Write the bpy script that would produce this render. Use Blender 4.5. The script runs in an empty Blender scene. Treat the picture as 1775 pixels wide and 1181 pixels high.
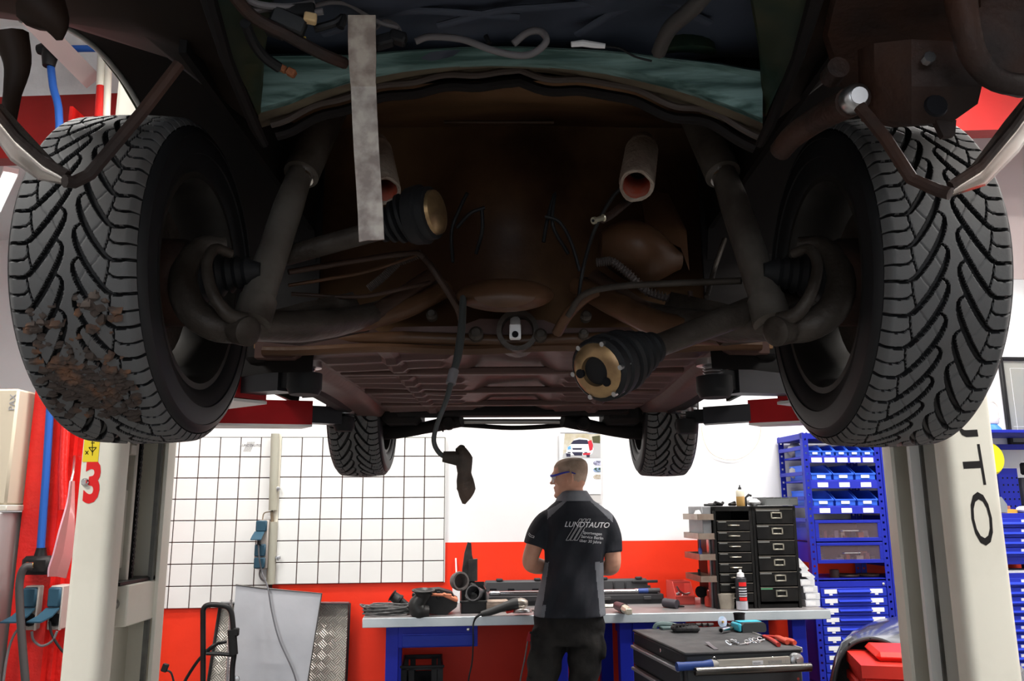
import bpy, math, random
import numpy as np
from mathutils import Vector, Matrix
from mathutils.bvhtree import BVHTree
R = math.radians
rnd = random.Random(7)
C = bpy.context.scene.collection
sc = bpy.context.scene
# ---------------- camera, world, lights, exposure ----------------
F = 1420.0; TILT = R(11.47); ROLL = R(0.35); CAM = Vector((0, 0, 1.5))
cd = bpy.data.cameras.new('camera'); cd.sensor_width = 36; cd.lens = F / 1775 * 36; cd.clip_start = .05; cd.clip_end = 60
cam = bpy.data.objects.new('camera', cd); C.objects.link(cam); sc.camera = cam
_R = Vector((1, 0, 0)); _F = Vector((0, math.cos(TILT), math.sin(TILT))); _U = Vector((0, -math.sin(TILT), math.cos(TILT)))
cr, sr = math.cos(ROLL), math.sin(ROLL)
RX = _R * cr - _U * sr; UX = _R * sr + _U * cr
cam.matrix_world = Matrix(((RX.x, UX.x, -_F.x, CAM.x), (RX.y, UX.y, -_F.y, CAM.y), (RX.z, UX.z, -_F.z, CAM.z), (0, 0, 0, 1)))
sc.view_settings.view_transform = 'Standard'; sc.view_settings.look = 'None'; sc.view_settings.gamma = 1
sc.view_settings.use_curve_mapping = False; sc.view_settings.exposure = 0.0
wd = bpy.data.worlds.new('world'); sc.world = wd; wd.use_nodes = True
wd.node_tree.nodes['Background'].inputs[0].default_value = (.85, .9, 1, 1); wd.node_tree.nodes['Background'].inputs[1].default_value = .05
def area(name, loc, sx, sy, power, col=(1, .97, .92), rot=(0, 0, 0)):
    l = bpy.data.lights.new(name, 'AREA'); l.shape = 'RECTANGLE'; l.size = sx; l.size_y = sy; l.energy = power; l.color = col
    o = bpy.data.objects.new(name, l); C.objects.link(o); o.location = loc; o.rotation_euler = rot; return o
LAMPS = [(-.9, 4.30, 4.3, 108), (1.9, 4.30, 4.3, 108), (-2.2, 3.1, 4.3, 80), (2.5, 3.0, 4.3, 80), (-3.0, .3, 4.3, 150), (3.0, .3, 4.3, 150), (-2.8, -2.0, 4.3, 60), (2.8, -2.0, 4.3, 60), (4.6, 4.2, 4.3, 85), (-4.4, 5.5, 4.3, 90)]
for x, y, z, p in LAMPS:
    area('lamp_light', (x, y, z - .06), 1.5, .16, p)
area('daylight', (0, -4.4, 2.1), 5.0, 2.2, 7, (.88, .94, 1), (R(90), 0, 0))
# ---------------- helpers ----------------
def D(px, py):
    return RX * ((px - 887.5) / F) + UX * ((590.5 - py) / F) + _F
def W(px, py, Y):                      # the point at depth Y seen at a pixel of the photograph
    d = D(px, py); return CAM + d * (Y / d.y)
YAW = R(5.3)
RM = Matrix.Translation((0, 5.3, 0)) @ Matrix.Rotation(YAW, 4, 'Z'); RI = RM.inverted()
def RP(px, py, v):                     # room frame (u along the back wall, v towards it, z) on plane v
    o = RI @ CAM; d = RI.to_3x3() @ D(px, py); t = (v - o.y) / d.y; return o + d * t
def ZP(px, py, z):                     # room frame on a horizontal plane
    o = RI @ CAM; d = RI.to_3x3() @ D(px, py); t = (z - o.z) / d.z; return o + d * t
I4 = Matrix.Identity(4)
FR = [I4]
class B:
    def __init__(s): s.v = []; s.f = []; s.m = []
    def add(s, vs, fs, mi=0):
        n = len(s.v); s.v += [tuple(v) for v in vs]; s.f += [tuple(i + n for i in f) for f in fs]; s.m += [mi] * len(fs); return s
    def box(s, x0, x1, y0, y1, z0, z1, bev=0, mi=0, M=None):
        if x0 > x1: x0, x1 = x1, x0
        if y0 > y1: y0, y1 = y1, y0
        if z0 > z1: z0, z1 = z1, z0
        if bev <= 0:
            vs = [(x, y, z) for x in (x0, x1) for y in (y0, y1) for z in (z0, z1)]
            fs = [(0, 1, 3, 2), (4, 6, 7, 5), (0, 4, 5, 1), (2, 3, 7, 6), (0, 2, 6, 4), (1, 5, 7, 3)]
        else:
            b = min(bev, (x1 - x0) * .45, (y1 - y0) * .45, (z1 - z0) * .45); vs = []; ix = {}
            lim = ((x0, x1), (y0, y1), (z0, z1))
            for cx in (0, 1):
                for cy in (0, 1):
                    for cz in (0, 1):
                        c = (cx, cy, cz)
                        for a in range(3):
                            p = []
                            for k in range(3):
                                e = lim[k][c[k]]
                                if k != a: e += b if c[k] == 0 else -b
                                p.append(e)
                            ix[(c, a)] = len(vs); vs.append(tuple(p))
            fs = []
            for a in range(3):
                o1, o2 = [k for k in range(3) if k != a]
                for sgn in (0, 1):
                    q = []
                    for (i, j) in ((0, 0), (1, 0), (1, 1), (0, 1)):
                        c = [0, 0, 0]; c[a] = sgn; c[o1] = i; c[o2] = j; q.append(ix[(tuple(c), a)])
                    if (sgn == 1) == (a == 1): q = q[::-1]
                    fs.append(tuple(q))
                for i in (0, 1):
                    for j in (0, 1):
                        c0 = [0, 0, 0]; c0[o1] = i; c0[o2] = j; c1 = list(c0); c1[a] = 1
                        fs.append((ix[(tuple(c0), o1)], ix[(tuple(c1), o1)], ix[(tuple(c1), o2)], ix[(tuple(c0), o2)]))
            for c in [(i, j, k) for i in (0, 1) for j in (0, 1) for k in (0, 1)]:
                fs.append((ix[(c, 0)], ix[(c, 1)], ix[(c, 2)]))
        if M is not None: vs = [M @ Vector(v) for v in vs]
        return s.add(vs, fs, mi)
    def bx(s, c, size, rot=(0, 0, 0), bev=0, mi=0):
        from mathutils import Euler
        M = Matrix.Translation(c) @ Euler(rot).to_matrix().to_4x4(); a, b_, c_ = [q / 2 for q in size]
        return s.box(-a, a, -b_, b_, -c_, c_, bev, mi, M)
    def tube(s, pts, r, seg=10, sm=0, mi=0, caps=True, flat=1.0):
        pts = [Vector(p) for p in pts]
        rr = list(r) if isinstance(r, (list, tuple)) else [r] * len(pts)
        if sm and len(pts) > 2:
            P = [pts[0] * 2 - pts[1]] + pts + [pts[-1] * 2 - pts[-2]]; o = []; ro = []
            for i in range(1, len(P) - 2):
                for k in range(sm):
                    t = k / sm; a, b, c, d = P[i - 1:i + 3]
                    o.append(.5 * ((2 * b) + (c - a) * t + (2 * a - 5 * b + 4 * c - d) * t * t + (3 * b - a - 3 * c + d) * t ** 3))
                    ro.append(rr[i - 1] * (1 - t) + rr[i] * t)
            pts, rr = o + [pts[-1]], ro + [rr[-1]]
        n = len(pts); tg = [(pts[min(i + 1, n - 1)] - pts[max(i - 1, 0)]).normalized() for i in range(n)]
        up = Vector((0, 0, 1)) if abs(tg[0].z) < .9 else Vector((1, 0, 0))
        nx = tg[0].cross(up).normalized(); vs = []; fs = []
        for i in range(n):
            nx = (nx - tg[i] * nx.dot(tg[i])).normalized(); ny = tg[i].cross(nx)
            for k in range(seg):
                a = 2 * math.pi * k / seg; vs.append(pts[i] + nx * (math.cos(a) * rr[i]) + ny * (math.sin(a) * rr[i] * flat))
        for i in range(n - 1):
            for k in range(seg):
                k2 = (k + 1) % seg; fs.append((i * seg + k, i * seg + k2, (i + 1) * seg + k2, (i + 1) * seg + k))
        if caps: fs.append(tuple(range(seg))[::-1]); fs.append(tuple((n - 1) * seg + k for k in range(seg)))
        return s.add(vs, fs, mi)
    def lathe(s, p0, ax, prof, seg=20, mi=0, closed=False):   # prof: (distance along axis, radius)
        p0 = Vector(p0); ax = Vector(ax).normalized(); up = Vector((0, 0, 1)) if abs(ax.z) < .9 else Vector((1, 0, 0))
        a1 = ax.cross(up).normalized(); a2 = ax.cross(a1); vs = []; fs = []; n = len(prof)
        for t, r in prof:
            for k in range(seg):
                a = 2 * math.pi * k / seg; vs.append(p0 + ax * t + (a1 * math.cos(a) + a2 * math.sin(a)) * max(r, 1e-4))
        for i in range(n if closed else n - 1):
            j = (i + 1) % n
            for k in range(seg):
                k2 = (k + 1) % seg; fs.append((i * seg + k, i * seg + k2, j * seg + k2, j * seg + k))
        if not closed: fs.append(tuple(range(seg))[::-1]); fs.append(tuple((n - 1) * seg + k for k in range(seg)))
        return s.add(vs, fs, mi)
    def cyl(s, a, b, r, seg=14, mi=0, r2=None):
        a = Vector(a); b = Vector(b); return s.lathe(a, b - a, [(0, r), ((b - a).length, r if r2 is None else r2)], seg, mi)
    def prism(s, poly, o, ex, ey, dep, mi=0):                  # 2-D polygon in the frame o, ex, ey, pushed along dep
        o = Vector(o); ex = Vector(ex); ey = Vector(ey); dep = Vector(dep); n = len(poly)
        vs = [o + ex * p[0] + ey * p[1] for p in poly]; vs += [v + dep for v in vs]
        fs = [tuple(range(n))[::-1], tuple(range(n, 2 * n))] + [(i, (i + 1) % n, n + (i + 1) % n, n + i) for i in range(n)]
        return s.add(vs, fs, mi)
    def sheet(s, rows, off, mi=0):                             # rows of points, given thickness along off
        off = Vector(off); nr = len(rows); nc = len(rows[0]); vs = [Vector(p) for r in rows for p in r]; N = len(vs)
        vs += [v + off for v in vs]; fs = []
        for i in range(nr - 1):
            for j in range(nc - 1):
                q = (i * nc + j, i * nc + j + 1, (i + 1) * nc + j + 1, (i + 1) * nc + j)
                fs.append(q); fs.append(tuple(N + k for k in q[::-1]))
        ed = [(j, j + 1) for j in range(nc - 1)] + [((nr - 1) * nc + j + 1, (nr - 1) * nc + j) for j in range(nc - 1)]
        ed += [((i + 1) * nc, i * nc) for i in range(nr - 1)] + [(i * nc + nc - 1, (i + 1) * nc + nc - 1) for i in range(nr - 1)]
        fs += [(a, N + a, N + b, b) for a, b in ed]
        return s.add(vs, fs, mi)
    def ball(s, c, r, n=8, mi=0, sq=(1, 1, 1), jit=0):
        c = Vector(c); vs = []; fs = []; m = n * 2
        for i in range(n + 1):
            th = math.pi * i / n
            for k in range(m):
                a = 2 * math.pi * k / m; q = 1 + (rnd.uniform(-jit, jit) if 0 < i < n else 0)
                vs.append(c + Vector((math.sin(th) * math.cos(a) * sq[0], math.sin(th) * math.sin(a) * sq[1], math.cos(th) * sq[2])) * r * q)
        for i in range(n):
            for k in range(m): k2 = (k + 1) % m; fs.append((i * m + k, (i + 1) * m + k, (i + 1) * m + k2, i * m + k2))
        return s.add(vs, fs, mi)
    def rings(s, L, seg=24, mi=0):                             # L: (centre, ax1 vector, ax2 vector)
        vs = []; fs = []; n = len(L)
        for c, a1, a2 in L:
            c = Vector(c); a1 = Vector(a1); a2 = Vector(a2)
            for k in range(seg): a = 2 * math.pi * k / seg; vs.append(c + a1 * math.cos(a) + a2 * math.sin(a))
        for i in range(n - 1):
            for k in range(seg): k2 = (k + 1) % seg; fs.append((i * seg + k, i * seg + k2, (i + 1) * seg + k2, (i + 1) * seg + k))
        fs.append(tuple(range(seg))[::-1]); fs.append(tuple((n - 1) * seg + k for k in range(seg)))
        return s.add(vs, fs, mi)
import bmesh
def mesh_of(b, name, mats, T, smooth, fix=True):
    me = bpy.data.meshes.new(name); me.from_pydata([T @ Vector(v) for v in b.v], [], b.f)
    for m in (mats if isinstance(mats, (list, tuple)) else [mats]): me.materials.append(m)
    if any(b.m): me.polygons.foreach_set('material_index', b.m)
    if fix:
        bm = bmesh.new(); bm.from_mesh(me); bmesh.ops.recalc_face_normals(bm, faces=bm.faces); bm.to_mesh(me); bm.free()
    if smooth:
        me.shade_smooth(); me.set_sharp_from_angle(angle=R(smooth))
    else: me.shade_flat()
    me.update(); return me
def rootmat(o):
    m = Matrix.Identity(4)
    while o is not None: m = Matrix.LocRotScale(o.location, o.rotation_euler, o.scale) @ m; o = o.parent
    return m
def obj(name, b, mat, parent=None, smooth=38, label=None):
    T = FR[-1]
    if parent is not None: T = rootmat(parent).inverted() @ T
    me = mesh_of(b, name, mat, T, smooth)
    o = bpy.data.objects.new(name, me); C.objects.link(o); o.parent = parent
    if label: o['label'] = label
    return o
def tag(o, label, cat, group=None):
    o['label'] = label; o['category'] = cat
    if group: o['group'] = group
    return o
def thing(name, label, cat, loc=(0, 0, 0), group=None):
    o = bpy.data.objects.new(name, None); C.objects.link(o); o.empty_display_size = .05
    M = FR[-1] @ Matrix.Translation(loc); o.location = M.to_translation(); o.rotation_euler = M.to_euler()
    return tag(o, label, cat, group)
def struct(o): o['kind'] = 'structure'; return o
def stuff(o): o['kind'] = 'stuff'; return o
def dup(o, dv, parent=None, label=None):              # copy a part or thing with its children, moved by dv (local)
    c = o.copy(); C.objects.link(c); c.location = Vector(o.location) + Vector(dv)
    if parent is not None: c.parent = parent
    if label: c['label'] = label
    for ch in list(KIDS.get(o.name, [])) or [q for q in o.children]:
        d = ch.copy(); C.objects.link(d); d.parent = c
        for g in list(ch.children): h = g.copy(); C.objects.link(h); h.parent = d
    return c
KIDS = {}
def inst(name, mesh, parent, loc=(0, 0, 0)):
    o = bpy.data.objects.new(name, mesh); C.objects.link(o); o.parent = parent; o.location = loc; return o
def text(name, body, size, o, ex, ey, mat, parent, ext=.0006, shear=0, align='LEFT', space=1.0, fn=None, sx=1.0, bold=0):
    cu = bpy.data.curves.new(name, 'FONT'); cu.body = body; cu.size = size; cu.extrude = ext; cu.shear = shear; cu.align_x = align; cu.space_character = space; cu.resolution_u = 3; cu.offset = bold
    t = bpy.data.objects.new(name, cu); C.objects.link(t)
    me = bpy.data.meshes.new_from_object(t.evaluated_get(bpy.context.evaluated_depsgraph_get())); C.objects.unlink(t); bpy.data.objects.remove(t)
    ex = Vector(ex).normalized(); ey = Vector(ey).normalized(); ez = ex.cross(ey); o = Vector(o)
    M = Matrix((ex * sx, ey, ez)).transposed().to_4x4(); M.translation = o
    T = FR[-1] @ M
    if fn is None:
        if parent is not None: T = rootmat(parent).inverted() @ T
        me.transform(T)
    else:
        me.transform(T); fn(me)
        if parent is not None: me.transform(rootmat(parent).inverted())
    me.materials.clear(); me.materials.append(mat); me.name = name
    q = bpy.data.objects.new(name, me); C.objects.link(q); q.parent = parent; return q
# ---------------- materials ----------------
MC = {}
def mat(name, col, rough=.5, metal=0.0, col2=None, scale=8.0, amt=.5, bump=0.0, bscale=None, spec=.22, emit=0, alpha=1, trans=0, coat=0, stretch=None, c0=.4, c1=.65):
    if name in MC: return MC[name]
    m = bpy.data.materials.new(name); m.use_nodes = True; nt = m.node_tree; p = nt.nodes['Principled BSDF']
    p.inputs['Base Color'].default_value = (*col, 1); p.inputs['Roughness'].default_value = rough; p.inputs['Metallic'].default_value = metal
    p.inputs['Specular IOR Level'].default_value = spec
    if coat: p.inputs['Coat Weight'].default_value = coat; p.inputs['Coat Roughness'].default_value = .1
    if trans: p.inputs['Transmission Weight'].default_value = trans
    if alpha < 1: p.inputs['Alpha'].default_value = alpha
    if emit: p.inputs['Emission Color'].default_value = (*col, 1); p.inputs['Emission Strength'].default_value = emit
    tc = nt.nodes.new('ShaderNodeTexCoord'); src = tc.outputs['Object']
    if stretch:
        mp = nt.nodes.new('ShaderNodeMapping'); mp.inputs['Scale'].default_value = stretch; nt.links.new(src, mp.inputs[0]); src = mp.outputs[0]
    if col2:
        n = nt.nodes.new('ShaderNodeTexNoise'); n.inputs['Scale'].default_value = scale; n.inputs['Detail'].default_value = 6; nt.links.new(src, n.inputs['Vector'])
        rp = nt.nodes.new('ShaderNodeValToRGB'); rp.color_ramp.elements[0].position = c0; rp.color_ramp.elements[1].position = c1
        mx = [col[i] * (1 - amt) + col2[i] * amt for i in range(3)]
        rp.color_ramp.elements[0].color = (*col, 1); rp.color_ramp.elements[1].color = (*mx, 1)
        nt.links.new(n.outputs['Fac'], rp.inputs[0]); nt.links.new(rp.outputs[0], p.inputs['Base Color'])
    if bump:
        n2 = nt.nodes.new('ShaderNodeTexNoise'); n2.inputs['Scale'].default_value = bscale or scale * 4; n2.inputs['Detail'].default_value = 4; nt.links.new(src, n2.inputs['Vector'])
        bn = nt.nodes.new('ShaderNodeBump'); bn.inputs['Strength'].default_value = bump; bn.inputs['Distance'].default_value = .01
        nt.links.new(n2.outputs['Fac'], bn.inputs['Height']); nt.links.new(bn.outputs[0], p.inputs['Normal'])
    MC[name] = m; return m
white_wall = mat('white_wall', (.82, .82, .83), .7, 0, (.74, .74, .75), 1.2, .4, .05, 30)
red_wall = mat('red_wall', (.86, .042, .013), .42, 0, (.70, .03, .012), 1.6, .6, .12, 22)
red_gloss = mat('red_gloss', (.66, .018, .014), .22, 0, (.50, .012, .01), 5, .6, .45, 34, spec=.5)
tile_m = mat('tile', (.74, .74, .73), .12, 0, (.74, .74, .72), 2, .6)
grout_m = mat('grout', (.10, .05, .045), .9)
concrete = mat('concrete', (.17, .165, .16), .5, 0, (.11, .108, .105), 3, .8, .2, 40)
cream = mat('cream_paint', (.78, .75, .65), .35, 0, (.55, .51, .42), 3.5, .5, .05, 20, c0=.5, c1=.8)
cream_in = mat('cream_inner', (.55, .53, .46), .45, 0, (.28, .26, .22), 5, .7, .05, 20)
blue_p = mat('blue_paint', (.012, .022, .36), .4, 0, (.010, .016, .26), 3, .5)
blue_pl = mat('blue_plastic', (.035, .13, .72), .35, 0, (.025, .10, .6), 5, .5)
blue_dk = mat('blue_shelf', (.020, .030, .40), .4)
black_p = mat('black_plastic', (.009, .009, .010), .45, 0, (.02, .02, .02), 12, .6, .06, 60)
black_m = mat('black_metal', (.007, .007, .008), .38, 0, (.018, .018, .018), 9, .6)
rubber = mat('rubber', (.010, .010, .011), .6)
steel = mat('steel', (.55, .55, .56), .3, 1, (.35, .34, .33), 12, .6)
chrome = mat('chrome', (.75, .75, .76), .14, 1)
alu = mat('aluminium', (.5, .51, .53), .42, .55, (.38, .39, .41), 4, .7, .04, 30)
galv = mat('galvanised', (.58, .63, .66), .38, .3, (.46, .52, .56), 5, .8, .05, 40)
white_pl = mat('white_plastic', (.75, .75, .76), .4)
paper = mat('paper', (.80, .80, .80), .7, 0, (.68, .68, .7), 60, .5)
red_pl = mat('red_plastic', (.70, .035, .025), .35, 0, (.55, .03, .02), 8, .5)
ink = mat('black_print', (.012, .010, .010), .5)
grey_ink = mat('grey_print', (.30, .30, .32), .5)
hole_m = mat('dark_hole', (.004, .004, .006), .8)
# ================= the room =================
def part_box(name, m, parent, *a, bev=0, label=None): return obj(name, B().box(*a, bev=bev), m, parent, 30, label)
struct(obj('floor', B().box(-9, 7, -5.5, 11, -.1, 0), concrete))
struct(obj('ceiling', B().box(-9, 7, -5.5, 11, 4.75, 4.85), white_wall))
struct(obj('wall_left', B().box(-9.1, -9, -5.5, 11, 0, 4.75), white_wall))
struct(obj('wall_right', B().box(6.4, 6.5, -5.5, 11, 0, 4.75), white_wall))
rear = struct(obj('wall_rear', B().box(-9, -2.6, -5.5, -5.4, 0, 4.75).box(2.6, 6.4, -5.5, -5.4, 0, 4.75).box(-2.6, 2.6, -5.5, -5.4, 0, .9).box(-2.6, 2.6, -5.5, -5.4, 3.3, 4.75), white_wall))
wn = B()
for k in range(5): wn.box(-2.6 + k * 1.3 - .03, -2.6 + k * 1.3 + .03, -5.5, -5.42, .9, 3.3)
wn.box(-2.6, 2.6, -5.5, -5.42, .9, .96).box(-2.6, 2.6, -5.5, -5.42, 3.24, 3.3).box(-2.6, 2.6, -5.5, -5.42, 2.1, 2.15)
wf = struct(obj('window_1', wn, white_pl))
obj('pane', B().box(-2.58, 2.58, -5.49, -5.48, .95, 3.25), mat('sky_pane', (.8, .9, 1), .5, emit=1.6), wf)
struct(obj('wall_far', B().box(-9, -2.6, 9.6, 9.7, 0, 4.75).box(-2.72, -2.6, 5.6, 9.7, 0, 4.75), white_wall))
FR.append(RM)
wall = struct(obj('wall_back', B().box(-2.75, 6.9, 0, .15, 0, 4.75), white_wall))
uR = RP(770.4, 902, 0).x; zRed = RP(770, 941, -.006).z
zT = RP(484, 758.6, 0).z; zB = RP(484, 1013.2, 0).z
obj('red_dado_paint', B().box(uR + .004, 6.8, -.006, 0, 0, zRed).box(-2.75, uR + .004, -.006, 0, 0, zB + .1), red_wall, wall)
obj('tile_backing', B().box(RP(478, 902, 0).x, uR, -.012, 0, zB, zT).box(-2.3, RP(478, 902, 0).x, -.012, 0, RP(300, 1055, 0).z, zT), grout_m, wall)
uA, uB_ = RP(482.3, 902, 0).x, RP(770.4, 902, 0).x
z6 = RP(484, 791.8, 0).z
def tile_row(uL, uR_, n, z0, z1, m, top):
    du = (uR_ - uL) / n; dz = (z1 - z0) / m; g = .0030
    ms = [mesh_of(B().box(g, du - g, 0, .010, g, h - g, .0015), 'tile', tile_m, I4, 30) for h in (dz, top)]
    for i in range(n):
        for j in range(m + 1):
            t = inst('tile', ms[0] if j < m else ms[1], wall)
            M = RM @ Matrix.Translation((uL + i * du, -.0222 - rnd.uniform(0, .001), z0 + j * dz)); t.location = M.to_translation(); t.rotation_euler = M.to_euler()
tile_row(uA, uB_, 8, zB, z6, 6, zT - z6)
uC, uD = RP(302.9, 902, 0).x, RP(446.8, 902, 0).x; pu = (uD - uC) / 4
zL0 = RP(303, 1055.2, 0).z; zL1 = RP(303, 793, 0).z
tile_row(uC - 2 * pu, uD, 6, zL0, zL1, 7, zT - zL1)
tile_row(uD, uD + .022 * 4, 1, zL0, zL1, 7, zT - zL1)
obj('panel_edge_strip', B().box(uB_, uB_ + .006, -.024, 0, zB, zT).box(uC - 2 * pu, uB_, -.024, 0, zT, zT + .006), mat('edge_strip', (.6, .6, .58), .4), wall)
# wall mark: small logo printed on a tile
o = RP(416, 774, -.0245); text('tile_logo', 'LUNDTAUTO', .0205, o, (1, 0, 0), (0, 0, 1), mat('logo_ink', (.12, .12, .14), .5), wall, .0002, .3)
lg = B()
for k in range(3):
    a = RP(422 + k * 4.5, 783, -.0245); b = RP(430 + k * 4.5, 766, -.0245)
    for dx in (0, .008): lg.tube([a + Vector((dx, 0, 0)), b + Vector((dx, 0, 0))], .0009, 4)
obj('logo_stripes', lg, mat('logo_ink', (.12, .12, .14), .5), wall)
# beam and upper step
FR.append(I4)
bl = W(100, 262, 5.05); br = W(1700, 236, 4.74)
zb0 = (bl.z + br.z) / 2; hb = W(100, 155, 5.05).z - bl.z
bp = B(); dirb = (Vector((br.x, br.y, 0)) - Vector((bl.x, bl.y, 0))).normalized(); nb = Vector((-dirb.y, dirb.x, 0))
A_ = Vector((bl.x, bl.y, bl.z)); L0 = A_ - dirb * 3.5; L0.z = zb0; 
bp.prism([(0, 0), (12.4, 0), (12.4, hb), (0, hb)], L0, dirb, (0, 0, 1), nb * .12)
struct(obj('trim_1', bp, mat('beam_red', (.27, .014, .013), .4, 0, (.20, .012, .01), 3, .6, .1, 40)))
st = B().prism([(0, 0), (12.4, 0), (12.4, 4.75 - zb0 - hb), (0, 4.75 - zb0 - hb)], L0 + Vector((0, 0, hb)), dirb, (0, 0, 1), nb * .16)
struct(obj('trim_2', st, mat('plaster', (.74, .74, .75), .8, 0, (.55, .55, .57), 4, .6, .5, 20)))
# diagonal brace under the ceiling and pipes
_a, _b = W(62, 40, 4.45), W(152, 132, 4.80); _a = _a + (_a - _b) * ((4.74 - _a.z) / (_a.z - _b.z)); _n = (_b - _a).cross(Vector((0, 1, 0))).normalized()
struct(obj('trim_3', B().prism([(-.06, 0), (.06, 0), (.06, .08), (-.06, .08)], _a, _n, (0, 1, 0), _b - _a), mat('brace', (.50, .42, .41), .6)))
p = B().tube([W(65, 85, 4.7), W(170, 84, 4.7), W(250, 84, 4.7)], .022, 10).tube([W(86, 95, 4.66), W(92, 150, 4.66), W(103, 215, 4.66), W(96, 450, 4.68), W(88, 690, 4.70)], .023, 10, 4)
o = obj('compressed_air_pipe', p, mat('air_blue', (.02, .09, .36), .35)); tag(o, 'blue compressed air pipe with a tee under the ceiling', 'pipe')
obj('tee_fitting', B().lathe(W(66, 86, 4.68), (1, 0, 0), [(0, .03), (.03, .04), (.08, .04), (.1, .03)], 12).lathe(W(86, 100, 4.65), (0, 0, 1), [(-.06, .035), (0, .045), (.05, .045)], 12), black_p, o)
o = obj('ceiling_conduit', B().tube([W(180, 20, 4.8), W(175, 150, 4.8)], .028, 10), cream); tag(o, 'thicker cream conduit above the red beam, painted red lower down', 'pipe')
o = obj('ceiling_conduit', B().tube([W(192, 20, 4.8), W(184, 215, 4.8)], .022, 10), cream); tag(o, 'thinner cream conduit crossing the red beam', 'pipe')
# red pillar on the left
FR[-1] = I4
xL = W(48, 800, 4.75).x; xR = W(178, 200, 4.75).x
pil = struct(obj('pillar', B().box(xL, xL + .20, 4.75, 4.80, 0, 3.74).box(xL + .17, xR, 4.80, 4.86, 0, 3.74).box(xR - .02, W(240, 800, 4.75).x, 4.84, 4.90, 0, 3.74).box(xL, xL + .02, 4.78, 5.25, 0, 4), red_gloss))
pp = B().tube([W(175, 150, 4.8), W(165, 290, 4.76), W(116, 700, 4.72), W(109, 818, 4.72), W(110, 884, 4.72)], .026, 12)
obj('red_pipe', pp, red_gloss, pil)
# lamps
hous = mat('lamp_housing', (.8, .8, .8), .5); tubem = mat('lamp_tube', (1, .98, .95), .5, emit=14)
spots = LAMPS[:]
ld = ['above the workbench, left of two', 'above the workbench, right of two', 'beside the left lift post', 'beside the right lift post', 'left of the photographer', 'right of the photographer', 'behind the photographer on the left', 'behind the photographer on the right', 'over the far right shelving', 'in the bay left of the red pillar']
for (x, y, z, p_), d in zip(spots, ld):
    t = thing('ceiling_lamp', 'white twin-tube fluorescent ceiling lamp ' + d, 'lamp', (x, y, z), 'fluorescent ceiling lamps')
    obj('housing', B().box(x - .78, x + .78, y - .09, y + .09, z + .02, z + .08, .01), hous, t)
    obj('suspension_rod', B().cyl((x - .6, y, z + .08), (x - .6, y, 4.75), .004, 6).cyl((x + .6, y, z + .08), (x + .6, y, 4.75), .004, 6), steel, t)
    for s in (-.045, .045): obj('lamp_tube', B().cyl((x - .74, y + s, z), (x + .74, y + s, z), .014, 10), tubem, t)
# ---- far left: lamp seen beside the tyre, cabinets ----
x, y, z = W(2, 340, 7.6)
t = thing('ceiling_lamp', 'fluorescent strip lamp glowing left of the left tyre', 'lamp', (x, y, z), 'fluorescent ceiling lamps')
obj('housing', B().bx((x, y, z + .05), (.12, 1.3, .05), (0, 0, R(38))), hous, t); obj('lamp_tube', B().bx((x, y, z), (.035, 1.25, .03), (0, 0, R(38)), .01), tubem, t)
a = W(-60, 900, 4.6); b = W(33, 674, 4.6); c = W(33, 882, 4.6)
t = thing('cream_case', 'cream boxy appliance standing on the grey cabinet at the left edge', 'appliance', (a.x + .2, 4.6, c.z))
obj('case', B().box(b.x - .42, b.x, 4.6, 4.95, c.z + .02, b.z, .012), mat('cream_case', (.56, .49, .38), .5), t)
obj('base_rim', B().box(b.x - .43, b.x + .012, 4.59, 4.96, c.z - .012, c.z + .02, .004), mat('rim', (.6, .57, .5), .5), t)
q = W(25, 712, 4.596); text('scribble', 'PAX', .05, q, (0, 0, 1), (-1, 0, 0), grey_ink, t)
t = thing('metal_cabinet', 'worn grey steel cabinet at the lower left edge', 'cabinet', (b.x - .2, 4.8, 0))
obj('body', B().box(b.x - .44, b.x - .01, 4.57, 5.0, 0, c.z - .02, .006), mat('worn_steel', (.45, .45, .45), .5, .3, (.25, .22, .2), 2.2, .6, stretch=(1, 1, .4)), t)
obj('door_seam', B().box(b.x - .05, b.x - .045, 4.564, 4.572, .1, c.z - .06), hole_m, t)
for k, (x1, y1, x2, y2, r) in enumerate([(36, 880, 40, 765, .012), (42, 880, 37, 775, .009), (46, 880, 44, 790, .014), (38, 880, 47, 800, .01)]):
    tag(obj('hand_tool', B().tube([W(x1, y1, 4.85), W(x2, y2, 4.9)], r, 8), [black_p, mat('wood_br', (.25, .12, .05), .6)][k % 2]), (['taller black', 'upright brown', 'leaning black', 'short brown'][k]) + ' hand tool stuck between the cream case and the red pillar', 'tool', 'hand tools beside the cream case')
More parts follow.
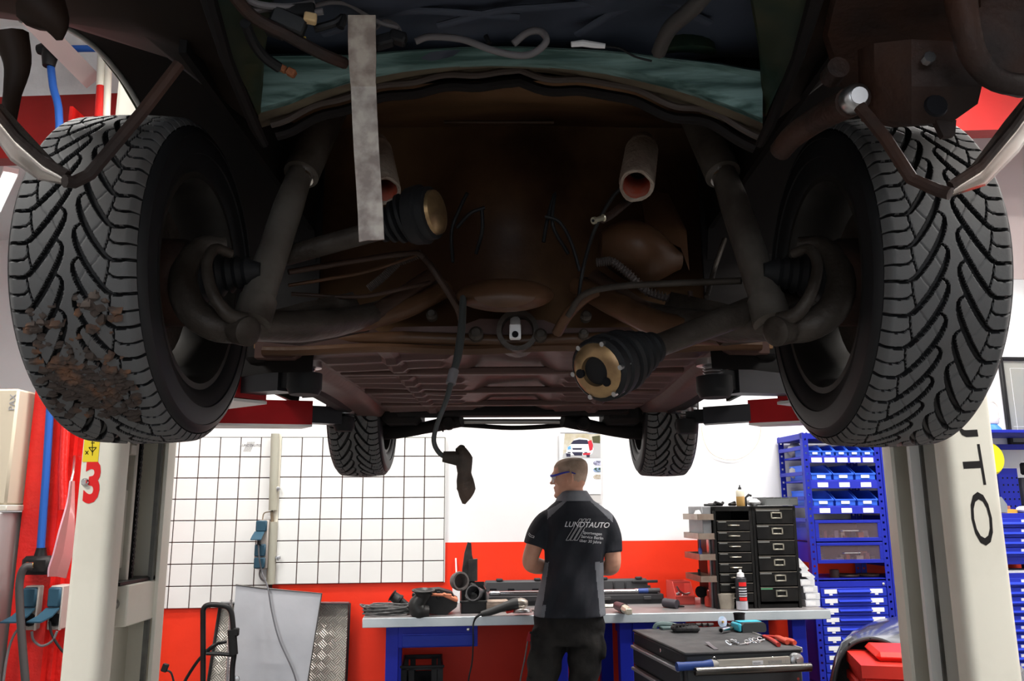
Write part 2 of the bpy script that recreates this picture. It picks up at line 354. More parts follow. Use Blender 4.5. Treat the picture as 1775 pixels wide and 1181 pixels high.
# ================= two-post lift =================
def W0(px, py, Y): return W(px, py, Y)
def lift_post(side):
    s = -1 if side == 'left' else 1
    if side == 'left': y0, y1 = 2.55, 2.97; f0, f1 = W(140, 770, y0).x, W(206, 770, y0).x; name = 'left'
    else: y0, y1 = 2.52, 2.95; f0, f1 = W(1742, 900, y0).x, W(1655, 900, y0).x; name = 'right'
    sh = .0
    t = thing('lift_post', 'cream steel %s post of the car lift, %s' % (name, 'marked with a red figure 3' if s < 0 else 'with big black letters down its face'), 'car lift', ((f0 + f1) / 2, (y0 + y1) / 2, 0), 'two posts of the car lift')
    H = 4.3; th = .012; r = .03
    # C section, open towards the car: f0 outer edge, f1 inner edge
    def arc(cx, cy, a0, a1, rr, n=5): return [(cx + rr * math.cos(R(a0 + (a1 - a0) * k / n)), cy + rr * math.sin(R(a0 + (a1 - a0) * k / n))) for k in range(n + 1)]
    fx = lambda x: x if s < 0 else -x
    a0, a1 = (f0, f1) if s < 0 else (-f0, -f1)
    out = [(a0, y1)] + arc(a0 + .02, y0 + .02, 180, 270, .02) + arc(a1 - r, y0 + r, -90, 0, r) + [(a1, y0 + .075)]
    inn = [(a1 - th, y0 + .075)] + arc(a1 - r, y0 + r, 0, -90, r - th) + [(a0 + th, y0 + th), (a0 + th, y1 - th)]
    back = [(a1 - .0, y1 - th), (a1 - .0, y1 - .075), (a1 + .012, y1 - .075)] + arc(a1 - r + .012, y1 - r + .012, 0, 90, r)
    poly = out + inn + back
    poly = [(fx(x), y) for x, y in poly]
    obj('column', B().prism(poly, (0, 0, 0), (1, 0, 0), (0, 1, 0), (0, 0, H)), cream, t, 30)
    obj('base_plate', B().box(fx(a0 - .08), fx(a1 + .1), y0 - .06, y1 + .06, 0, .02, .004), cream, t)
    w = lambda x0, x1, ya, yb, za, zb, m, n, bev=.002, par=None: obj(n, B().box(fx(x0), fx(x1), ya, yb, za, zb, bev), m, par or t)
    if s < 0:
        # carriage parts seen in the channel
        zc = W(240, 1010, 2.8).z; zd = W(240, 1080, 2.8).z
        cg = w(a0 + .02, a1 + .0, 2.70, 2.90, zd, zc, cream, 'carriage_block', .004)
        obj('lock_bolt', B().lathe(W(198, 1048, 2.695), (0, -1, 0), [(0, .017), (.006, .017), (.007, .012), (.01, .010)], 16), steel, cg)
        w(a0 + .02, a1 - .01, 2.66, 2.92, zc, zc + .012, black_m, 'top_pad')
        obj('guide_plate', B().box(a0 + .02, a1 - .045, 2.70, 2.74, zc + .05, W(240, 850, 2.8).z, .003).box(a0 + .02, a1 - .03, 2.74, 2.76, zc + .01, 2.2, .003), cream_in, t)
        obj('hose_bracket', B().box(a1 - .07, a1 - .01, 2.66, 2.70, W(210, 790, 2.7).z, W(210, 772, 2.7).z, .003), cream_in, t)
        z0c, z1c = zc + .012, 3.9; cm = B(); n = int((z1c - z0c) / .019)
        xc_, yc = W(230, 900, 2.80).x, 2.80
        for k in range(n):
            z = z0c + k * .019 + .01
            cm.cyl((xc_ - .015, yc, z), (xc_ + .015, yc, z), .0075, 6)
            dx = .011 if k % 2 else .007
            for q in (-1, 1): cm.box(xc_ + q * dx - .0015, xc_ + q * dx + .0015, yc - .009, yc + .009, z - .0165, z + .0165)
        stuff(obj('lift_chain', cm, black_m, t))
    else:
        w(a0 + .03, a1 - .01, 2.78, 2.80, 0, H, mat('rail_grey', (.75, .76, .74), .4), 'inner_web', 0)
        obj('guide_rail', B().box(fx(a1 - .052), fx(a1 - .042), 2.77, 2.79, 0, H), mat('greasy', (.08, .08, .075), .4, 0, (.2, .2, .18), 9, .6), t)
    return t, a0, a1, y0, y1
lp, a0, a1, y0, y1 = lift_post('left')
rail = obj('guide_rail', B().box(a1 - .018, a1 - .004, y1 - .095, y1 - .08, 0, 4.2), mat('greasy', (.08, .08, .075), .4, 0, (.2, .2, .18), 9, .6), lp)
# inclined reference: markings on the front face
st = obj('warning_sticker', B().box(W(145, 780, y0).x, W(172, 780, y0).x, y0 - .0015, y0, W(150, 801, y0).z, W(150, 745, y0).z), mat('yellow_st', (.85, .65, .03), .5), lp)
sy = B()
for (x1, y1_, x2, y2) in [(160, 762, 160, 790), (154, 776, 167, 776), (154, 776, 160, 784), (167, 776, 160, 784), (148, 782, 153, 788), (153, 782, 148, 788), (158, 768, 164, 768)]:
    sy.tube([W(x1, y1_, y0 - .002), W(x2, y2, y0 - .002)], .0012, 4)
obj('pictogram', sy, ink, st)
text('figure_3', '3', .172, W(141, 869, y0 - .001), (1, 0, 0), (0, 0, 1), mat('red_print', (.75, .02, .02), .4), lp, .0004, 0, 'LEFT', 1, None, .66, .006)
obj('key_lock', B().lathe(W(148, 836, y0 - .001), (0, -1, 0), [(0, .012), (.004, .012), (.006, .009), (.012, .008)], 16), chrome, lp)
rp_, b0, b1, ry0, ry1 = lift_post('right')
text('post_lettering', 'LUNDTAUTO', .088, W(1693, 953, ry0 - .001), (.045, 0, -1), (1, 0, .045), ink, rp_, .0004, 0, 'RIGHT', 1.06, None, 2.45)
# ---- lift arms ----
arm_red = mat('arm_red', (.36, .012, .016), .35, 0, (.25, .01, .012), 6, .6)
def arm(t, pa, pb, pc, hr, hb, padc, padr, padz, zt, lab):
    # pa root, pb end of red sleeve, pc end of inner bar (near the pad)
    pa, pb, pc = Vector(pa), Vector(pb), Vector(pc)
    def beam(b, p, q, w0, h0, w1, h1):
        d = (q - p).normalized(); n = Vector((-d.y, d.x, 0)).normalized(); vs = []
        for c, w, h in ((p, w0, h0), (q, w1, h1)):
            for a, z in ((-1, -1), (1, -1), (1, 1), (-1, 1)): vs.append(c + n * (a * w / 2) + Vector((0, 0, z * h / 2)))
        b.add(vs, [(0, 3, 2, 1), (4, 5, 6, 7)] + [(i, (i + 1) % 4, 4 + (i + 1) % 4, 4 + i) for i in range(4)])
    a_ = B(); beam(a_, pa, pb, .13, hr[0], .10, hr[1]); ar = obj('swing_arm', a_, arm_red, t, 30, lab)
    e = B(); beam(e, pb - (pb - pa) * .1, pc, .065, hb, .065, hb); obj('extension_bar', e, mat('bar_black', (.03, .03, .034), .35, .3), ar)
    l = B(); beam(l, pb - (pb - pa) * .85, pb, .135, .008, .105, .008)
    for v in range(8): l.v[v] = (l.v[v][0], l.v[v][1], l.v[v][2] - hr[0] / 2 - .004)
    obj('lower_plate', l, mat('plate_white', (.7, .68, .66), .4), ar)
    c = Vector(padc); P = B().lathe((c.x, c.y, padz), (0, 0, 1), [(0, padr * .82), (.012, padr * .95), (.015, padr), (.055, padr), (.058, padr * .7)], 20)
    beam(P, pc, Vector((c.x, c.y, pc.z)), .05, .05, .05, .05)
    obj('pad_holder', P, rubber, ar)
    S = B(); z = padz + .055; pr = [(0, padr * .55)]
    h = 0
    while z + h < zt - .02: pr += [(h + .003, padr * .62), (h + .006, padr * .5)]; h += .008
    pr += [(zt - z - .018, padr * .5), (zt - z - .016, padr * .95), (zt - z, padr * .95)]
    S.lathe((c.x, c.y, z), (0, 0, 1), pr, 18); obj('screw_pad', S, steel, ar)
ZF = 1.872
def zof(px, py, Y): return W(px, py, Y).z
arm(lp, (-1.22, 2.66, zof(420, 665, 2.35) + .0), W(436, 662, 2.25), W(500, 658, 2.14), (.10, .095), .065, W(528, 660, 2.1), .045, zof(528, 685, 2.1), ZF, 'red swing arm reaching to the near left pad')
arm(lp, (-1.15, 2.86, zof(400, 722, 3.0)), W(533, 719, 3.12), W(590, 722, 3.16), (.085, .095), .065, W(597, 720, 3.18), .040, zof(597, 748, 3.18), ZF, 'red swing arm reaching to the far left pad')
arm(rp_, (1.28, 2.66, zof(1400, 668, 2.35)), W(1372, 663, 2.3), W(1264, 662, 2.14), (.10, .095), .065, W(1238, 663, 2.1), .046, zof(1238, 690, 2.1), ZF, 'swing arm reaching to the near right pad')
arm(rp_, (1.2, 2.86, zof(1400, 715, 3.0)), W(1308, 716, 3.12), W(1220, 722, 3.16), (.085, .09), .065, W(1190, 724, 3.18), .043, zof(1190, 752, 3.18), ZF, 'red swing arm reaching to the far right pad')
for t, y0_, xx, a in ((lp, 2.62, a0, 1), (rp_, 2.62, -b0, -1)):
    x0_, x1_ = (xx + .03, -1.08) if a > 0 else (1.12, xx - .03)
    obj('carriage', B().box(x0_, x1_, 2.66, 2.86, 1.745, 2.0, .01), arm_red if False else black_m, t)
# ================= the car on the lift =================
FR[-1] = I4
wax = mat('underseal', (.030, .017, .012), .5, 0, (.070, .036, .024), 5, .8, .15, 40)
wax2 = mat('brown_wax', (.050, .024, .012), .4, 0, (.12, .058, .03), 3.5, .8, .12, 30)
floor_b = mat('floor_brown', (.090, .050, .042), .5, 0, (.06, .030, .026), 5, .8, .12, 35)
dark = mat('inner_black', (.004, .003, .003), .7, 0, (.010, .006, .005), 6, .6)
castm = mat('cast_metal', (.058, .048, .040), .5, .2, (.022, .016, .012), 9, .9, .25, 60)
shockm = mat('shock_paint', (.12, .105, .09), .4, .2, (.04, .03, .024), 7, .9, .15, 50)
green = mat('green_paint', (.17, .28, .27), .5, 0, (.025, .065, .058), 7, .95, .15, 50, stretch=(.35, 5, 9), c0=.40, c1=.62)
green2 = mat('green_paint_dark', (.008, .024, .016), .5, 0, (.06, .05, .02), 6, .6)
tan = mat('seam_sealer', (.15, .125, .085), .6, 0, (.05, .035, .025), 12, .7)
bluegrey = mat('plastic_liner', (.040, .050, .072), .4, 0, (.06, .07, .10), 3, .7, .1, 12)
rustm = mat('rusty_steel', (.026, .018, .016), .55, .1, (.07, .03, .018), 7, .8, .3, 50)
bronze = mat('oily_brass', (.42, .28, .14), .3, .8, (.2, .12, .07), 30, .7)
fabric = mat('duct_fabric', (.30, .24, .19), .8, 0, (.18, .12, .09), 14, .9, .4, 80)
orange = mat('duct_orange', (.42, .08, .04), .7, 0, (.40, .20, .16), 30, .6)
strapm = mat('strap_metal', (.43, .38, .33), .4, .3, (.14, .10, .09), 38, .7, .1, 40)
greyhose = mat('grey_hose', (.15, .14, .145), .5)
rimm = mat('rim_paint', (.022, .020, .018), .45, .2, (.04, .036, .032), 8, .8)
car = thing('car', 'green car raised on the lift, seen from below with its engine removed', 'car', (0, 2.5, 1.62))
def cpt(name, b, m, smooth=38, label=None, par=None): return obj(name, b, m, par or car, smooth, label)
# ---- tyre with directional tread ----
RT = .315; HWD = .101
def tyre_mesh(name, mats):
    NP, ns, nw = 36, 30, 120
    pit = 2 * math.pi * RT / NP
    main = [(.16, -.13, .0007), (.11, -.06, .0010), (.085, .05, .0014), (.088, .2, .0026), (.13, .46, .0034), (.23, .86, .0038), (.36, 1.28, .0038), (.49, 1.62, .0035), (.59, 1.84, .0028), (.68, 1.93, .0018), (.78, 1.94, .0013), (1.0, 1.90, .0013)]
    hook = [(.16, -.13, .0007), (.20, -.20, .0007)]
    minor = [(.625, 1.32, .0007), (.69, 1.42, .0009), (.80, 1.45, .0009), (1.0, 1.42, .0009)]
    conn = [(.64, .93, .0006), (.61, 1.3, .0007), (.55, 1.72, .0007)]
    sipe = [(.52, .72, .0005), (.42, .98, .0005), (.33, 1.15, .0005)]
    sipe2 = [(.30, .12, .0005), (.24, .34, .0005), (.17, .55, .0005)]
    u = np.linspace(-1, 1, nw + 1); s = np.arange(ns) / ns
    U, S = np.meshgrid(np.abs(u), s); S = S + np.where(u < 0, .5, 0)[None, :]
    depth = np.zeros_like(U)
    for path, dp in ((main, .0095), (hook, .005), (minor, .0055), (conn, .0045), (sipe, .0016), (sipe2, .0016)):
        for sh in range(-3, 4):
            for a, b in zip(path[:-1], path[1:]):
                ax, ay = a[0] * HWD, (a[1] + sh) * pit; bx_, by = b[0] * HWD, (b[1] + sh) * pit
                px = U * HWD; py = S * pit; dx, dy = bx_ - ax, by - ay
                t = np.clip(((px - ax) * dx + (py - ay) * dy) / (dx * dx + dy * dy), 0, 1)
                d = np.hypot(px - ax - t * dx, py - ay - t * dy); w = a[2] * (1 - t) + b[2] * t
                q = 1 - np.clip((d - w) / .0011, 0, 1); depth = np.maximum(depth, q * dp)
    au = np.abs(u)
    # profile: gentle crown then rounded shoulder
    W_ = u * HWD; sh_ = np.clip((au - .86) / .14, 0, 1)
    rb = RT - .006 * au ** 2 - .012 * sh_ ** 2
    fade = np.clip((1.02 - au) / .05, .25, 1)
    N = NP * ns; th = np.arange(N) / N * 2 * math.pi
    Rr = rb[None, :] - np.tile(depth, (NP, 1)) * fade[None, :]
    X = np.broadcast_to(W_[None, :], Rr.shape); Yv = -Rr * np.cos(th)[:, None]; Zv = -Rr * np.sin(th)[:, None]
    V = np.stack([X, Yv, Zv], -1).reshape(-1, 3); m = nw + 1
    i = np.arange(N)[:, None]; j = np.arange(nw)[None, :]; i2 = (i + 1) % N
    Q = np.stack([i * m + j, i * m + j + 1, i2 * m + j + 1, i2 * m + j], -1).reshape(-1, 4)
    # side walls
    prof = [(HWD * 1.0, rb[-1] - .002), (HWD * 1.05, .292), (HWD * 1.10, .280), (HWD * 1.085, .279), (HWD * 1.12, .262), (HWD * 1.12, .246), (HWD * 1.09, .245), (HWD * 1.06, .226), (HWD * .98, .212), (HWD * .90, .208)]
    K = 96; vs = [V]; qs = [Q]; base = len(V); nP = len(prof)
    tk = np.arange(K) / K * 2 * math.pi
    for sg in (-1, 1):
        P = np.array([[sg * w, -r * math.cos(t), -r * math.sin(t)] for t in tk for w, r in prof])
        k = np.arange(K)[:, None]; jj = np.arange(nP - 1)[None, :]; k2 = (k + 1) % K
        q = np.stack([k * nP + jj, k * nP + jj + 1, k2 * nP + jj + 1, k2 * nP + jj], -1).reshape(-1, 4) + base
        if sg < 0: q = q[:, ::-1]
        vs.append(P); qs.append(q); base += len(P)
    V = np.concatenate(vs); Q = np.concatenate(qs)
    me = bpy.data.meshes.new(name); me.vertices.add(len(V)); me.vertices.foreach_set('co', V.astype(np.float32).ravel())
    me.loops.add(Q.size); me.loops.foreach_set('vertex_index', Q.ravel().astype(np.int32))
    me.polygons.add(len(Q)); me.polygons.foreach_set('loop_start', (np.arange(len(Q)) * 4).astype(np.int32)); me.polygons.foreach_set('loop_total', np.full(len(Q), 4, np.int32))
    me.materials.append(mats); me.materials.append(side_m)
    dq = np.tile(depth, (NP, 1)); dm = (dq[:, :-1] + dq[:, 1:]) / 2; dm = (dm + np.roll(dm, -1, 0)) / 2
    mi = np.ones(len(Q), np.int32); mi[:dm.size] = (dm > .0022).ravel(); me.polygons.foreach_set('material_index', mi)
    me.update(calc_edges=True); me.shade_smooth(); me.set_sharp_from_angle(angle=R(50)); return me
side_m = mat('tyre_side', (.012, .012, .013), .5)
tread_m = mat('tyre_rubber', (.100, .100, .101), .62, 0, (.066, .056, .050), 4, .8, .04, 200, c0=.45, c1=.7)
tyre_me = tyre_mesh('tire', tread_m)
def rim_bm():
    b = B(); w = .09
    # inner lip, barrel; x is the axle, -x the inner side of the left wheel's mirror
    b.lathe((0, 0, 0), (1, 0, 0), [(-.098, .213), (-.098, .200), (-.085, .192), (-.03, .186), (.06, .188), (.085, .198), (.098, .203), (.098, .214), (.07, .214), (-.07, .214)], 48, closed=True)
    for k in range(5):
        a = R(90 + 72 * k); d = Vector((0, math.cos(a), math.sin(a))); n = Vector((0, -math.sin(a), math.cos(a)))
        b.tube([Vector((.045, 0, 0)) + d * .05, Vector((.06, 0, 0)) + d * .12, Vector((.065, 0, 0)) + d * .192], [.035, .03, .036], 8, flat=.5)
    b.lathe((0, 0, 0), (1, 0, 0), [(.02, .07), (.07, .065), (.075, .03)], 20)
    return b
wheels = []
WP = [(-.705, 1.548, 1.936, 'left rear'), (.70, 1.548, 1.921, 'right rear'), (-.655, 3.62, 1.948, 'left front'), (.655, 3.62, 1.940, 'right front')]
rim_me = mesh_of(rim_bm(), 'wheel', rimm, I4, 40)
for i, (x, y, z, nm) in enumerate(WP):
    w = bpy.data.objects.new('wheel', rim_me); C.objects.link(w); w.parent = car; w.location = (x - 0, y - 2.5, z - 1.62)
    sgn = -1 if x < 0 else 1
    w.rotation_euler = (0, 0, R(180) if sgn < 0 else 0)
    w.rotation_euler.z += R(1.0) * (1 if sgn < 0 else -1) * (1 if i < 2 else .5)
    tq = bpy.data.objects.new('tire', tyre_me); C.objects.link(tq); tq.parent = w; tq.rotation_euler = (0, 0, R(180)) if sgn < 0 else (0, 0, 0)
    wheels.append(w)
    dd = B().lathe((0, 0, 0), (1, 0, 0), [(-.012, .155), (.0, .155), (.001, .085), (.03, .08), (.032, .04)], 32)
    me = mesh_of(dd, 'brake_disc', castm, I4, 38); q = bpy.data.objects.new('brake_disc', me); C.objects.link(q); q.parent = w
# mud on the left rear tyre
mud = B(); c0 = Vector((-.705, 1.548, 1.936))
for k in range(420):
    w_, th = rnd.gauss(*((-.02, .022) if k % 2 else (.02, .03))), R(rnd.gauss(*((46, 5) if k % 2 else (50, 6))))
    w_ = max(-.07, min(.08, w_))
    if rnd.random() < .22: th = R(rnd.uniform(18, 62)); w_ = rnd.uniform(-.07, .08)
    r = RT - .003; s_ = rnd.uniform(.002, .0085)
    p = c0 + Vector((w_, -r * math.cos(th), -r * math.sin(th))); mud.ball(p, s_, 3, sq=(1.5, .6, 1.2), jit=.45)
stuff(obj('dried_mud', mud, mat('mud', (.055, .042, .036), .9, 0, (.20, .09, .045), 22, .8, c0=.5, c1=.7), wheels[0]))
# ---- floor pan ----
fz = ZF + .018
rows = []
ys = [2.0 + 1.42 * k / 70 for k in range(71)]
def fpz(x, y):
    z = fz; ax = abs(x)
    rib = (math.sin(y * 2 * math.pi / .125) > .55)
    if .16 < ax < .50 and rib and 2.12 < y < 3.3 and (.16 + .03 * math.sin(y * 9)) < ax: z -= .010
    if ax < .13: z += .020 * min(1, (.13 - ax) / .05)
    if ax > .52: z -= .022 * min(1, (ax - .52) / .02)
    if .30 < ax < .335: z -= .010
    z += .006 * math.sin(x * 9) * math.sin(y * 5)
    return z
xs = [-.64 + 1.28 * k / 96 for k in range(97)]
cpt('floor_pan', B().sheet([[(x, y, fpz(x, y)) for x in xs] for y in ys], (0, 0, .05)), floor_b, 30)
b = B()
for yy in (2.35, 2.75, 3.1): b.box(-.5, .5, yy, yy + .03, fz - .012, fz + .01, .004)
cpt('floor_cross_rib', b, floor_b)
for s, x in ((-1, -.645), (1, .645)):
    b = B().box(x - .03, x + .03, 2.02, 3.28, fz - .03, fz + .14, .012)
    cpt('sill', b, dark)
# seam edge at the back of the floor (rolled lip)
cpt('floor_lip', B().tube([(x, 2.0, fz - .004 + .004 * math.sin(x * 14)) for x in [-.62 + .04 * k for k in range(32)]], .012, 8), wax2)
# ---- bulkhead, tunnel, inner cavity ----
def surf(rows_, name, m, off=(0, .03, 0), sm=50): return cpt(name, B().sheet(rows_, off), m, sm)
def prow(spec, xs_, f=None):
    return [[W(px, py + (f(px) if f else 0), Y) for px in xs_] for py, Y in spec]
def bow(px): d = (px - 887) / 330.0; return 26 * d * d
xs1 = [440 + 30 * k for k in range(31)]
rows = []
for py, Y, bu in [(604, 2.0, 0), (560, 2.08, 0), (520, 2.10, .0), (470, 2.16, .03), (400, 2.2, .10), (330, 2.22, .12), (260, 2.22, .10), (215, 2.18, .06), (190, 2.0, 0), (170, 1.75, 0), (140, 1.45, 0)]:
    rows.append([W(px, py + (bow(px) if py < 200 else 0), Y - bu * math.exp(-((px - 880) / 120.0) ** 2)) for px in xs1])
surf(rows, 'bulkhead', mat('bulkhead_wax', (.045, .020, .010), .42, 0, (.20, .11, .055), 2.2, .9, .12, 30))
cpt('bulkhead_seam', B().tube([W(px, 212, 2.08) for px in (770, 850, 960)], .005, 6), wax2)
# tunnel mouth and gearbox end
b = B().rings([(W(875, 512, Y), (r, 0, 0), (0, 0, .040 * min(1, r / .1))) for Y, r in ((1.76, .02), (1.77, .07), (1.81, .105), (1.85, .115), (1.95, .12), (2.2, .12))], 28)
cpt('tunnel_nose', b, wax2)
b = B().lathe(W(897, 572, 1.97), (0, 1, 0), [(0, .052), (0, .040), (.03, .038), (.10, .037), (.10, .052)], 28, closed=True)
cpt('gear_lever_hole', b, castm)
y_ = B().box(-.014, .014, -.012, .012, -.015, .022, .003, 0, Matrix.Translation(W(893, 578, 1.95))).cyl(W(893, 574, 1.96), W(893, 556, 2.0), .013, 12)
yk = cpt('shift_yoke', y_, white_pl, label='white yoke in the gear lever opening')
obj('eye', B().lathe(W(893, 580, 1.935), (0, -1, 0), [(0, .008), (.004, .008)], 12), hole_m, yk)
for px, py, r in ((825, 578, .018), (937, 580, .016), (748, 545, .014), (1016, 547, .014), (1012, 578, .012), (838, 525, .01)):
    cpt('drain_plug', B().lathe(W(px, py, 1.96), (0, -1, .1), [(-.02, r), (0, r), (.004, r * .7), (.01, r * .6)], 14), castm)
cpt('cross_tube', B().tube([W(560, 590, 2.02), W(700, 585, 2.0), W(887, 592, 2.0), W(1080, 585, 2.0), W(1210, 590, 2.02)], .016, 10), wax2)
# ---- green rear panel ----
xs2 = [448, 500, 550, 600, 650, 700, 750, 800, 850, 900, 950, 1000, 1050, 1100, 1150, 1200, 1250, 1290, 1322]
lo_ = [197, 182, 162, 146, 134, 125, 119, 115, 113, 114, 117, 122, 129, 139, 151, 166, 184, 200, 214]
hi_ = [98, 97, 97, 96, 92, 88, 85, 82, 81, 81, 83, 85, 88, 93, 100, 106, 112, 120, 125]
def lerp(a, b, t): return a + (b - a) * t
rows = []
for t, Y in ((-.02, 1.345), (0, 1.325), (.10, 1.305), (.35, 1.290), (.6, 1.285), (.85, 1.275), (.97, 1.262), (1.0, 1.25), (1.04, 1.28)):
    rows.append([W(x, lerp(l, h, t), Y) for x, l, h in zip(xs2, lo_, hi_)])
cpt('rear_cross_panel', B().sheet(rows, (0, .010, .004)), green, 40)
# tan sealed flange and wavy lip below it
rows = []
for t, Y in ((0, 1.325), (.5, 1.36), (1, 1.40)):
    rows.append([W(x, l + t * (26 - 18 * math.exp(-((x - 887) / 200) ** 2)), Y) for x, l in zip(xs2, lo_)])
cpt('sealed_flange', B().sheet(rows, (0, .004, .006)), tan, 40)
wl = []
for k in range(60):
    x = 470 + (1318 - 470) * k / 59; l = np.interp(x, xs2, lo_); q = 12 + 12 * abs(x - 887) / 430
    wl.append(W(x, l + q + 3.0 * math.sin(x * .055) + (5 * math.sin(x * .034) if x > 900 else 0), 1.37))
cpt('wavy_rubber_lip', B().tube(wl, .0065, 8), mat('lip_rubber', (.06, .045, .038), .5))
wl2 = [v + Vector((0, .035, -.004)) for v in wl]
cpt('seal_channel', B().tube(wl2, .010, 8), dark)
# small marks on the panel
cpt('trunk_lock_mount', B().lathe(W(1190, 92, 1.27), (0, -.3, 1), [(0, .05), (.02, .045), (.035, .03), (.06, .028)], 18), green2)
# ---- plastic liner overhead ----
rows = []
for py, Y in ((99, 1.30), (80, 1.275), (55, 1.23), (30, 1.18), (5, 1.12), (-30, 1.03), (-80, .95)):
    rows.append([W(px, py + 7 * math.sin(px * .012) + 4 * math.sin(px * .031 + py * .04), Y + .012 * math.sin(px * .016 + py * .05)) for px in range(400, 1401, 25)])
cpt('plastic_liner', B().sheet(rows, (0, .01, .012)), bluegrey, 60)
for pts in ([(560, 60), (700, 20), (900, 30)], [(1000, 60), (1080, 15), (1150, 5), (1230, 40)], [(760, 45), (860, 20), (950, 12), (1060, 4)]):
    cpt('liner_fold', B().tube([W(x, y, 1.20 - (60 - y) * .0015) for x, y in pts], .008, 8, 6, flat=.5), bluegrey)
# ---- both sides ----
def side(sg):
    X = lambda px: px if sg < 0 else 1775 - px
    P = lambda px, py, Y: W(X(px), py, Y)
    M = lambda x: x * -sg  # for metres: left values negative
    sx = -1 if sg < 0 else 1
    # shock absorber
    b = B().tube([P(590, 150, 1.80), P(560, 215, 1.74), P(522, 303, 1.66)], [.042, .040, .038], 20)
    sh = cpt('shock_absorber', b, shockm)
    obj('lower_tube', B().tube([P(521, 300, 1.66), P(500, 358, 1.62), P(438, 545, 1.52)], [.026, .031, .032], 20).tube([P(448, 520, 1.53), P(436, 560, 1.51)], [.036, .036], 18), shockm, sh)
    obj('collar', B().tube([P(526, 296, 1.665), P(521, 309, 1.658)], .0275, 20), chrome, sh)
    # semi trailing arm
    b = B().tube([P(395, 572, 1.50), P(440, 566, 1.55), P(520, 566, 1.66), P(600, 556, 1.80), P(680, 530, 1.95), P(760, 492, 2.08)], [.030, .045, .052, .046, .034, .028], 16, 5, flat=.65)
    b.sheet([[P(430, 560, 1.55), P(520, 535, 1.68), P(610, 515, 1.82)], [P(430, 590, 1.58), P(520, 600, 1.75), P(640, 575, 1.88)]], (0, .01, .015))
    ta = cpt('trailing_arm', b, castm)
    obj('arm_brace', B().tube([P(560, 575, 1.80), P(640, 548, 1.85), P(745, 480, 1.98)], [.022, .020, .02], 12, 5), wax, ta)
    obj('bushing', B().lathe(P(392, 567, 1.46), P(460, 581, 1.40) - P(392, 567, 1.46), [(0, .026), (.028, .026), (.029, .023), (.034, .023), (.035, .027), (.066, .027), (.070, .022), (.071, .012)], 20), castm, ta)
    # hub carrier: C shaped casting round the drive shaft
    b = B().tube([P(392, 425, 1.52), P(350, 428, 1.50), P(322, 462, 1.47), P(318, 500, 1.45), P(335, 540, 1.44), P(372, 565, 1.44), P(410, 572, 1.46)], [.016, .020, .024, .027, .029, .028, .026], 12, 5)
    hc = cpt('hub_carrier', b, castm)
    obj('rib', B().tube([P(400, 440, 1.46), P(372, 432, 1.43), P(358, 462, 1.41), P(370, 510, 1.40), P(395, 545, 1.41), P(425, 556, 1.43)], [.009, .010, .010, .011, .013, .015], 10, 5), castm, hc)
    obj('hub_flange', B().lathe(P(340, 490, 1.53), (-sx, 0, 0), [(-.10, .085), (-.02, .085), (0, .075), (.004, .05)], 28), rustm, hc)
    pr = []
    for k in range(6): pr += [(k * .017, .050 - k * .004), (k * .017 + .009, .038 - k * .003)]
    b = B().lathe(P(352, 480, 1.52), Vector((-sx, .05, .12)), pr + [(.11, .016)], 22)
    cpt('outer_joint_boot', b, rubber)
    # wheel house: dome over the wheel plus inner walls
    wy, wz = 1.548, 1.925; rows = []
    for k in range(27):
        a = R(-14 + 208 * k / 26); rr = .50
        cyy = wy + rr * math.cos(a); czz = wz + rr * math.sin(a)
        rows.append([(M(-.50), cyy * .98 + .02 * wy, czz + .03), (M(-.60), cyy, czz + .03), (M(-.72), cyy, czz + .015), (M(-.80), cyy, czz), (M(-.835), wy + (rr - .012) * math.cos(a), wz + (rr - .012) * math.sin(a))])
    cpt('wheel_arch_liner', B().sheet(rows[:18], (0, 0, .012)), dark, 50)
    cpt('arch_lip', B().tube([(M(-.835), wy + .489 * math.cos(R(a)), wz + .489 * math.sin(R(a))) for a in range(-12, 128, 6)], .006, 8), mat('lip_paint', (.45, .45, .43), .3), 50)
    poly = [(wy + .47 * math.cos(R(a)), wz + .47 * math.sin(R(a))) for a in range(35, 150, 8)]
    # inner wall of the wheel house, above the suspension
    rows = [[(M(-.50), y, z) for y in (1.15, 1.4, 1.7, 2.0)] for z in (2.19, 2.3, 2.45, 2.75)]
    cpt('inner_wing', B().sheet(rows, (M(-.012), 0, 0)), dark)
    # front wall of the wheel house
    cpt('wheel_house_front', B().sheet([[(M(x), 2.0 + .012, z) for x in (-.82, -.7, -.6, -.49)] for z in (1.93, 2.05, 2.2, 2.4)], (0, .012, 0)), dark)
    # body rail beside the engine bay, dark green paint showing
    b = B().sheet([[P(360, -60, .98), P(368, 0, 1.03), P(395, 90, 1.14), P(425, 150, 1.22), P(447, 200, 1.30)], [P(500, -60, 1.00), P(470, 0, 1.06), P(455, 90, 1.18), P(452, 140, 1.26), P(450, 196, 1.33)]], (0, .012, .01))
    cpt('rear_longitudinal', b, green2, 40)
    cpt('longitudinal_edge', B().tube([P(352, -60, .97), P(362, 0, 1.02), P(392, 100, 1.14), P(440, 215, 1.30), P(458, 250, 1.36)], [.012, .012, .010, .01, .008], 8), dark)
    # dark underside between rail and arch
    b = B().sheet([[P(-60, -70, .98), P(60, -70, .98), P(200, -70, .98), P(380, -70, 1.0)], [P(-60, 10, 1.08), P(60, 30, 1.12), P(220, 30, 1.12), P(385, 60, 1.12)], [P(-60, 20, 1.16), P(110, 38, 1.2), P(250, 62, 1.22), P(410, 130, 1.22)], [P(-60, 25, 1.22), P(118, 46, 1.28), P(290, 100, 1.34), P(450, 225, 1.36)]], (0, .015, .01))
    cpt('rear_valance', b, mat('valance_brown', (.010, .006, .004), .6, 0, (.028, .013, .007), 4, .7), 50)
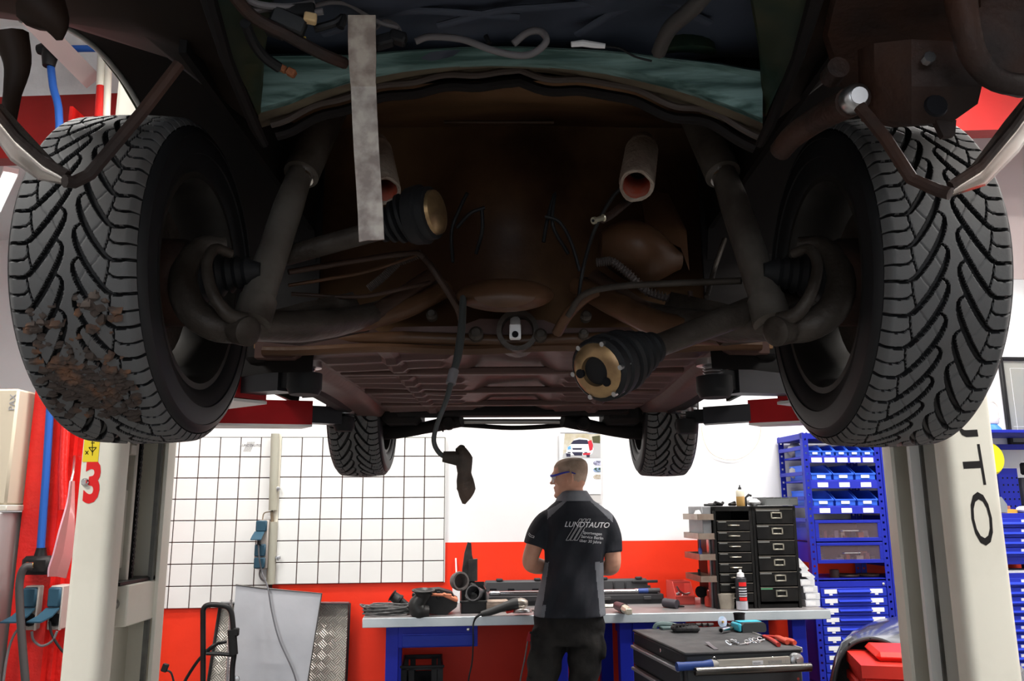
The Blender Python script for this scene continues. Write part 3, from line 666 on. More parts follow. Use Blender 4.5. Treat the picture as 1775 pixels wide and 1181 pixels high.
    # bumper bracket: V of a rod and a bright curved plate, hanging behind the wheel
    if sg < 0: q = [(310, 112), (250, 190), (155, 303), (128, 316), (112, 314)]; pl = [(-10, 200), (30, 250), (75, 290), (118, 315)]
    else: q = [(285, 185), (240, 240), (195, 310), (150, 330), (128, 336)]; pl = [(-20, 180), (20, 235), (75, 300), (128, 334)]
    br = cpt('bumper_bracket', B().tube([P(x, y, 1.02 - k * .01) for k, (x, y) in enumerate(q)], [.0085] * 5, 8), rustm)
    rows = []
    for k, (x, y) in enumerate(pl):
        w_ = (22, 26, 20, 6)[k]; rows.append([P(x - w_ * .45 * (c - 1), y + (c - .9) * w_, .985 + .016 * (c - 1) ** 2) for c in (0, .35, .7, 1, 1.3, 1.65, 2)])
    obj('bright_plate', B().sheet(rows, (0, .004, .002)), mat('bright_plate', (.62, .58, .54), .25, .9, (.3, .2, .15), 12, .6), br, 60)
    obj('plate_edge', B().tube([P(x, y - 12, .985) for x, y in pl], .006, 8), rustm, br)
    # side of the body with cut-outs for both wheels, sill line and upper body
    arch = lambda cy, r: [(cy + r * math.cos(R(a)), 1.93 + r * math.sin(R(a))) for a in range(0, 181, 10)][::-1]
    side_poly = [(.42, 2.34), (.60, 2.24), (1.02, 2.16)] + arch(1.548, .495)[3:] + [(2.05, 1.90), (3.2, 1.90)] + arch(3.62, .38)[1:] + [(4.05, 1.95), (4.3, 1.98), (4.34, 2.25), (4.2, 2.42), (3.6, 2.62), (3.1, 2.66), (1.4, 2.72), (1.0, 2.64), (.5, 2.58), (.42, 2.46)]
    cpt('side_panel', B().prism(side_poly, (M(-.845), 0, 0), (0, 1, 0), (0, 0, 1), (M(-.012), 0, 0)) if False else B().prism(side_poly, (M(-.84), 0, 0), (0, 1, 0), (0, 0, 1), (M(-.014), 0, 0)), green2, 30)
    cpt('side_underfloor', B().box(M(-.84), M(-.66), 2.03, 2.06, 1.9, 2.3).box(M(-.84), M(-.655), 2.05, 3.2, 2.02, 2.03), dark)
    # front suspension
    b = B().tube([P(640, 752, 3.55), P(688, 748, 3.5), P(735, 742, 3.45), P(800, 728, 3.4)], [.03, .032, .026, .03], 12, 4)
    cpt('front_control_arm', b, dark)
    cpt('front_jounce_mass', B().bx(P(700, 718, 3.45), (.16, .22, .10), (0, 0, 0), .02), dark)
    rows = []
    for k in range(19):
        a = R(180 * k / 18); rows.append([(M(-.45), 3.62 + .37 * math.cos(a), 1.95 + .37 * math.sin(a)), (M(-.84), 3.62 + .37 * math.cos(a), 1.93 + .37 * math.sin(a))])
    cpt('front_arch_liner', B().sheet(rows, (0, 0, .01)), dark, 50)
    # jacking point bolts and brackets above the lift pads
    cpt('jack_point', B().lathe(P(528, 604, 2.1), (0, 0, 1), [(0, .028), (.03, .034), (.034, .02), (.06, .02)], 16), rustm)
    cpt('rear_mount_plate', B().prism([(0, 0), (.07, .004), (.06, .018), (.01, .02)], P(485 if sg < 0 else 560, 603, 2.05), (1, 0, 0), (0, 0, 1), (0, .03, 0)), tan)
for sg in (-1, 1): side(sg)
# unseen upper body: roof and tail added so no light falls through, rounded like the real shell
rows = []
for y, hw, z in [(.40, .70, 2.40), (.45, .78, 2.56), (1.0, .81, 2.66), (1.4, .83, 2.74), (1.7, .80, 2.95), (2.1, .62, 3.12), (2.6, .58, 3.16), (3.0, .60, 3.05), (3.3, .80, 2.74), (3.8, .82, 2.62), (4.2, .80, 2.42), (4.36, .7, 2.2)]:
    rows.append([(hw * math.sin(R(a)), y, z - max(0, z - 2.53) * (1 - math.cos(R(a))) ** 1.2) for a in range(-90, 91, 15)])
cpt('body_shell', B().sheet(rows, (0, 0, .012)), mat('body_green', (.012, .06, .04), .25, 0, coat=.6), 60)
cpt('light_shield', B().box(-.83, .83, 1.45, 4.2, 2.62, 2.64).box(-.83, .83, .5, 1.45, 2.52, 2.54), dark)  # unseen cover above the underside, added to stop light leaking in
cpt('rear_apron', B().box(-.80, .80, .44, .47, 2.27, 2.56, .01), mat('body_green', (.012, .06, .04), .25, 0, coat=.6))
cpt('front_bulkhead', B().box(-.66, .66, 3.36, 3.40, fz + .03, 2.6).box(-.66, .66, 3.98, 4.25, 1.96, 2.0, .01), dark)
# front crossmember and bright under-bar
b = B().box(-.48, .48, 3.32, 3.42, W(887, 722, 3.37).z, 2.05, .012)
cpt('front_crossmember', b, dark)
cpt('front_under_bar', B().tube([W(768, 731, 3.5), W(1000, 731, 3.5)], .011, 12), mat('dull_bar', (.35, .33, .31), .4, .6))
b = B().tube([W(768, 735, 3.52), W(820, 738, 3.52), W(887, 742, 3.52), W(955, 739, 3.52), W(1005, 734, 3.52)], .010, 8, 4)
cpt('front_valance_lip', b, dark)
cpt('mount_hook', B().tube([W(766, 735, 3.4), W(768, 749, 3.4)], [.010, .003], 8), dark)
for x in (778, 1010): cpt('bar_mount', B().lathe(W(x, 734, 3.42), (0, -1, 0), [(0, .03), (.04, .03), (.05, .02)], 16), dark)
# drive shafts
def boot(b, a, d, r0, r1, n, L):
    pr = []
    for k in range(n):
        t = k / (n - 1); r = r0 + (r1 - r0) * t; pr += [(L * k / n, r), (L * (k + .35) / n, r * 1.0), (L * (k + .6) / n, r * .78), (L * (k + .85) / n, r * .8)]
    b.lathe(a, d, pr, 26)
p = [W(405, 470, 1.62), W(520, 437, 1.62), W(668, 396, 1.58)]
ds = cpt('drive_shaft', B().tube([p[0], p[1], p[2]], [.018, .021, .021], 14), castm, label='left drive shaft hanging inboard')
b = B(); a = W(660, 396, 1.58); d = W(715, 375, 1.56) - a; boot(b, a, d, .030, .052, 4, d.length); obj('boot', b, rubber, ds)
a = W(712, 376, 1.56); d = (W(775, 364, 1.53) - a); b = B().lathe(a, d, [(0, .040), (.006, .058), (.03, .060), (.034, .053), (.05, .053), (.053, .045)], 26); jt = obj('inner_joint', b, rubber, ds)
obj('joint_face', B().lathe(a + d.normalized() * .05, d, [(0, .046), (.01, .044), (.016, .028)], 22), bronze, ds)
p = [W(1400, 500, 1.62), W(1300, 538, 1.56), W(1130, 604, 1.47)]
ds = cpt('drive_shaft', B().tube(p, [.016, .026, .021], 16).tube([W(1150, 596, 1.475), W(1122, 607, 1.465)], [.021, .027], 16), castm, label='right drive shaft hanging down with its joint uncovered')
b = B(); a = W(1132, 603, 1.47); d = W(1062, 632, 1.41) - a; boot(b, a, d, .030, .056, 4, d.length); obj('boot', b, rubber, ds)
a = W(1066, 630, 1.41); d = W(1012, 652, 1.345) - a; b = B().lathe(a, d, [(0, .044), (.008, .056), (.014, .058), (.028, .058), (.031, .054), (.05, .056), (.056, .05)], 28); obj('inner_joint', b, rubber, ds)
dn = d.normalized(); e = a + dn * .05; b = B().lathe(e, dn, [(0, .049), (.006, .048), (.012, .040), (.014, .026), (.004, .024)], 26)
f = obj('joint_face', b, bronze, ds)
up = dn.cross(Vector((0, 0, 1))).normalized(); u2 = dn.cross(up)
for k in range(6):
    c = e + (up * math.cos(R(60 * k)) + u2 * math.sin(R(60 * k))) * .05; obj('bolt', B().cyl(c - dn * .03, c + dn * .010, .0045, 8), steel, ds)
obj('ball_window', B().lathe(e + dn * .010 + up * .03, dn, [(0, .008), (.006, .008)], 10), hole_m, ds); obj('ball_window', B().lathe(e + dn * .010 - up * .02 + u2 * .02, dn, [(0, .008), (.006, .008)], 10), hole_m, ds)
# warm-air ducts
for (x0, y0, x1, y1, Y0, Y1, r) in ((1112, 262, 1103, 322, 1.74, 1.60, .036), (655, 262, 668, 330, 1.74, 1.60, .031)):
    a = W(x0, y0, Y0); c = W(x1, y1, Y1); d = c - a; L = d.length; pr = [(-.05, r * .8), (0, r)]
    for k in range(9): t = L * k / 9; pr += [(t, r * 1.05), (t + L / 18, r * .98)]
    pr += [(L, r * .98), (L * 1.0, r * .80), (L * .4, r * .76)]
    du = cpt('heater_duct', B().lathe(a, d, pr, 24), fabric)
    rg = []
    dn = d.normalized(); u1 = dn.cross(Vector((1, 0, 0))).normalized(); u2 = dn.cross(u1)
    for k in range(25): q = R(15 * k); rg.append(c + dn * .003 * math.sin(q * 5) + (u1 * math.cos(q) + u2 * math.sin(q)) * r * (.9 + .05 * math.sin(3 * q)))
    obj('frayed_mouth', B().tube(rg, .0035, 6), fabric, du)
    obj('duct_lining', B().lathe(a, d, [(L * .5, r * .80), (L * .995, r * .84), (L * .995, r * .79), (L * .5, r * .74)], 24, closed=True), orange, du)
    obj('duct_inside', B().lathe(a, d, [(L * .45, r * .7), (L * .5, r * .7)], 16), hole_m, du)
# exhaust / tank lump on the right, panels
cpt('muffler_shield', B().rings([(W(1040 + 10 * k, 425 + 2 * k, 1.95), (0, .03 + .07 * math.sin(math.pi * min(1, k / 15 + .1)), 0), (0, .0, .02 + .055 * math.sin(math.pi * min(1, k / 15 + .08)))) for k in range(15)], 20), wax2)
cpt('shield_panel', B().sheet([[W(1110, 330, 2.0), W(1160, 340, 2.0), W(1190, 400, 2.0)], [W(1120, 400, 1.96), W(1180, 430, 1.96), W(1195, 470, 1.96)]], (0, .01, .01)), wax2)
# anti-roll bars, brake lines, corrugated hoses
T = lambda name, pts, r, m, sm=5, par=None, label=None: cpt(name, B().tube([W(*q) for q in pts], r, 8, sm), m, 50, label, par)
T('anti_roll_bar', [(985, 548, 1.84), (1010, 512, 1.8), (1060, 498, 1.75), (1150, 492, 1.7), (1285, 487, 1.62)], .0075, castm)
T('anti_roll_bar', [(500, 472, 1.66), (600, 455, 1.72), (700, 440, 1.76), (735, 447, 1.8), (790, 520, 1.86)], .0065, wax)
T('brake_line', [(733, 445, 1.8), (752, 470, 1.8), (790, 530, 1.84), (800, 560, 1.9)], .007, wax)
T('brake_line', [(500, 495, 1.72), (560, 485, 1.75), (640, 470, 1.8), (730, 440, 1.85)], .004, wax2)
T('brake_line', [(505, 510, 1.75), (620, 515, 1.8), (700, 500, 1.85), (745, 490, 1.9)], .005, wax)
for pts in ([(785, 455, 1.9), (783, 400, 1.9), (800, 355, 1.88), (810, 335, 1.86)], [(792, 395, 1.86), (815, 370, 1.84), (840, 360, 1.84)], [(835, 360, 1.84), (836, 400, 1.86), (825, 440, 1.9)], [(942, 420, 1.86), (948, 385, 1.86), (962, 335, 1.86), (958, 390, 1.86), (985, 440, 1.9)], [(945, 375, 1.84), (970, 385, 1.84), (990, 420, 1.86), (1005, 470, 1.88)], [(1000, 540, 1.86), (1010, 470, 1.86), (1030, 400, 1.8), (1060, 345, 1.74), (1078, 325, 1.72)]):
    T('fuel_hose', pts, .0045, black_p)
f = T('breather_hose', [(1045, 380, 1.62), (1060, 372, 1.66), (1075, 360, 1.7), (1100, 340, 1.8)], .009, rustm)
obj('hose_nipple', B().lathe(W(1028, 383, 1.60), W(1052, 376, 1.62) - W(1028, 383, 1.60), [(0, .0075), (.006, .0075), (.007, .005), (.028, .006), (.03, .008)], 12), mat('nipple', (.65, .6, .45), .3, .8), f)
obj('nipple_bore', B().lathe(W(1028, 383, 1.598), (0, -1, 0), [(0, .003), (.002, .003)], 8), hole_m, f)
def corr(name, pts, r, m):
    b = B().tube([W(*q) for q in pts], r * .8, 8, 5); P_ = [W(*q) for q in pts]
    n = 34
    for k in range(n):
        t = k / (n - 1) * (len(P_) - 1); i = min(int(t), len(P_) - 2); u_ = t - i; c = P_[i].lerp(P_[i + 1], u_); d = (P_[i + 1] - P_[i]).normalized(); b.lathe(c - d * .002, d, [(0, r * .9), (.002, r * 1.15), (.004, r * .9)], 10)
    return cpt(name, b, m)
corr('corrugated_hose', [(1035, 455, 1.84), (1060, 452, 1.84), (1090, 475, 1.84), (1120, 505, 1.84), (1160, 518, 1.84), (1198, 518, 1.84)], .010, mat('corr', (.07, .055, .05), .5))
corr('corrugated_hose', [(640, 500, 1.86), (665, 480, 1.86), (690, 455, 1.86), (730, 440, 1.86)], .009, mat('corr', (.07, .055, .05), .5))
T('bracket_strut', [(1196, 548, 1.78), (1198, 520, 1.78), (1196, 505, 1.78)], .006, rustm, 0)
T('bracket_strut', [(1225, 515, 1.8), (1240, 460, 1.84), (1256, 415, 1.9)], .006, castm, 0)
T('crossmember_arm', [(1000, 495, 1.98), (1060, 525, 1.88), (1150, 565, 1.76), (1250, 575, 1.68)], [.024, .03, .03, .03], wax2)
T('crossmember_arm', [(775, 500, 2.0), (700, 535, 1.92), (600, 560, 1.84)], [.022, .026, .03], wax2)
T('linkage_rod', [(965, 578, 1.9), (985, 545, 1.86), (1012, 518, 1.84), (1035, 505, 1.84)], .013, wax2)
# hanging sensor cable
cb = T('hanging_cable', [(803, 516, 1.80), (800, 570, 1.74), (793, 620, 1.70), (785, 650, 1.68), (775, 690, 1.66), (758, 735, 1.65), (752, 765, 1.65), (762, 786, 1.65), (778, 794, 1.65)], [.008, .009, .009, .007, .0055, .005, .005, .005, .0055], mat('cable_grey', (.05, .052, .05), .5), 5, None, 'grey cable hanging down in front of the tiled wall')
obj('cable_sleeve', B().tube([W(787, 642, 1.68), W(781, 666, 1.67)], .0105, 10), greyhose, cb)
cn = mat('dirty_connector', (.035, .028, .022), .6, 0, (.09, .06, .045), 25, .8, .4, 80)
obj('connector', B().tube([W(768, 792, 1.65), W(786, 794, 1.65), W(804, 798, 1.65)], [.011, .014, .015], 10).tube([W(801, 778, 1.65), W(804, 795, 1.65), W(805, 820, 1.65), W(806, 832, 1.65), W(808, 848, 1.65), W(806, 862, 1.65), W(804, 874, 1.65)], [.008, .018, .014, .017, .019, .012, .003], 14, 3).tube([W(799, 782, 1.645), W(801, 774, 1.65)], [.012, .006], 8), cn, cb)
# metal strap
rows = []
for px, py, Y in [(627, 26, 1.10), (627, 60, 1.115), (628, 100, 1.135), (629, 142, 1.155), (630, 150, 1.16), (632, 200, 1.165), (635, 260, 1.17), (639, 320, 1.175), (642, 370, 1.18), (644, 416, 1.185)]:
    h = 24 - (1.0 if py > 140 else 0) * 2.2; rows.append([W(px - h, py + (3 if py > 400 else 0), Y), W(px - h * .3, py, Y), W(px + h * .3, py, Y), W(px + h, py - (1 if py > 400 else 0), Y)])
cpt('metal_strap', B().sheet(rows, (0, .003, 0)), strapm, 20, 'bare metal strap with a bend, hanging from the rear panel')
# cables lying along the rear panel
T('panel_cable', [(720, 72, 1.20), (745, 64, 1.20), (800, 68, 1.20), (850, 86, 1.20), (895, 96, 1.20), (925, 92, 1.19), (947, 72, 1.18), (938, 55, 1.18), (915, 56, 1.18), (890, 76, 1.185)], .0058, greyhose)
T('panel_cable', [(545, 10, 1.10), (575, 4, 1.10), (605, 8, 1.11), (632, 25, 1.12), (660, 40, 1.13), (690, 48, 1.14)], .0035, greyhose)
T('panel_cable', [(650, 50, 1.15), (668, 36, 1.15), (688, 44, 1.15), (697, 62, 1.15)], .003, greyhose)
T('drain_hose', [(1245, -40, 1.0), (1205, 10, 1.06), (1165, 45, 1.12), (1150, 70, 1.16), (1142, 90, 1.19)], .0125, mat('drain_hose', (.06, .055, .052), .5))
cpt('white_connector', B().tube([W(990, 77, 1.20), W(1010, 75, 1.20), W(1030, 78, 1.20), W(1049, 80, 1.20)], [.0045, .0055, .0052, .004], 8), white_pl)
T('trim_wire', [(1049, 80, 1.2), (1075, 84, 1.21), (1100, 98, 1.22), (1130, 106, 1.22)], .0018, black_p)
T('trim_clip', [(842, 62, 1.2), (848, 75, 1.2)], .004, black_p, 0)
# wiring loom at the top left
hm = mat('loom_orange', (.20, .07, .03), .6, 0, (.35, .17, .08), 30, .7)
L = [([(395, -20, 1.0), (440, 30, 1.05), (500, 62, 1.08), (555, 92, 1.12), (598, 110, 1.16)], .009, rustm), ([(425, 40, 1.05), (440, 75, 1.1), (460, 100, 1.13), (485, 118, 1.15)], .008, black_p), ([(420, -5, 1.03), (450, 8, 1.05), (500, 12, 1.07), (545, 5, 1.08)], .005, greyhose), ([(430, 20, 1.05), (470, 15, 1.07), (520, 25, 1.08), (560, 20, 1.08)], .005, greyhose), ([(470, 55, 1.08), (500, 68, 1.09), (530, 66, 1.1)], .0025, mat('wire_yellow', (.5, .36, .05), .5)), ([(455, 45, 1.07), (480, 30, 1.08), (500, 48, 1.08), (520, 75, 1.1)], .004, black_p), ([(545, 50, 1.1), (580, 40, 1.1), (595, 30, 1.1), (590, 48, 1.1)], .006, black_p)]
loom = None
for pts, r, m in L:
    b = B().tube([W(*q) for q in pts], r, 8, 5)
    if loom is None: loom = cpt('wiring_loom', b, m)
    else: obj('wire', b, m, loom)
obj('relay_block', B().bx(W(500, 40, 1.08), (.05, .03, .026), (.2, .3, .3), .003).bx(W(520, 20, 1.08), (.045, .02, .02), (.1, -.2, .2), .003).bx(W(478, 52, 1.08), (.03, .02, .02), (0, .4, 0), .003), black_p, loom)
obj('cream_plug', B().bx(W(538, 32, 1.075), (.018, .014, .014), (0, .1, .2), .002), mat('cream_plug', (.6, .42, .22), .5), loom)
obj('plug_end', B().bx(W(490, 119, 1.15), (.014, .012, .010), (0, .5, 0), .002).bx(W(505, 126, 1.15), (.014, .012, .012), (0, .5, 0), .002).bx(W(596, 110, 1.16), (.012, .012, .012), (0, .4, 0), .002), hm, loom)
obj('black_plug', B().bx(W(690, 66, 1.14), (.026, .02, .018), (0, .3, 0), .003).bx(W(665, 72, 1.14), (.03, .02, .018), (0, -.3, 0), .003), black_p, loom)
# right rear corner: jack mount, bolt, heat shield
b = B().tube([W(1352, 262, 1.26), W(1375, 236, 1.22), (W(1420, 205, 1.16)), W(1472, 178, 1.08)], [.018, .019, .02, .022], 14, 4)
tl = cpt('tow_arm', b, rustm); obj('arm_bolt', B().lathe(W(1486, 168, 1.06), (0, -1, -.2), [(-.03, .020), (0, .020), (.004, .017), (.006, .012), (.008, .012)], 16), steel, tl)
obj('arm_eye', B().lathe(W(1440, 135, 1.1), (0, -1, 0), [(0, .016), (.03, .016)], 14), rustm, tl)
b = B().sheet([[W(1515, 75, 1.02), W(1580, 68, 1.0), W(1650, 72, .99), W(1700, 95, .98)], [W(1516, 140, 1.05), W(1580, 150, 1.01), W(1650, 150, 1.0), W(1702, 150, .99)], [W(1520, 205, 1.08), W(1580, 216, 1.04), W(1650, 212, 1.03), W(1695, 180, 1.02)]], (0, .05, .02))
jk = cpt('jack_mount_box', b, rustm, 30); obj('slot', B().lathe(W(1622, 184, 1.0), (0, -1, 0), [(0, .016), (.004, .014)], 14), hole_m, jk); obj('bolt_head', B().lathe(W(1606, 105, .99), (0, -1, 0), [(0, .008), (.01, .008)], 8).lathe(W(1673, 104, .97), (0, -1, 0), [(0, .006), (.01, .006)], 8), steel, jk)
obj('box_tongue', B().prism([(-.014, 0), (.014, 0), (.010, -.022), (-.006, -.024)], W(1640, 208, 1.03), (1, 0, 0), (0, 0, 1), (0, .01, 0)), rustm, jk)
b = B().tube([W(1660, -40, .92), W(1672, 40, .93), W(1690, 100, .94), W(1730, 140, .95), W(1800, 150, .96)], [.02, .018, .016, .014, .014], 10, 4)
cpt('tail_bracket', b, rustm)
b = B().sheet([[W(1460, -50, .95), W(1560, -50, .93), W(1640, -50, .92), W(1700, -50, .92)], [W(1435, 60, 1.10), W(1560, 66, 1.08), W(1640, 72, 1.07), W(1700, 90, 1.06)], [W(1462, 150, 1.2), W(1560, 160, 1.18), W(1640, 165, 1.17), W(1700, 150, 1.15)]], (0, .02, .01))
cpt('rear_corner_plate', b, rustm)
cpt('tail_disc', B().lathe(W(1780, 60, 1.0), (0, -1, -.25), [(0, .085), (.01, .085), (.02, .07), (.022, .02)], 26), rustm)
b = B().tube([W(18, 60, 1.05), W(30, 110, 1.06), W(22, 160, 1.06), W(14, 215, 1.05)], [.024, .018, .012, .010], 10, 4).tube([W(70, 10, 1.02), W(95, 40, 1.02), W(103, 70, 1.03)], [.035, .020, .004], 10, 3)
cpt('tail_bracket', b, mat('valance_brown', (.03, .016, .010), .6))
# ================= along the back wall (room frame: u, v, z) =================
FR[-1] = RM
VF = -.75
zt = RP(630, 1072.5, VF).z; uL = RP(628, 1080, VF).x; uR2 = RP(1440, 1062, VF).x
PX = lambda px, py, v: RP(px, py, v)
def on(px, py): return ZP(px, py, zt)      # a point on the worktop
wb = thing('workbench', 'long workbench with a galvanised top and blue steel legs under the tool chests', 'workbench', ((uL + uR2) / 2, -.38, 0))
obj('worktop', B().box(uL, uR2, VF, -.03, zt - .048, zt, .003), galv, wb)
obj('top_surface', B().box(uL + .004, uR2 - .004, VF + .004, -.035, zt, zt + .0012), mat('worn_top', (.20, .19, .19), .35, .3, (.36, .33, .33), 3, .8), wb)
for a, b in ((669, 691), (962, 984), (1074, 1097), (1374, 1398)):
    for v0 in (VF + .06, -.16): obj('leg', B().box(RP(a, 1100, VF + .06).x, RP(b, 1100, VF + .06).x, v0, v0 + .06, 0, zt - .05, .003), blue_p, wb)
obj('leg_stretcher', B().box(RP(691, 1120, -.2).x, RP(1374, 1120, -.2).x, -.16, -.12, .12, .2), blue_p, wb)
def drawer_box(pa, pb, pt, pbm, key):
    v = VF + .05; x0, x1 = RP(pa, 1100, v).x, RP(pb, 1100, v).x; z1, z0 = RP(pa, pt, v).z, RP(pa, pbm, v).z
    d = obj('drawer_case', B().box(x0, x1, v, v + .45, z0, zt - .05, .003), blue_p, wb)
    dz = z1 - z0
    obj('drawer', B().box(x0 + .022, x1 - .018, v - .012, v, z0 + .006, z0 + dz * .62, .003), mat('blue_drawer', (.012, .03, .34), .35), d)
    obj('drawer_grip', B().box(x0 + .024, x1 - .02, v - .018, v, z0 + dz * .62, z0 + dz * .66, .002), mat('blue_edge', (.05, .07, .5), .35), d)
    if key: obj('key_lock', B().lathe((x1 - .05, v - .001, z0 + dz * .84), (0, -1, 0), [(0, .009), (.004, .009), (.006, .006)], 14), chrome, d)
drawer_box(690, 828, 1088, 1124, True); drawer_box(1097, 1190, 1082, 1114, False)
# crate under the bench
def crate(px0, px1, ptop, pv, lab):
    x0, x1 = RP(px0, 1170, pv).x, RP(px1, 1170, pv).x; zc = RP(px0, ptop, pv).z
    b = B(); D_ = .34; t_ = .01
    for z0, z1 in ((zc - .025, zc), (zc - .27, zc - .09)):
        b.box(x0, x1, pv, pv + t_, z0, z1, .003).box(x0, x1, pv + D_, pv + D_ + t_, z0, z1, .003).box(x0, x0 + t_, pv, pv + D_, z0, z1, .003).box(x1 - t_, x1, pv, pv + D_, z0, z1, .003)
    for x in (x0, x0 + (x1 - x0) * .18, x0 + (x1 - x0) * .72, x1 - .03): b.box(x, x + .03, pv, pv + t_, zc - .1, zc - .01).box(x, x + .03, pv + D_, pv + D_ + t_, zc - .1, zc - .01)
    b.box(x0, x1, pv, pv + D_, zc - .28, zc - .27); b.box(x0 - .006, x1 + .006, pv - .006, pv, zc - .012, zc + .002, .002)
    t = tag(obj('crate', b, black_p), lab, 'crate'); return t
crate(695, 768, 1155, -.55, 'black plastic crate on the low shelf under the left of the workbench')
zc = RP(730, 1155, -.55).z - .28
obj('lower_shelf', B().box(uL + .2, RP(1360, 1100, -.5).x, -.66, -.12, zc - .03, zc - .002), blue_p, wb)
# wheel and odds under the right part
c = RP(1118, 1172, -.5); wt = thing('spare_disc', 'pale ring-shaped brake part lying in the dark under the workbench', 'car part', (c.x, -.5, zc))
b = B().tube([Vector((c.x, -.5, c.z - .02)) + Vector((.062 * math.cos(R(a)), 0, .062 * math.sin(R(a)))) for a in range(-30, 211, 12)], .011, 8)
b.box(c.x - .06, c.x + .06, -.51, -.40, zc, c.z - .05, .01); obj('ring', b, white_pl, wt)
obj('orange_part', B().bx((c.x - .075, -.48, c.z - .03), (.02, .05, .04), (0, 0, .3), .004), mat('orange_pl', (.6, .15, .02), .5), wt)
obj('dark_housing', B().box(c.x - .1, c.x + .11, -.47, -.30, zc, c.z + .005, .02).lathe((c.x + .02, -.44, c.z + .02), (0, 0, 1), [(0, .05), (.04, .045), (.05, .02)], 14), black_p, wt)
# ---- conduit and sockets on the tiles ----
def pw(px, py, v=-.045): return RP(px, py, v)
cd_ = B(); r = .026
cd_.tube([pw(477, 752), pw(473, 885)], r, 12).tube([pw(473, 905), pw(469, 1013)], r, 12)
t = obj('wall_conduit', cd_, mat('old_conduit', (.36, .35, .29), .5, 0, (.22, .19, .12), 8, .7, .1, 40, stretch=(1, 1, .3), c0=.5, c1=.75)); tag(t, 'old cream conduit running down over the white tiles', 'pipe')
obj('corner_strip', B().box(pw(479, 752).x, pw(488, 752).x, -.03, -.022, pw(480, 1013).z, pw(480, 752).z), mat('strip_cream', (.72, .68, .58), .5), t)
for y in (847, 967): obj('pipe_clamp', B().bx(pw(476, y, -.05) + Vector((.02, 0, 0)), (.03, .02, .02), (0, 0, 0), .003).cyl(pw(482, y, -.06), pw(482, y + 5, -.06), .006, 8), steel, t)
obj('thin_cable', B().tube([pw(471, 887, -.05), pw(458, 890, -.05), pw(455, 902, -.06)], .004, 6, 5).tube([pw(471, 887, -.05), pw(472, 905, -.05)], .009, 8), mat('cable_brown', (.16, .12, .08), .5), t)
sock_b = mat('socket_blue', (.028, .075, .115), .4, 0, (.02, .055, .085), 8, .6); sock_g = mat('socket_body', (.42, .38, .35), .5)
x0, x1 = pw(443, 930, -.10).x, pw(462, 930, -.10).x; xr = pw(468, 930, -.03).x; Z = lambda y: pw(450, y, -.10).z
t = thing('socket_block', 'stack of blue flap sockets beside the conduit on the tiled wall', 'socket', ((x0 + x1) / 2, -.05, Z(988)))
obj('housing', B().box(x0 + .006, xr, -.095, -.022, Z(987), Z(902), .006), sock_g, t)
for a, b_ in ((902, 923), (943, 966), (966, 987)): obj('flap', B().box(x0, x1, -.115, -.09, Z(b_) + .004, Z(a) - .002, .006), sock_b, t)
obj('open_flap', B().sheet([[(x0 - .004, -.11, Z(923)), (x1 - .01, -.11, Z(923))], [(x0 - .012, -.15, Z(931)), (x1 - .014, -.15, Z(931))], [(x0 - .015, -.17, Z(936)), (x1 - .016, -.17, Z(936))]], (0, 0, .006)), sock_b, t)
obj('plug', B().tube([pw(449, 932, -.115), pw(449, 945, -.13)], .012, 8), black_p, t)
cbl = B().tube([pw(448, 940, -.13), pw(449, 965, -.14), pw(455, 995, -.12), pw(464, 1018, -.245), pw(471, 1060, -.27), pw(484, 1110, -.30), pw(510, 1170, -.325), pw(523, 1230, -.34)], .0045, 8, 6)
o = obj('power_cable', cbl, mat('cable_grey2', (.10, .10, .11), .5)); tag(o, 'thin grey cable hanging from the tiled wall over the leaning sheet', 'cable')
o = obj('power_cable', B().tube([pw(451, 988, -.05), pw(450, 998, -.05), pw(455, 1006, -.05), pw(465, 1006, -.05)], .005, 8, 5), greyhose); tag(o, 'short cable loop below the blue sockets on the tiles', 'cable')
# ---- things leaning on the left of the wall ----
tread_al = None
def chequer():
    m = mat('chequer_plate', (.62, .58, .52), .3, .45, (.45, .42, .38), 6, .7)
    nt = m.node_tree; p = nt.nodes['Principled BSDF']; tc = nt.nodes.new('ShaderNodeTexCoord'); mp = nt.nodes.new('ShaderNodeMapping'); mp.inputs['Scale'].default_value = (24, 24, 24); mp.inputs['Rotation'].default_value = (0, R(45), 0)
    ck = nt.nodes.new('ShaderNodeTexChecker'); ck.inputs['Scale'].default_value = 1
    w1 = nt.nodes.new('ShaderNodeTexWave'); w1.bands_direction = 'X'; w1.inputs['Scale'].default_value = 1.2; w2 = nt.nodes.new('ShaderNodeTexWave'); w2.bands_direction = 'Z'; w2.inputs['Scale'].default_value = 1.2
    mx = nt.nodes.new('ShaderNodeMix'); bn = nt.nodes.new('ShaderNodeBump'); bn.inputs['Strength'].default_value = 1; bn.inputs['Distance'].default_value = .004
    nt.links.new(tc.outputs['Object'], mp.inputs[0])
    for q in (ck, w1, w2): nt.links.new(mp.outputs[0], q.inputs['Vector'])
    nt.links.new(ck.outputs['Fac'], mx.inputs[0]); nt.links.new(w1.outputs['Fac'], mx.inputs[2]); nt.links.new(w2.outputs['Fac'], mx.inputs[3]); nt.links.new(mx.outputs[0], bn.inputs['Height']); nt.links.new(bn.outputs[0], p.inputs['Normal'])
    return m
def slant(pts, v_of):   # pixel outline -> points on a leaning plane v_of(py)
    return [RP(x, y, v_of(y)) for x, y in pts]
vb = lambda y: -.06 - (y - 1040) / 420 * .12
P_ = slant([(383, 1046), (606, 1046), (600, 1181), (590, 1440), (320, 1440), (362, 1181)], vb)
t = thing('tool_box_lid', 'chequer-plate aluminium tray leaning on the red wall behind the grey sheet', 'metal tray', (P_[0].x + .4, -.15, 0))
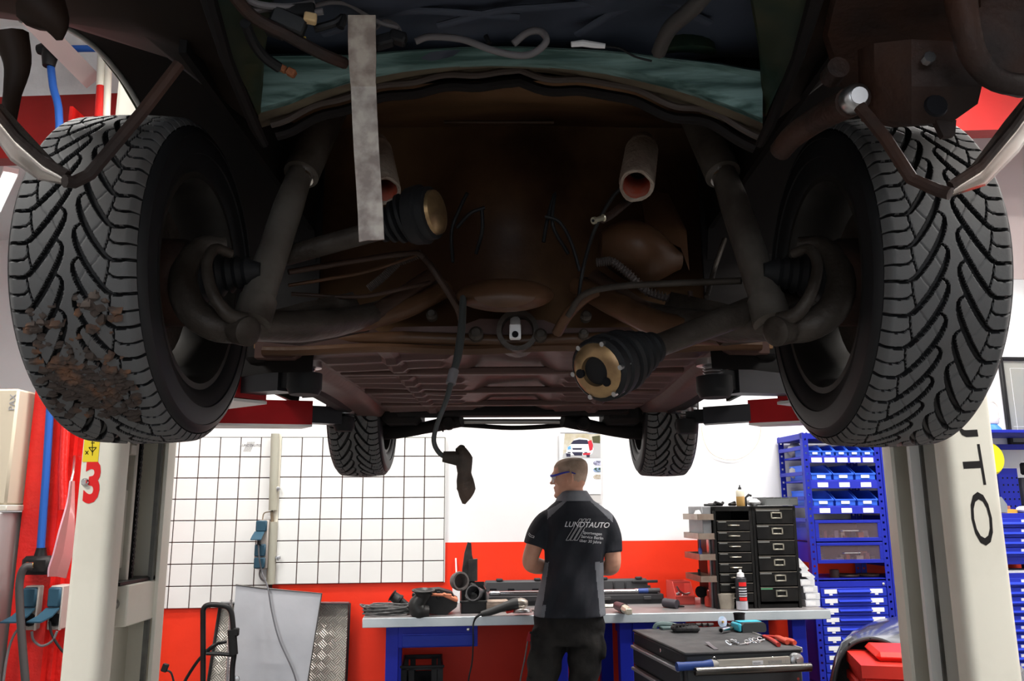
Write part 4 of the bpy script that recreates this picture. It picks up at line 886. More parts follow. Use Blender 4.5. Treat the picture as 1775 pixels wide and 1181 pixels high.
def plate(poly, dv, m, name, par): 
    n = len(poly); b = B(); vs = [Vector(p) for p in poly] + [Vector(p) + Vector((0, dv, 0)) for p in poly]
    b.add(vs, [tuple(range(n)), tuple(range(n, 2 * n))[::-1]] + [(i, (i + 1) % n, n + (i + 1) % n, n + i) for i in range(n)]); return obj(name, b, m, par, 25)
plate(P_, .008, chequer(), 'tray_bottom', t)
ed = [P_[i] for i in (4, 5, 0, 1, 2, 3)]
for i in range(5):
    a, b_ = ed[i], ed[i + 1]; q = B(); q.tube([a, b_], .009, 6); n_ = Vector((0, -.05, 0)); q.add([a, b_, b_ + n_, a + n_, a + Vector((0, 0, .006)), b_ + Vector((0, 0, .006)), b_ + n_ + Vector((0, 0, .006)), a + n_ + Vector((0, 0, .006))], [(0, 1, 2, 3), (7, 6, 5, 4), (0, 4, 5, 1), (2, 6, 7, 3), (1, 5, 6, 2), (0, 3, 7, 4)])
    obj('tray_rim', q, mat('tray_rim', (.10, .10, .105), .3, .8), t)
vs_ = lambda y: -.22 - (y - 1015) / 420 * .16
P_ = slant([(409, 1014), (558, 1029), (552, 1075), (534, 1181), (500, 1440), (380, 1440), (396, 1181)], vs_)
t = tag(plate(P_, .003, mat('grey_sheet', (.34, .345, .37), .4, .35, (.46, .46, .49), 2.5, .6, .06, 25), 'metal_sheet', None), 'bent grey metal sheet leaning in front of the chequer-plate tray', 'metal sheet')
obj('bent_edge', B().tube([P_[0] + Vector((0, -.004, 0)), P_[0].lerp(P_[1], .3) + Vector((0, -.006, -.004)), P_[1] + Vector((0, -.004, 0)), P_[3] + Vector((0, -.004, 0))], .004, 6), mat('dark_edge', (.08, .075, .07), .5, .4), t)
# hand truck
V_ = lambda px, py, v=-.75: RP(px, py, v)
t = thing('hand_truck', 'black tubular hand truck standing left of the grey metal sheet', 'hand truck', (V_(380, 1100).x, -.75, 0))
b = B().tube([V_(350, 1400), V_(352, 1181), V_(352, 1075), V_(353, 1056), V_(362, 1049), V_(385, 1050), V_(398, 1056), V_(403, 1075), V_(406, 1130), V_(402, 1181), V_(400, 1400)], .0135, 10, 5)
obj('frame', b, black_m, t)
obj('cross_bar', B().tube([V_(358, 1133), V_(380, 1134), V_(404, 1136)], .010, 8, 4).tube([V_(358, 1129), V_(372, 1118), V_(392, 1113, -.70)], .008, 8, 4), black_m, t)
obj('grip', B().tube([V_(402, 1092, -.76), V_(405, 1135, -.76)], .022, 10).bx(V_(409, 1096, -.76), (.03, .03, .04), (0, 0, 0), .005), rubber, t)
obj('axle_bracket', B().lathe(V_(409, 1178, -.72), (0, -1, 0), [(0, .02), (.02, .02), (.022, .012)], 14), steel, t)
o = obj('strap_cable', B().tube([V_(310, 1200, -.7), V_(330, 1165, -.7), V_(350, 1138, -.72), V_(375, 1118, -.7)], .008, 8, 5), black_p); tag(o, 'black cable sagging behind the hand truck', 'cable')
b = B().tube([V_(392, 1200, -.6), V_(398, 1100, -.55), V_(401, 1040, -.5)], .007, 8); o = obj('steel_rod', b, steel); tag(o, 'thin steel rod standing behind the hand truck', 'rod')
t = thing('black_hook_stand', 'small black clamp at the foot of the left lift post', 'clamp', V_(288, 1160))
obj('clamp_jaw', B().bx(V_(286, 1158), (.03, .02, .04), (0, .3, 0), .004).tube([V_(284, 1162), V_(296, 1166), V_(302, 1185)], .005, 6, 4), black_p, t)
# ---- sockets on the red pillar, hose, flap ----
FR[-1] = I4
Yp = 4.70
for k, (a, b_) in enumerate(((40, 67), (84, 109))):
    x0, x1 = W(a, 1050, Yp).x, W(b_, 1050, Yp).x; xs_ = W(b_ + 11, 1050, Yp + .08).x; Zp = lambda y: W(60, y, Yp).z
    t = thing('flap_socket', '%s of the two blue flap sockets on the red pillar' % ('left' if k == 0 else 'right'), 'socket', ((x0 + x1) / 2, Yp, Zp(1093)), 'flap sockets on the red pillar')
    obj('housing', B().box(x0, xs_, Yp - .0, Yp + .12, Zp(1093), Zp(1016), .006).box(x1 - .004, x1 + .004, Yp - .02, Yp, Zp(1093), Zp(1017), .002), sock_g, t)
    obj('flap', B().box(x0 + .002, x1 - .004, Yp - .03, Yp, Zp(1053), Zp(1018), .01), sock_b, t)
    obj('open_flap', B().sheet([[(x0, Yp - .02, Zp(1056)), (x1 - .005, Yp - .02, Zp(1056))], [(x0 - .02, Yp - .06, Zp(1068)), (x1 - .02, Yp - .06, Zp(1068))], [(x0 - .05, Yp - .11, Zp(1076)), (x1 - .05, Yp - .11, Zp(1076))]], (0, -.002, .008)), sock_b, t)
    obj('socket_mouth', B().lathe((x0 + .05, Yp - .001, Zp(1075)), (0, -1, 0), [(0, .033), (.012, .033), (.012, .026), (.002, .024)], 16), black_p, t)
for pts, r, lab in (([(40, 1082), (25, 1100), (14, 1130), (6, 1181), (2, 1230)], .007, 'grey cable dropping to the left from the pillar sockets'), ([(55, 1095), (58, 1110), (72, 1120), (90, 1112), (99, 1095)], .007, 'grey cable loop between the two pillar sockets'), ([(86, 1078), (90, 1100), (105, 1125), (130, 1150)], .007, 'dark cable running right from the pillar sockets behind the lift post')):
    o = obj('socket_cable', B().tube([W(x, y, Yp - .04) for x, y in pts], r, 8, 6), greyhose if 'grey' in lab else rubber); tag(o, lab, 'cable')
o = obj('air_line', B().tube([W(88, 690, 4.70), W(80, 820, 4.70), W(70, 958, 4.70)], .021, 12), mat('air_blue', (.02, .12, .50), .35)); tag(o, 'blue air line running down the red pillar', 'pipe')
t = thing('air_outlet', 'black air outlet box at the foot of the blue air line', 'air outlet', W(68, 994, 4.7))
obj('box', B().bx(W(68, 980, 4.68), (.16, .10, .10), (0, 0, 0), .02).lathe(W(70, 966, 4.7), (0, 0, 1), [(0, .035), (.04, .026), (.05, .026)], 12), black_p, t)
obj('brass_fitting', B().lathe(W(58, 980, 4.60), Vector((-1, -.4, -.1)), [(0, .016), (.02, .016), (.022, .02), (.035, .02), (.037, .012), (.05, .012)], 8), mat('brass', (.6, .4, .12), .25, 1), t)
o = obj('air_hose', B().tube([W(56, 982, 4.57), W(42, 985, 4.55), W(34, 1010, 4.55), (W(35, 1060, 4.55)), W(39, 1120, 4.55), W(44, 1181, 4.55), W(46, 1240, 4.55)], .020, 12, 6), mat('hose_dark', (.055, .05, .05), .4)); tag(o, 'thick black air hose curving down from the air outlet', 'hose')
rows = []
for x, y, w_, Y in [(122, 834, 7, 4.4), (117, 870, 12, 4.36), (103, 920, 26, 4.3), (93, 960, 33, 4.28), (85, 985, 33, 4.27), (84, 1000, 30, 4.27)]:
    rows.append([W(x, y, Y), W(x + w_ * .5, y, Y - .02), W(x + w_, y + (3 if y > 980 else 0), Y)])
o = obj('plastic_flap', B().sheet(rows, (0, .004, 0)), mat('flap_pink', (.42, .14, .14), .25, 0, (.30, .13, .12), 6, .7)); tag(o, 'curved pinkish plastic panel hanging between the red pillar and the left lift post', 'panel')
obj('flap_edge', B().tube([r_[0] for r_ in rows], .005, 6, 4), mat('flap_edge', (.6, .35, .42), .4), o)
obj('hanger', B().tube([W(123, 836, 4.4), W(127, 820, 4.42), W(129, 800, 4.5), W(129, 790, 4.86)], .006, 6), steel, o)
# ---- calendar, hanging wire loop ----
FR[-1] = RM
v = -.012
t = thing('calendar', 'wall calendar with a rally car photo behind the mechanic', 'calendar', RP(1005, 858, v))
cpnt = lambda px, py, dv=0: RP(px, py, v - dv)
def pf(name, pts, m, dv, par): 
    b = B(); p = [cpnt(x, y, dv) for x, y in pts]; n = len(p); b.add(p + [q + Vector((0, .0004, 0)) for q in p], [tuple(range(n)), tuple(range(n, 2 * n))[::-1]] + [(i, (i + 1) % n, n + (i + 1) % n, n + i) for i in range(n)]); return obj(name, b, m, par, 20)
pg = pf('page', [(969, 750), (1041, 750), (1042, 857), (970, 857)], mat('cal_paper', (.8, .81, .84), .6), 0, t)
obj('wire_binding', B().tube([cpnt(971, 750, .003), cpnt(1040, 750, .003)], .0016, 6), grey_ink, t)
pc_ = pf('photo', [(970, 752), (1041, 752), (1041, 794), (970, 794)], mat('photo_bg', (.42, .36, .22), .5, 0, (.62, .60, .55), 14, .9), .001, t)
MW = mat('ph_white', (.75, .78, .82), .5); MD = mat('ph_dark', (.03, .03, .06), .5); MR = mat('ph_red', (.55, .03, .05), .5); MBl = mat('ph_blue', (.15, .4, .7), .5); MG = mat('ph_road', (.45, .45, .46), .6)
pf('road', [(1000, 768), (1041, 764), (1041, 794), (972, 794), (976, 788)], MG, .0014, t)
pf('grid_fade', [(970, 752), (979, 752), (975, 794), (970, 794)], MW, .0015, t)
pf('car_body', [(981, 786), (983, 776), (990, 770), (995, 762), (1003, 759), (1014, 760), (1020, 762), (1025, 771), (1029, 778), (1027, 786), (1022, 790), (985, 789)], MW, .0018, t)
pf('windscreen', [(989, 770), (994, 764), (1004, 762), (1018, 763), (1021, 770)], MD, .0022, t)
pf('grille', [(992, 777), (1009, 777), (1008, 780), (993, 780)], MD, .0022, t)
pf('lower_grille', [(991, 784), (1010, 784), (1009, 790), (996, 790)], MD, .0022, t)
for a in ((984, 784), (1013, 784)): pf('fog_lamp', [a, (a[0] + 5, a[1]), (a[0] + 5, a[1] + 2), (a[0], a[1] + 2)], MD, .0022, t)
pf('wheel_shadow', [(981, 786), (989, 787), (989, 792), (982, 792)], MD, .0022, t)
pf('wheel_shadow', [(1016, 787), (1023, 786), (1022, 793), (1017, 793)], MD, .0022, t)
pf('red_stripe', [(1019, 765), (1025, 763), (1028, 772), (1027, 780), (1022, 782)], MR, .0023, t); pf('red_stripe', [(1010, 786), (1024, 785), (1022, 789), (1011, 789)], MR, .0024, t)
pf('blue_patch', [(984, 775), (989, 773), (990, 779), (984, 780)], MBl, .0022, t)
pf('trees', [(1026, 757), (1040, 755), (1040, 769), (1028, 768)], mat('ph_trees', (.08, .08, .04), .6), .0016, t)
text('page_head', '―――――――', .012, cpnt(1019, 753, .0025), (1, 0, 0), (0, 0, 1), MBl, t, .0001)
for k, y in enumerate((799, 811, 823)):
    pf('small_photo', [(1028, y + 4), (1030, y + 1), (1033, y), (1041, y), (1041, y + 8), (1033, y + 8), (1030, y + 7)], [mat('ph1', (.10, .10, .16), .5, 0, (.6, .6, .8), 70, .9), mat('ph2', (.03, .08, .04), .5, 0, (.4, .5, .8), 70, .9), mat('ph3', (.35, .3, .22), .5, 0, (.6, .55, .5), 70, .9)][k], .001, t)
pf('lower_grey_sheet', [(1021, 857), (1041, 857), (1042, 872), (1022, 872)], mat('lower_grey', (.55, .54, .53), .7), -.003, t)  # plain grey sheet below the page's lower right corner
lp_ = [(1216, 735), (1219, 760), (1230, 783), (1250, 795), (1275, 797), (1296, 788), (1312, 770), (1319, 745), (1318, 700)]
o = obj('wire_loop', B().tube([RP(x, y, -.01) for x, y in lp_], .0025, 6, 6), mat('wire_beige', (.6, .52, .42), .5)); tag(o, 'thin beige wire hanging in a loop on the white wall', 'wire')
# ================= things on the workbench =================
z = zt + .0012
def base(px, py): q = ZP(px, py, z); return q
# coiled cable with plug
c = base(672, 1066); t = thing('cable_coil', 'coil of grey cable with a black connector at the left end of the workbench', 'cable', (c.x, c.y, z))
b = B(); pts = []
for k in range(110):
    a = k * .62; r_ = .105 + .014 * math.sin(k * 1.7); pts.append((c.x + r_ * 1.15 * math.cos(a), c.y + .015 + r_ * .8 * math.sin(a), z + .005 + .0004 * k + .003 * math.sin(k * 2.3)))
b.tube(pts, .0042, 6, 2); obj('coil', b, mat('cable_coil', (.10, .10, .10), .45), t)
obj('loose_end', B().tube([(c.x - .10, c.y, z + .02), (c.x - .15, c.y + .03, z + .05), (c.x - .12, c.y + .05, z + .045), (c.x - .02, c.y + .06, z + .04)], .0042, 6, 5), mat('cable_coil', (.10, .10, .10), .45), t)
q = base(693, 1060); obj('connector', B().lathe((q.x - .045, q.y, z + .085), Vector((.75, -.1, -.5)), [(0, .036), (.004, .036), (.006, .028), (.04, .030), (.045, .034), (.055, .034), (.06, .024), (.10, .020), (.13, .012)], 18).lathe((q.x - .047, q.y, z + .087), Vector((.75, -.1, -.5)), [(0, .030), (.001, .030)], 16), black_p, t)
# air intake
c = base(748, 1064); t = thing('air_intake', 'black air filter housing with a bent rubber elbow on the workbench', 'car part', (c.x, c.y, z))
Lp = lambda px, py, dy=0: RP(px, py, base(748, 1066).y + dy)
obj('elbow', B().tube([Lp(734, 1026, -.06), Lp(731, 1037, -.06), Lp(722, 1049, -.06), Lp(728, 1060, -.06), Lp(742, 1061, -.05)], [.052, .036, .044, .048, .032], 18, 6).lathe(Lp(734, 1025, -.06), (0, -.1, 1), [(-.005, .045), (0, .060), (.006, .062), (.008, .054), (-.004, .04)], 22), mat('soft_rubber', (.028, .028, .028), .35), t)
b = B().prism([(0, 0), (.10, -.01), (.155, .03), (.16, .05), (.13, .105), (.06, .125), (-.03, .12), (-.045, .05)], Lp(741, 1064, -.02), (1, 0, 0), (0, 0, 1), (0, .12, 0))
obj('filter_box', b, mat('filter_box', (.024, .024, .024), .5), t, 20)
obj('filter_element', B().bx(Lp(757, 1029.5, .03), (.16, .13, .014), (0, .05, 0), .004).bx(Lp(780, 1034, .03), (.09, .13, .02), (0, .42, 0), .006), mat('filter_or', (.65, .22, .12), .6), t)
obj('clip', B().bx(Lp(760, 1032, -.025), (.02, .01, .04), (0, 0, 0), .003).bx(Lp(719, 1032, .02), (.03, .03, .02), (0, .3, 0), .004), black_p, t)
# parts bin with duct pieces
x0, x1 = base(799, 1063).x, base(843, 1063).x; c = base(820, 1064); yb = c.y
t = thing('parts_bin', 'black open-fronted parts bin between the filter housing and the angle grinder', 'storage bin', ((x0 + x1) / 2, yb, z))
H_ = .125
bb = B().box(x0, x1, yb, yb + .012, z, z + .060).box(x0 - .008, x1 + .004, yb - .01, yb + .004, z + .056, z + .068, .003).box(x0, x0 + .006, yb, yb + .24, z, z + H_).box(x1 - .006, x1, yb, yb + .24, z, z + H_).box(x0, x1, yb + .234, yb + .24, z, z + H_ + .02).box(x0, x1, yb, yb + .24, z, z + .005)
obj('bin_body', bb, mat('bin_black', (.018, .018, .018), .4), t)
obj('inner_funnel', B().lathe((x0 + .055, yb + .06, z + .045), Vector((0, -.5, 1)), [(0, .03), (.03, .034), (.05, .034), (.04, .028)], 18), mat('funnel_grey', (.16, .155, .15), .5), t)
Lq = lambda px, py, dy: RP(px, py, yb + dy)
t = thing('duct_tube', 'grey open tube end sticking out of the black parts bin', 'tube', Lq(822, 1040, .1))
a = Lq(820, 1028, -.01); d = Lq(836, 1036, .13) - a; obj('tube', B().lathe(a, d, [(0, .043), (0, .036), (.10, .034), (.16, .034), (.16, .040), (.006, .0405)], 24, closed=True), mat('duct_grey', (.10, .10, .105), .5), t)
obj('tube_inside', B().lathe(a + d * .6, d, [(0, .034), (.01, .034)], 18), hole_m, t)
t = thing('duct_bracket', 'tall black bracket standing up out of the parts bin', 'car part', Lq(815, 1020, .12))
b = B().prism([(0, 0), (.07, 0), (.075, .10), (.055, .17), (.05, .235), (.03, .24), (.012, .18), (.0, .09)], Lq(801, 1017, .12), (1, 0, 0), (0, 0, 1), (0, .02, 0)).prism([(0, 0), (.05, 0), (.05, .12), (.0, .115)], Lq(812, 1008, .10), (1, 0, 0), (0, 0, 1), (0, .04, 0)).tube([Lq(816, 1012, .12), Lq(826, 1026, .1)], .02, 10)
obj('bracket', b, mat('bracket_blk', (.03, .03, .03), .5, 0, (.09, .085, .08), 12, .7), t, 20)
obj('round_flange', B().lathe(Lq(792, 1008, .08), Vector((.5, -1, .1)), [(0, .045), (.03, .052), (.05, .05), (.05, .04), (0, .035)], 24), mat('flange_gr', (.14, .125, .12), .5, 0, (.06, .05, .05), 10, .6), t)
t = thing('steel_rod', 'thin white rod leaning on the red wall behind the filter housing', 'rod', RP(792, 1040, -.05)); obj('rod', B().tube([RP(793, 1042, -.06), RP(790, 968, -.015)], .005, 8), white_pl, t)
c = base(792, 1042); t = thing('white_canister', 'narrow white canister partly hidden behind the black parts bin', 'canister', (c.x, -.1, z)); obj('canister', B().lathe((c.x, -.1, z), (0, 0, 1), [(0, .03), (.09, .03), (.12, .02), (.14, .012), (.16, .012)], 16), white_pl, t)
# wooden block
c = base(860, 1061); t = tag(obj('wood_block', B().bx((c.x, c.y + .02, z + .03), (.14, .08, .06), (0, 0, .1), .006), mat('dirty_wood', (.42, .34, .28), .7, 0, (.2, .15, .12), 22, .8, stretch=(1, 1, 5))), 'dirty wooden block between the black bin and the angle grinder', 'wood block')
# angle grinder
Gp = lambda px, py, dy=0: RP(px, py, base(880, 1068).y + dy)
t = thing('angle_grinder', 'dark angle grinder lying on the front of the workbench left of the mechanic', 'power tool', (base(870, 1068).x, base(870, 1068).y, z))
obj('handle_body', B().tube([Gp(834, 1065), Gp(850, 1061), Gp(872, 1053), Gp(890, 1048), Gp(898, 1047)], [.014, .019, .022, .030, .031], 16, 4), mat('grinder', (.045, .045, .045), .5), t)
obj('gear_head', B().lathe(Gp(897, 1047), Vector((1, .1, .05)), [(0, .028), (.02, .03), (.04, .024), (.055, .012)], 16).lathe(Gp(902, 1052), (0, -.3, -1), [(-.02, .022), (.01, .022), (.02, .03), (.024, .03)], 16), mat('grinder_head', (.42, .38, .33), .35, .8, (.2, .17, .15), 30, .7), t)
obj('guard', B().lathe(Gp(905, 1058), (0, -.2, -1), [(0, .05), (.003, .052), (.014, .052), (.014, .049)], 22), steel, t)
obj('red_button', B().bx(Gp(885, 1060), (.05, .04, .012), (0, -.2, 0), .004), red_pl, t)
obj('cord', B().tube([Gp(836, 1064), Gp(826, 1070, -.03), RP(821, 1080, VF - .01), RP(820, 1092, VF - .02), RP(820, 1120, VF - .015), RP(818, 1150, VF - .01), RP(812, 1181, VF - .01), RP(808, 1240, VF)], [.009, .006, .0042, .004, .004, .004, .004, .004], 8, 5), rubber, t)
c = base(918, 1060); gm = mat('greasy_steel', (.16, .15, .14), .4, .6)
for k in range(12): tag(obj('bolt', B().bx((c.x + rnd.uniform(-.04, .04), c.y + rnd.uniform(-.05, .05), z + .006), (rnd.uniform(.01, .03), .009, .009), (0, 0, rnd.random() * 3), .002), gm), 'small greasy bolt scattered beside the grinder head', 'bolt', 'bolts beside the angle grinder')
# torque wrench case
x0, x1 = RP(840, 1044, -.30).x, RP(1148, 1044, -.30).x
t = thing('torque_wrench_case', 'long open black case behind the mechanic on the workbench', 'tool case', ((x0 + x1) / 2, -.2, z))
gc = mat('case_grey', (.035, .035, .038), .45); gl = mat('case_light', (.06, .06, .064), .45)
vf, vm = -.34, -.12; hB = .055
obj('case_base', B().box(x0, x1, vf, vf + .012, z, z + hB, .004).box(x0, x1, vm - .012, vm, z, z + hB, .004).box(x0, x0 + .012, vf, vm, z, z + hB, .004).box(x1 - .012, x1, vf, vm, z, z + hB, .004).box(x0, x1, vf, vm, z, z + .028), gc, t)
zl = RP(860, 1006, -.06).z
lid = obj('case_lid', B().box(x0 + .01, x1 - .03, -.10, -.055, z + hB - .01, zl, .012), gl, t)
for px in (866, 932, 1048, 1108): obj('latch', B().bx((RP(px, 1008, -.1).x, -.085, zl + .003), (.04, .03, .016), (0, 0, 0), .004), gc, lid)
for px in (855, 886, 928): obj('lid_recess', B().bx((RP(px, 1023, -.1).x, -.101, RP(px, 1023, -.1).z), (.04, .006, .016), (0, 0, 0), .002), hole_m, lid)
for px in (1045, 1064, 1084): obj('lid_rib', B().bx((RP(px, 1015, -.1).x, -.103, RP(px, 1015, -.1).z), (.010, .008, .045), (0, 0, 0), .003), gc, lid)
obj('lid_pocket', B().box(RP(1095, 1010, -.1).x, RP(1140, 1010, -.1).x, -.108, -.10, RP(1095, 1011, -.1).z, zl - .008, .004).bx((RP(1122, 1017, -.1).x, -.109, RP(1122, 1017, -.1).z), (.035, .004, .016), (0, 0, 0), 0), gc, lid)
for px in (1052, 1122): obj('front_catch', B().bx((RP(px, 1038, vf).x, vf - .004, z + .035), (.045, .01, .02), (0, 0, 0), .003), gl, t)
zw = z + .062
a = Vector((RP(866, 1034, -.22).x, -.22, zw)); q = Vector((RP(1142, 1026, -.22).x, -.22, zw))
t = thing('torque_wrench', 'long chrome torque wrench lying in the open black case', 'torque wrench', (a.x + .4, -.22, z + .05))
m1 = Vector((RP(1100, 1026, -.22).x, -.22, zw))
obj('shaft', B().tube([a, m1], .012, 14).lathe(m1, (1, 0, 0), [(0, .012), (.004, .015), (.02, .015), (.024, .013)], 14), chrome, t)
obj('blue_grip', B().tube([m1 + Vector((.015, 0, 0)), m1.lerp(q, .5), q], [.014, .016, .015], 14), mat('grip_blue', (.05, .09, .30), .4), t)
obj('grip_end', B().tube([m1.lerp(q, .55), q + Vector((.005, 0, 0))], .0165, 14), gl, t)
obj('ratchet_head', B().bx(a - Vector((.03, 0, 0)), (.07, .04, .026), (0, 0, 0), .008), steel, t)
# cloth, flashlight, battery
c = base(1060, 1052); rows = [[(c.x - .06 + .02 * i, c.y - .05 + .025 * j, z + .003 + .008 * abs(math.sin(i * 1.3 + j)) * (1 if 0 < j < 4 else .2)) for i in range(6)] for j in range(5)]
tag(obj('cleaning_rag', B().sheet(rows, (0, 0, .003)), mat('rag', (.62, .58, .5), .9)), 'crumpled off-white rag right of the mechanic on the workbench', 'rag')
c = base(1088, 1067); t = thing('work_light', 'dark hand-held light pointing off the front edge of the workbench', 'flashlight', (c.x, c.y, z))
Hh = lambda px, py: RP(px, py, c.y)
obj('body', B().tube([Vector((c.x - .02, c.y + .17, z + .03)), Vector((c.x - .006, c.y + .04, z + .028))], [.022, .027], 16), mat('light_body', (.06, .04, .045), .4), t)
obj('lamp_end', B().tube([Vector((c.x - .006, c.y + .04, z + .028)), Vector((c.x, c.y - .02, z + .022))], [.024, .02], 8).bx((c.x, c.y - .03, z + .022), (.034, .012, .03), (0, 0, 0), .003), mat('lamp_end', (.55, .5, .4), .35, .5), t)
c = base(1165, 1055); t = thing('battery_torch', 'small dark cylindrical tool lying left of the red bin', 'tool', (c.x, c.y, z))
obj('body', B().tube([Vector((c.x - .03, c.y + .05, z + .026)), Vector((c.x + .025, c.y - .02, z + .024))], .025, 16), mat('light_body2', (.05, .045, .055), .45), t)
obj('tip', B().tube([Vector((c.x + .03, c.y - .01, z + .012)), Vector((c.x + .07, c.y, z + .008))], [.008, .004], 8), black_p, t)
# red translucent bin
x0, x1 = base(1167, 1047).x, base(1201, 1047).x; yb = base(1180, 1049).y
t = thing('red_bin', 'red open-front bin holding small fittings on the workbench', 'storage bin', ((x0 + x1) / 2, yb, z))
def openbin(x0, x1, yb, z, dep, hf, hb, th, m, name, par):
    b = B().box(x0, x1, yb, yb + th, z, z + hf).box(x0, x1, yb + dep - th, yb + dep, z, z + hb).box(x0, x1, yb, yb + dep, z, z + th)
    for x in (x0, x1 - th): b.prism([(0, 0), (dep, 0), (dep, hb), (dep * .35, hb), (0, hf)], (x, yb, z), (0, 1, 0), (0, 0, 1), (th, 0, 0))
    b.box(x0 - .003, x1 + .003, yb - .004, yb + .002, z + hf - .006, z + hf + .002, .001); b.box(x0, x1, yb + dep * .35, yb + dep * .35 + .006, z + hb - .01, z + hb)
    return obj(name, b, m, par, 25)
openbin(x0, x1, yb, z, .20, .050, .125, .004, mat('red_clear', (.72, .10, .08), .25), 'bin_body', t)
for k in range(10): tag(obj('pipe_fitting', B().bx((rnd.uniform(x0 + .03, x1 - .03), yb + rnd.uniform(.03, .13), z + rnd.uniform(.02, .06)), (.03, .014, .014), (rnd.random() * 3, rnd.random(), rnd.random() * 3), .002), steel), 'small steel fitting lying inside the red bin', 'fitting', 'fittings in the red bin')
b = B().tube([(x0 + .02, yb + .05, z + .1), (x0 + .04, yb + .05, z + .07), (x0 + .07, yb + .05, z + .055), (x0 + .1, yb + .05, z + .06)], .006, 8, 4)
tag(obj('bent_pipe', b, steel), 'thin bent steel pipe sticking up among the fittings in the red bin', 'pipe')
# elbow tube, red bottle, tub, spray can
c = base(1222, 1048); e = RP(1215, 1026, c.y); t = thing('elbow_tube', 'black elbow pipe with its open mouth turned left beside the red oil bottle', 'tube', (c.x, c.y, z))
obj('elbow', B().tube([e + Vector((-.004, -.01, 0)), e + Vector((.03, .02, 0)), Vector((c.x + .01, c.y + .02, z + .05)), Vector((c.x + .005, c.y + .02, z))], [.030, .026, .018, .022], 18, 6), mat('elbow_blk', (.07, .07, .07), .35), t)
obj('mouth', B().lathe(e + Vector((-.006, -.012, 0)), Vector((-1, -1.0, 0)), [(0, .026), (.002, .026)], 18).lathe(e + Vector((-.002, -.006, 0)), Vector((-1, -1, 0)), [(0, .031), (.008, .033), (.010, .027)], 18), hole_m, t)
c = base(1233, 1052); t = thing('oil_bottle', 'dark red oil bottle with a metal spout beside the drawer chest', 'bottle', (c.x, c.y, z))
obj('bottle', B().lathe((c.x, c.y, z), (0, 0, 1), [(0, .032), (.004, .036), (.045, .036), (.056, .03), (.06, .022), (.085, .022), (.088, .018)], 24), mat('bottle_red', (.42, .045, .03), .4), t)
obj('spout', B().lathe((c.x, c.y, z + .086), (-.05, 0, 1), [(0, .02), (.008, .018), (.012, .010), (.022, .010), (.03, .004)], 14), chrome, t)
c = base(1263, 1057); t = tag(obj('plastic_tub', B().rings([((c.x, c.y + .035, z), (.042, 0, 0), (0, .03, 0)), ((c.x, c.y + .035, z + .004), (.044, 0, 0), (0, .032, 0)), ((c.x, c.y + .035, z + .078), (.052, 0, 0), (0, .038, 0)), ((c.x, c.y + .035, z + .082), (.054, 0, 0), (0, .04, 0))], 20), mat('dirty_tub', (.50, .46, .38), .5, 0, (.3, .25, .2), 18, .6)), 'grubby whitish plastic tub in front of the drawer chest', 'tub')
c = base(1287, 1058); t = thing('spray_can', 'black and silver spray can with red and white print in front of the drawer chest', 'spray can', (c.x, c.y, z))
cz = lambda y: RP(1287, y, c.y).z
obj('can', B().lathe((c.x, c.y, z), (0, 0, 1), [(0, .029), (.003, .031), (.165, .031), (.17, .029), (.178, .020)], 24), mat('can_black', (.03, .03, .035), .3, .2), t)
obj('can_foot_print', B().lathe((c.x, c.y, z + .004), (0, 0, 1), [(0, .0314), (.045, .0314)], 24), mat('can_silver', (.55, .56, .62), .35, .4), t)
obj('cap', B().lathe((c.x, c.y, z + .176), (0, 0, 1), [(0, .021), (.02, .019), (.026, .008), (.04, .007)], 18), white_pl, t)
def canprint(z0, z1, m, w_=.030):
    b = B(); rows = [[(c.x + .0318 * math.sin(a), c.y - .0318 * math.cos(a), zz) for a in np.linspace(-w_ / .031, w_ / .031, 7)] for zz in (z0, z1)]; b.sheet(rows, (0, .0005, 0)); obj('label_print', b, m, t)
canprint(cz(1016), cz(1009), mat('pr_red', (.7, .02, .02), .4), .022); canprint(cz(1041), cz(1035), mat('pr_red', (.7, .02, .02), .4), .022)
for y in (1019, 1023.5, 1028, 1032): canprint(cz(y + 1.6), cz(y), mat('pr_white', (.7, .7, .75), .4), .024)
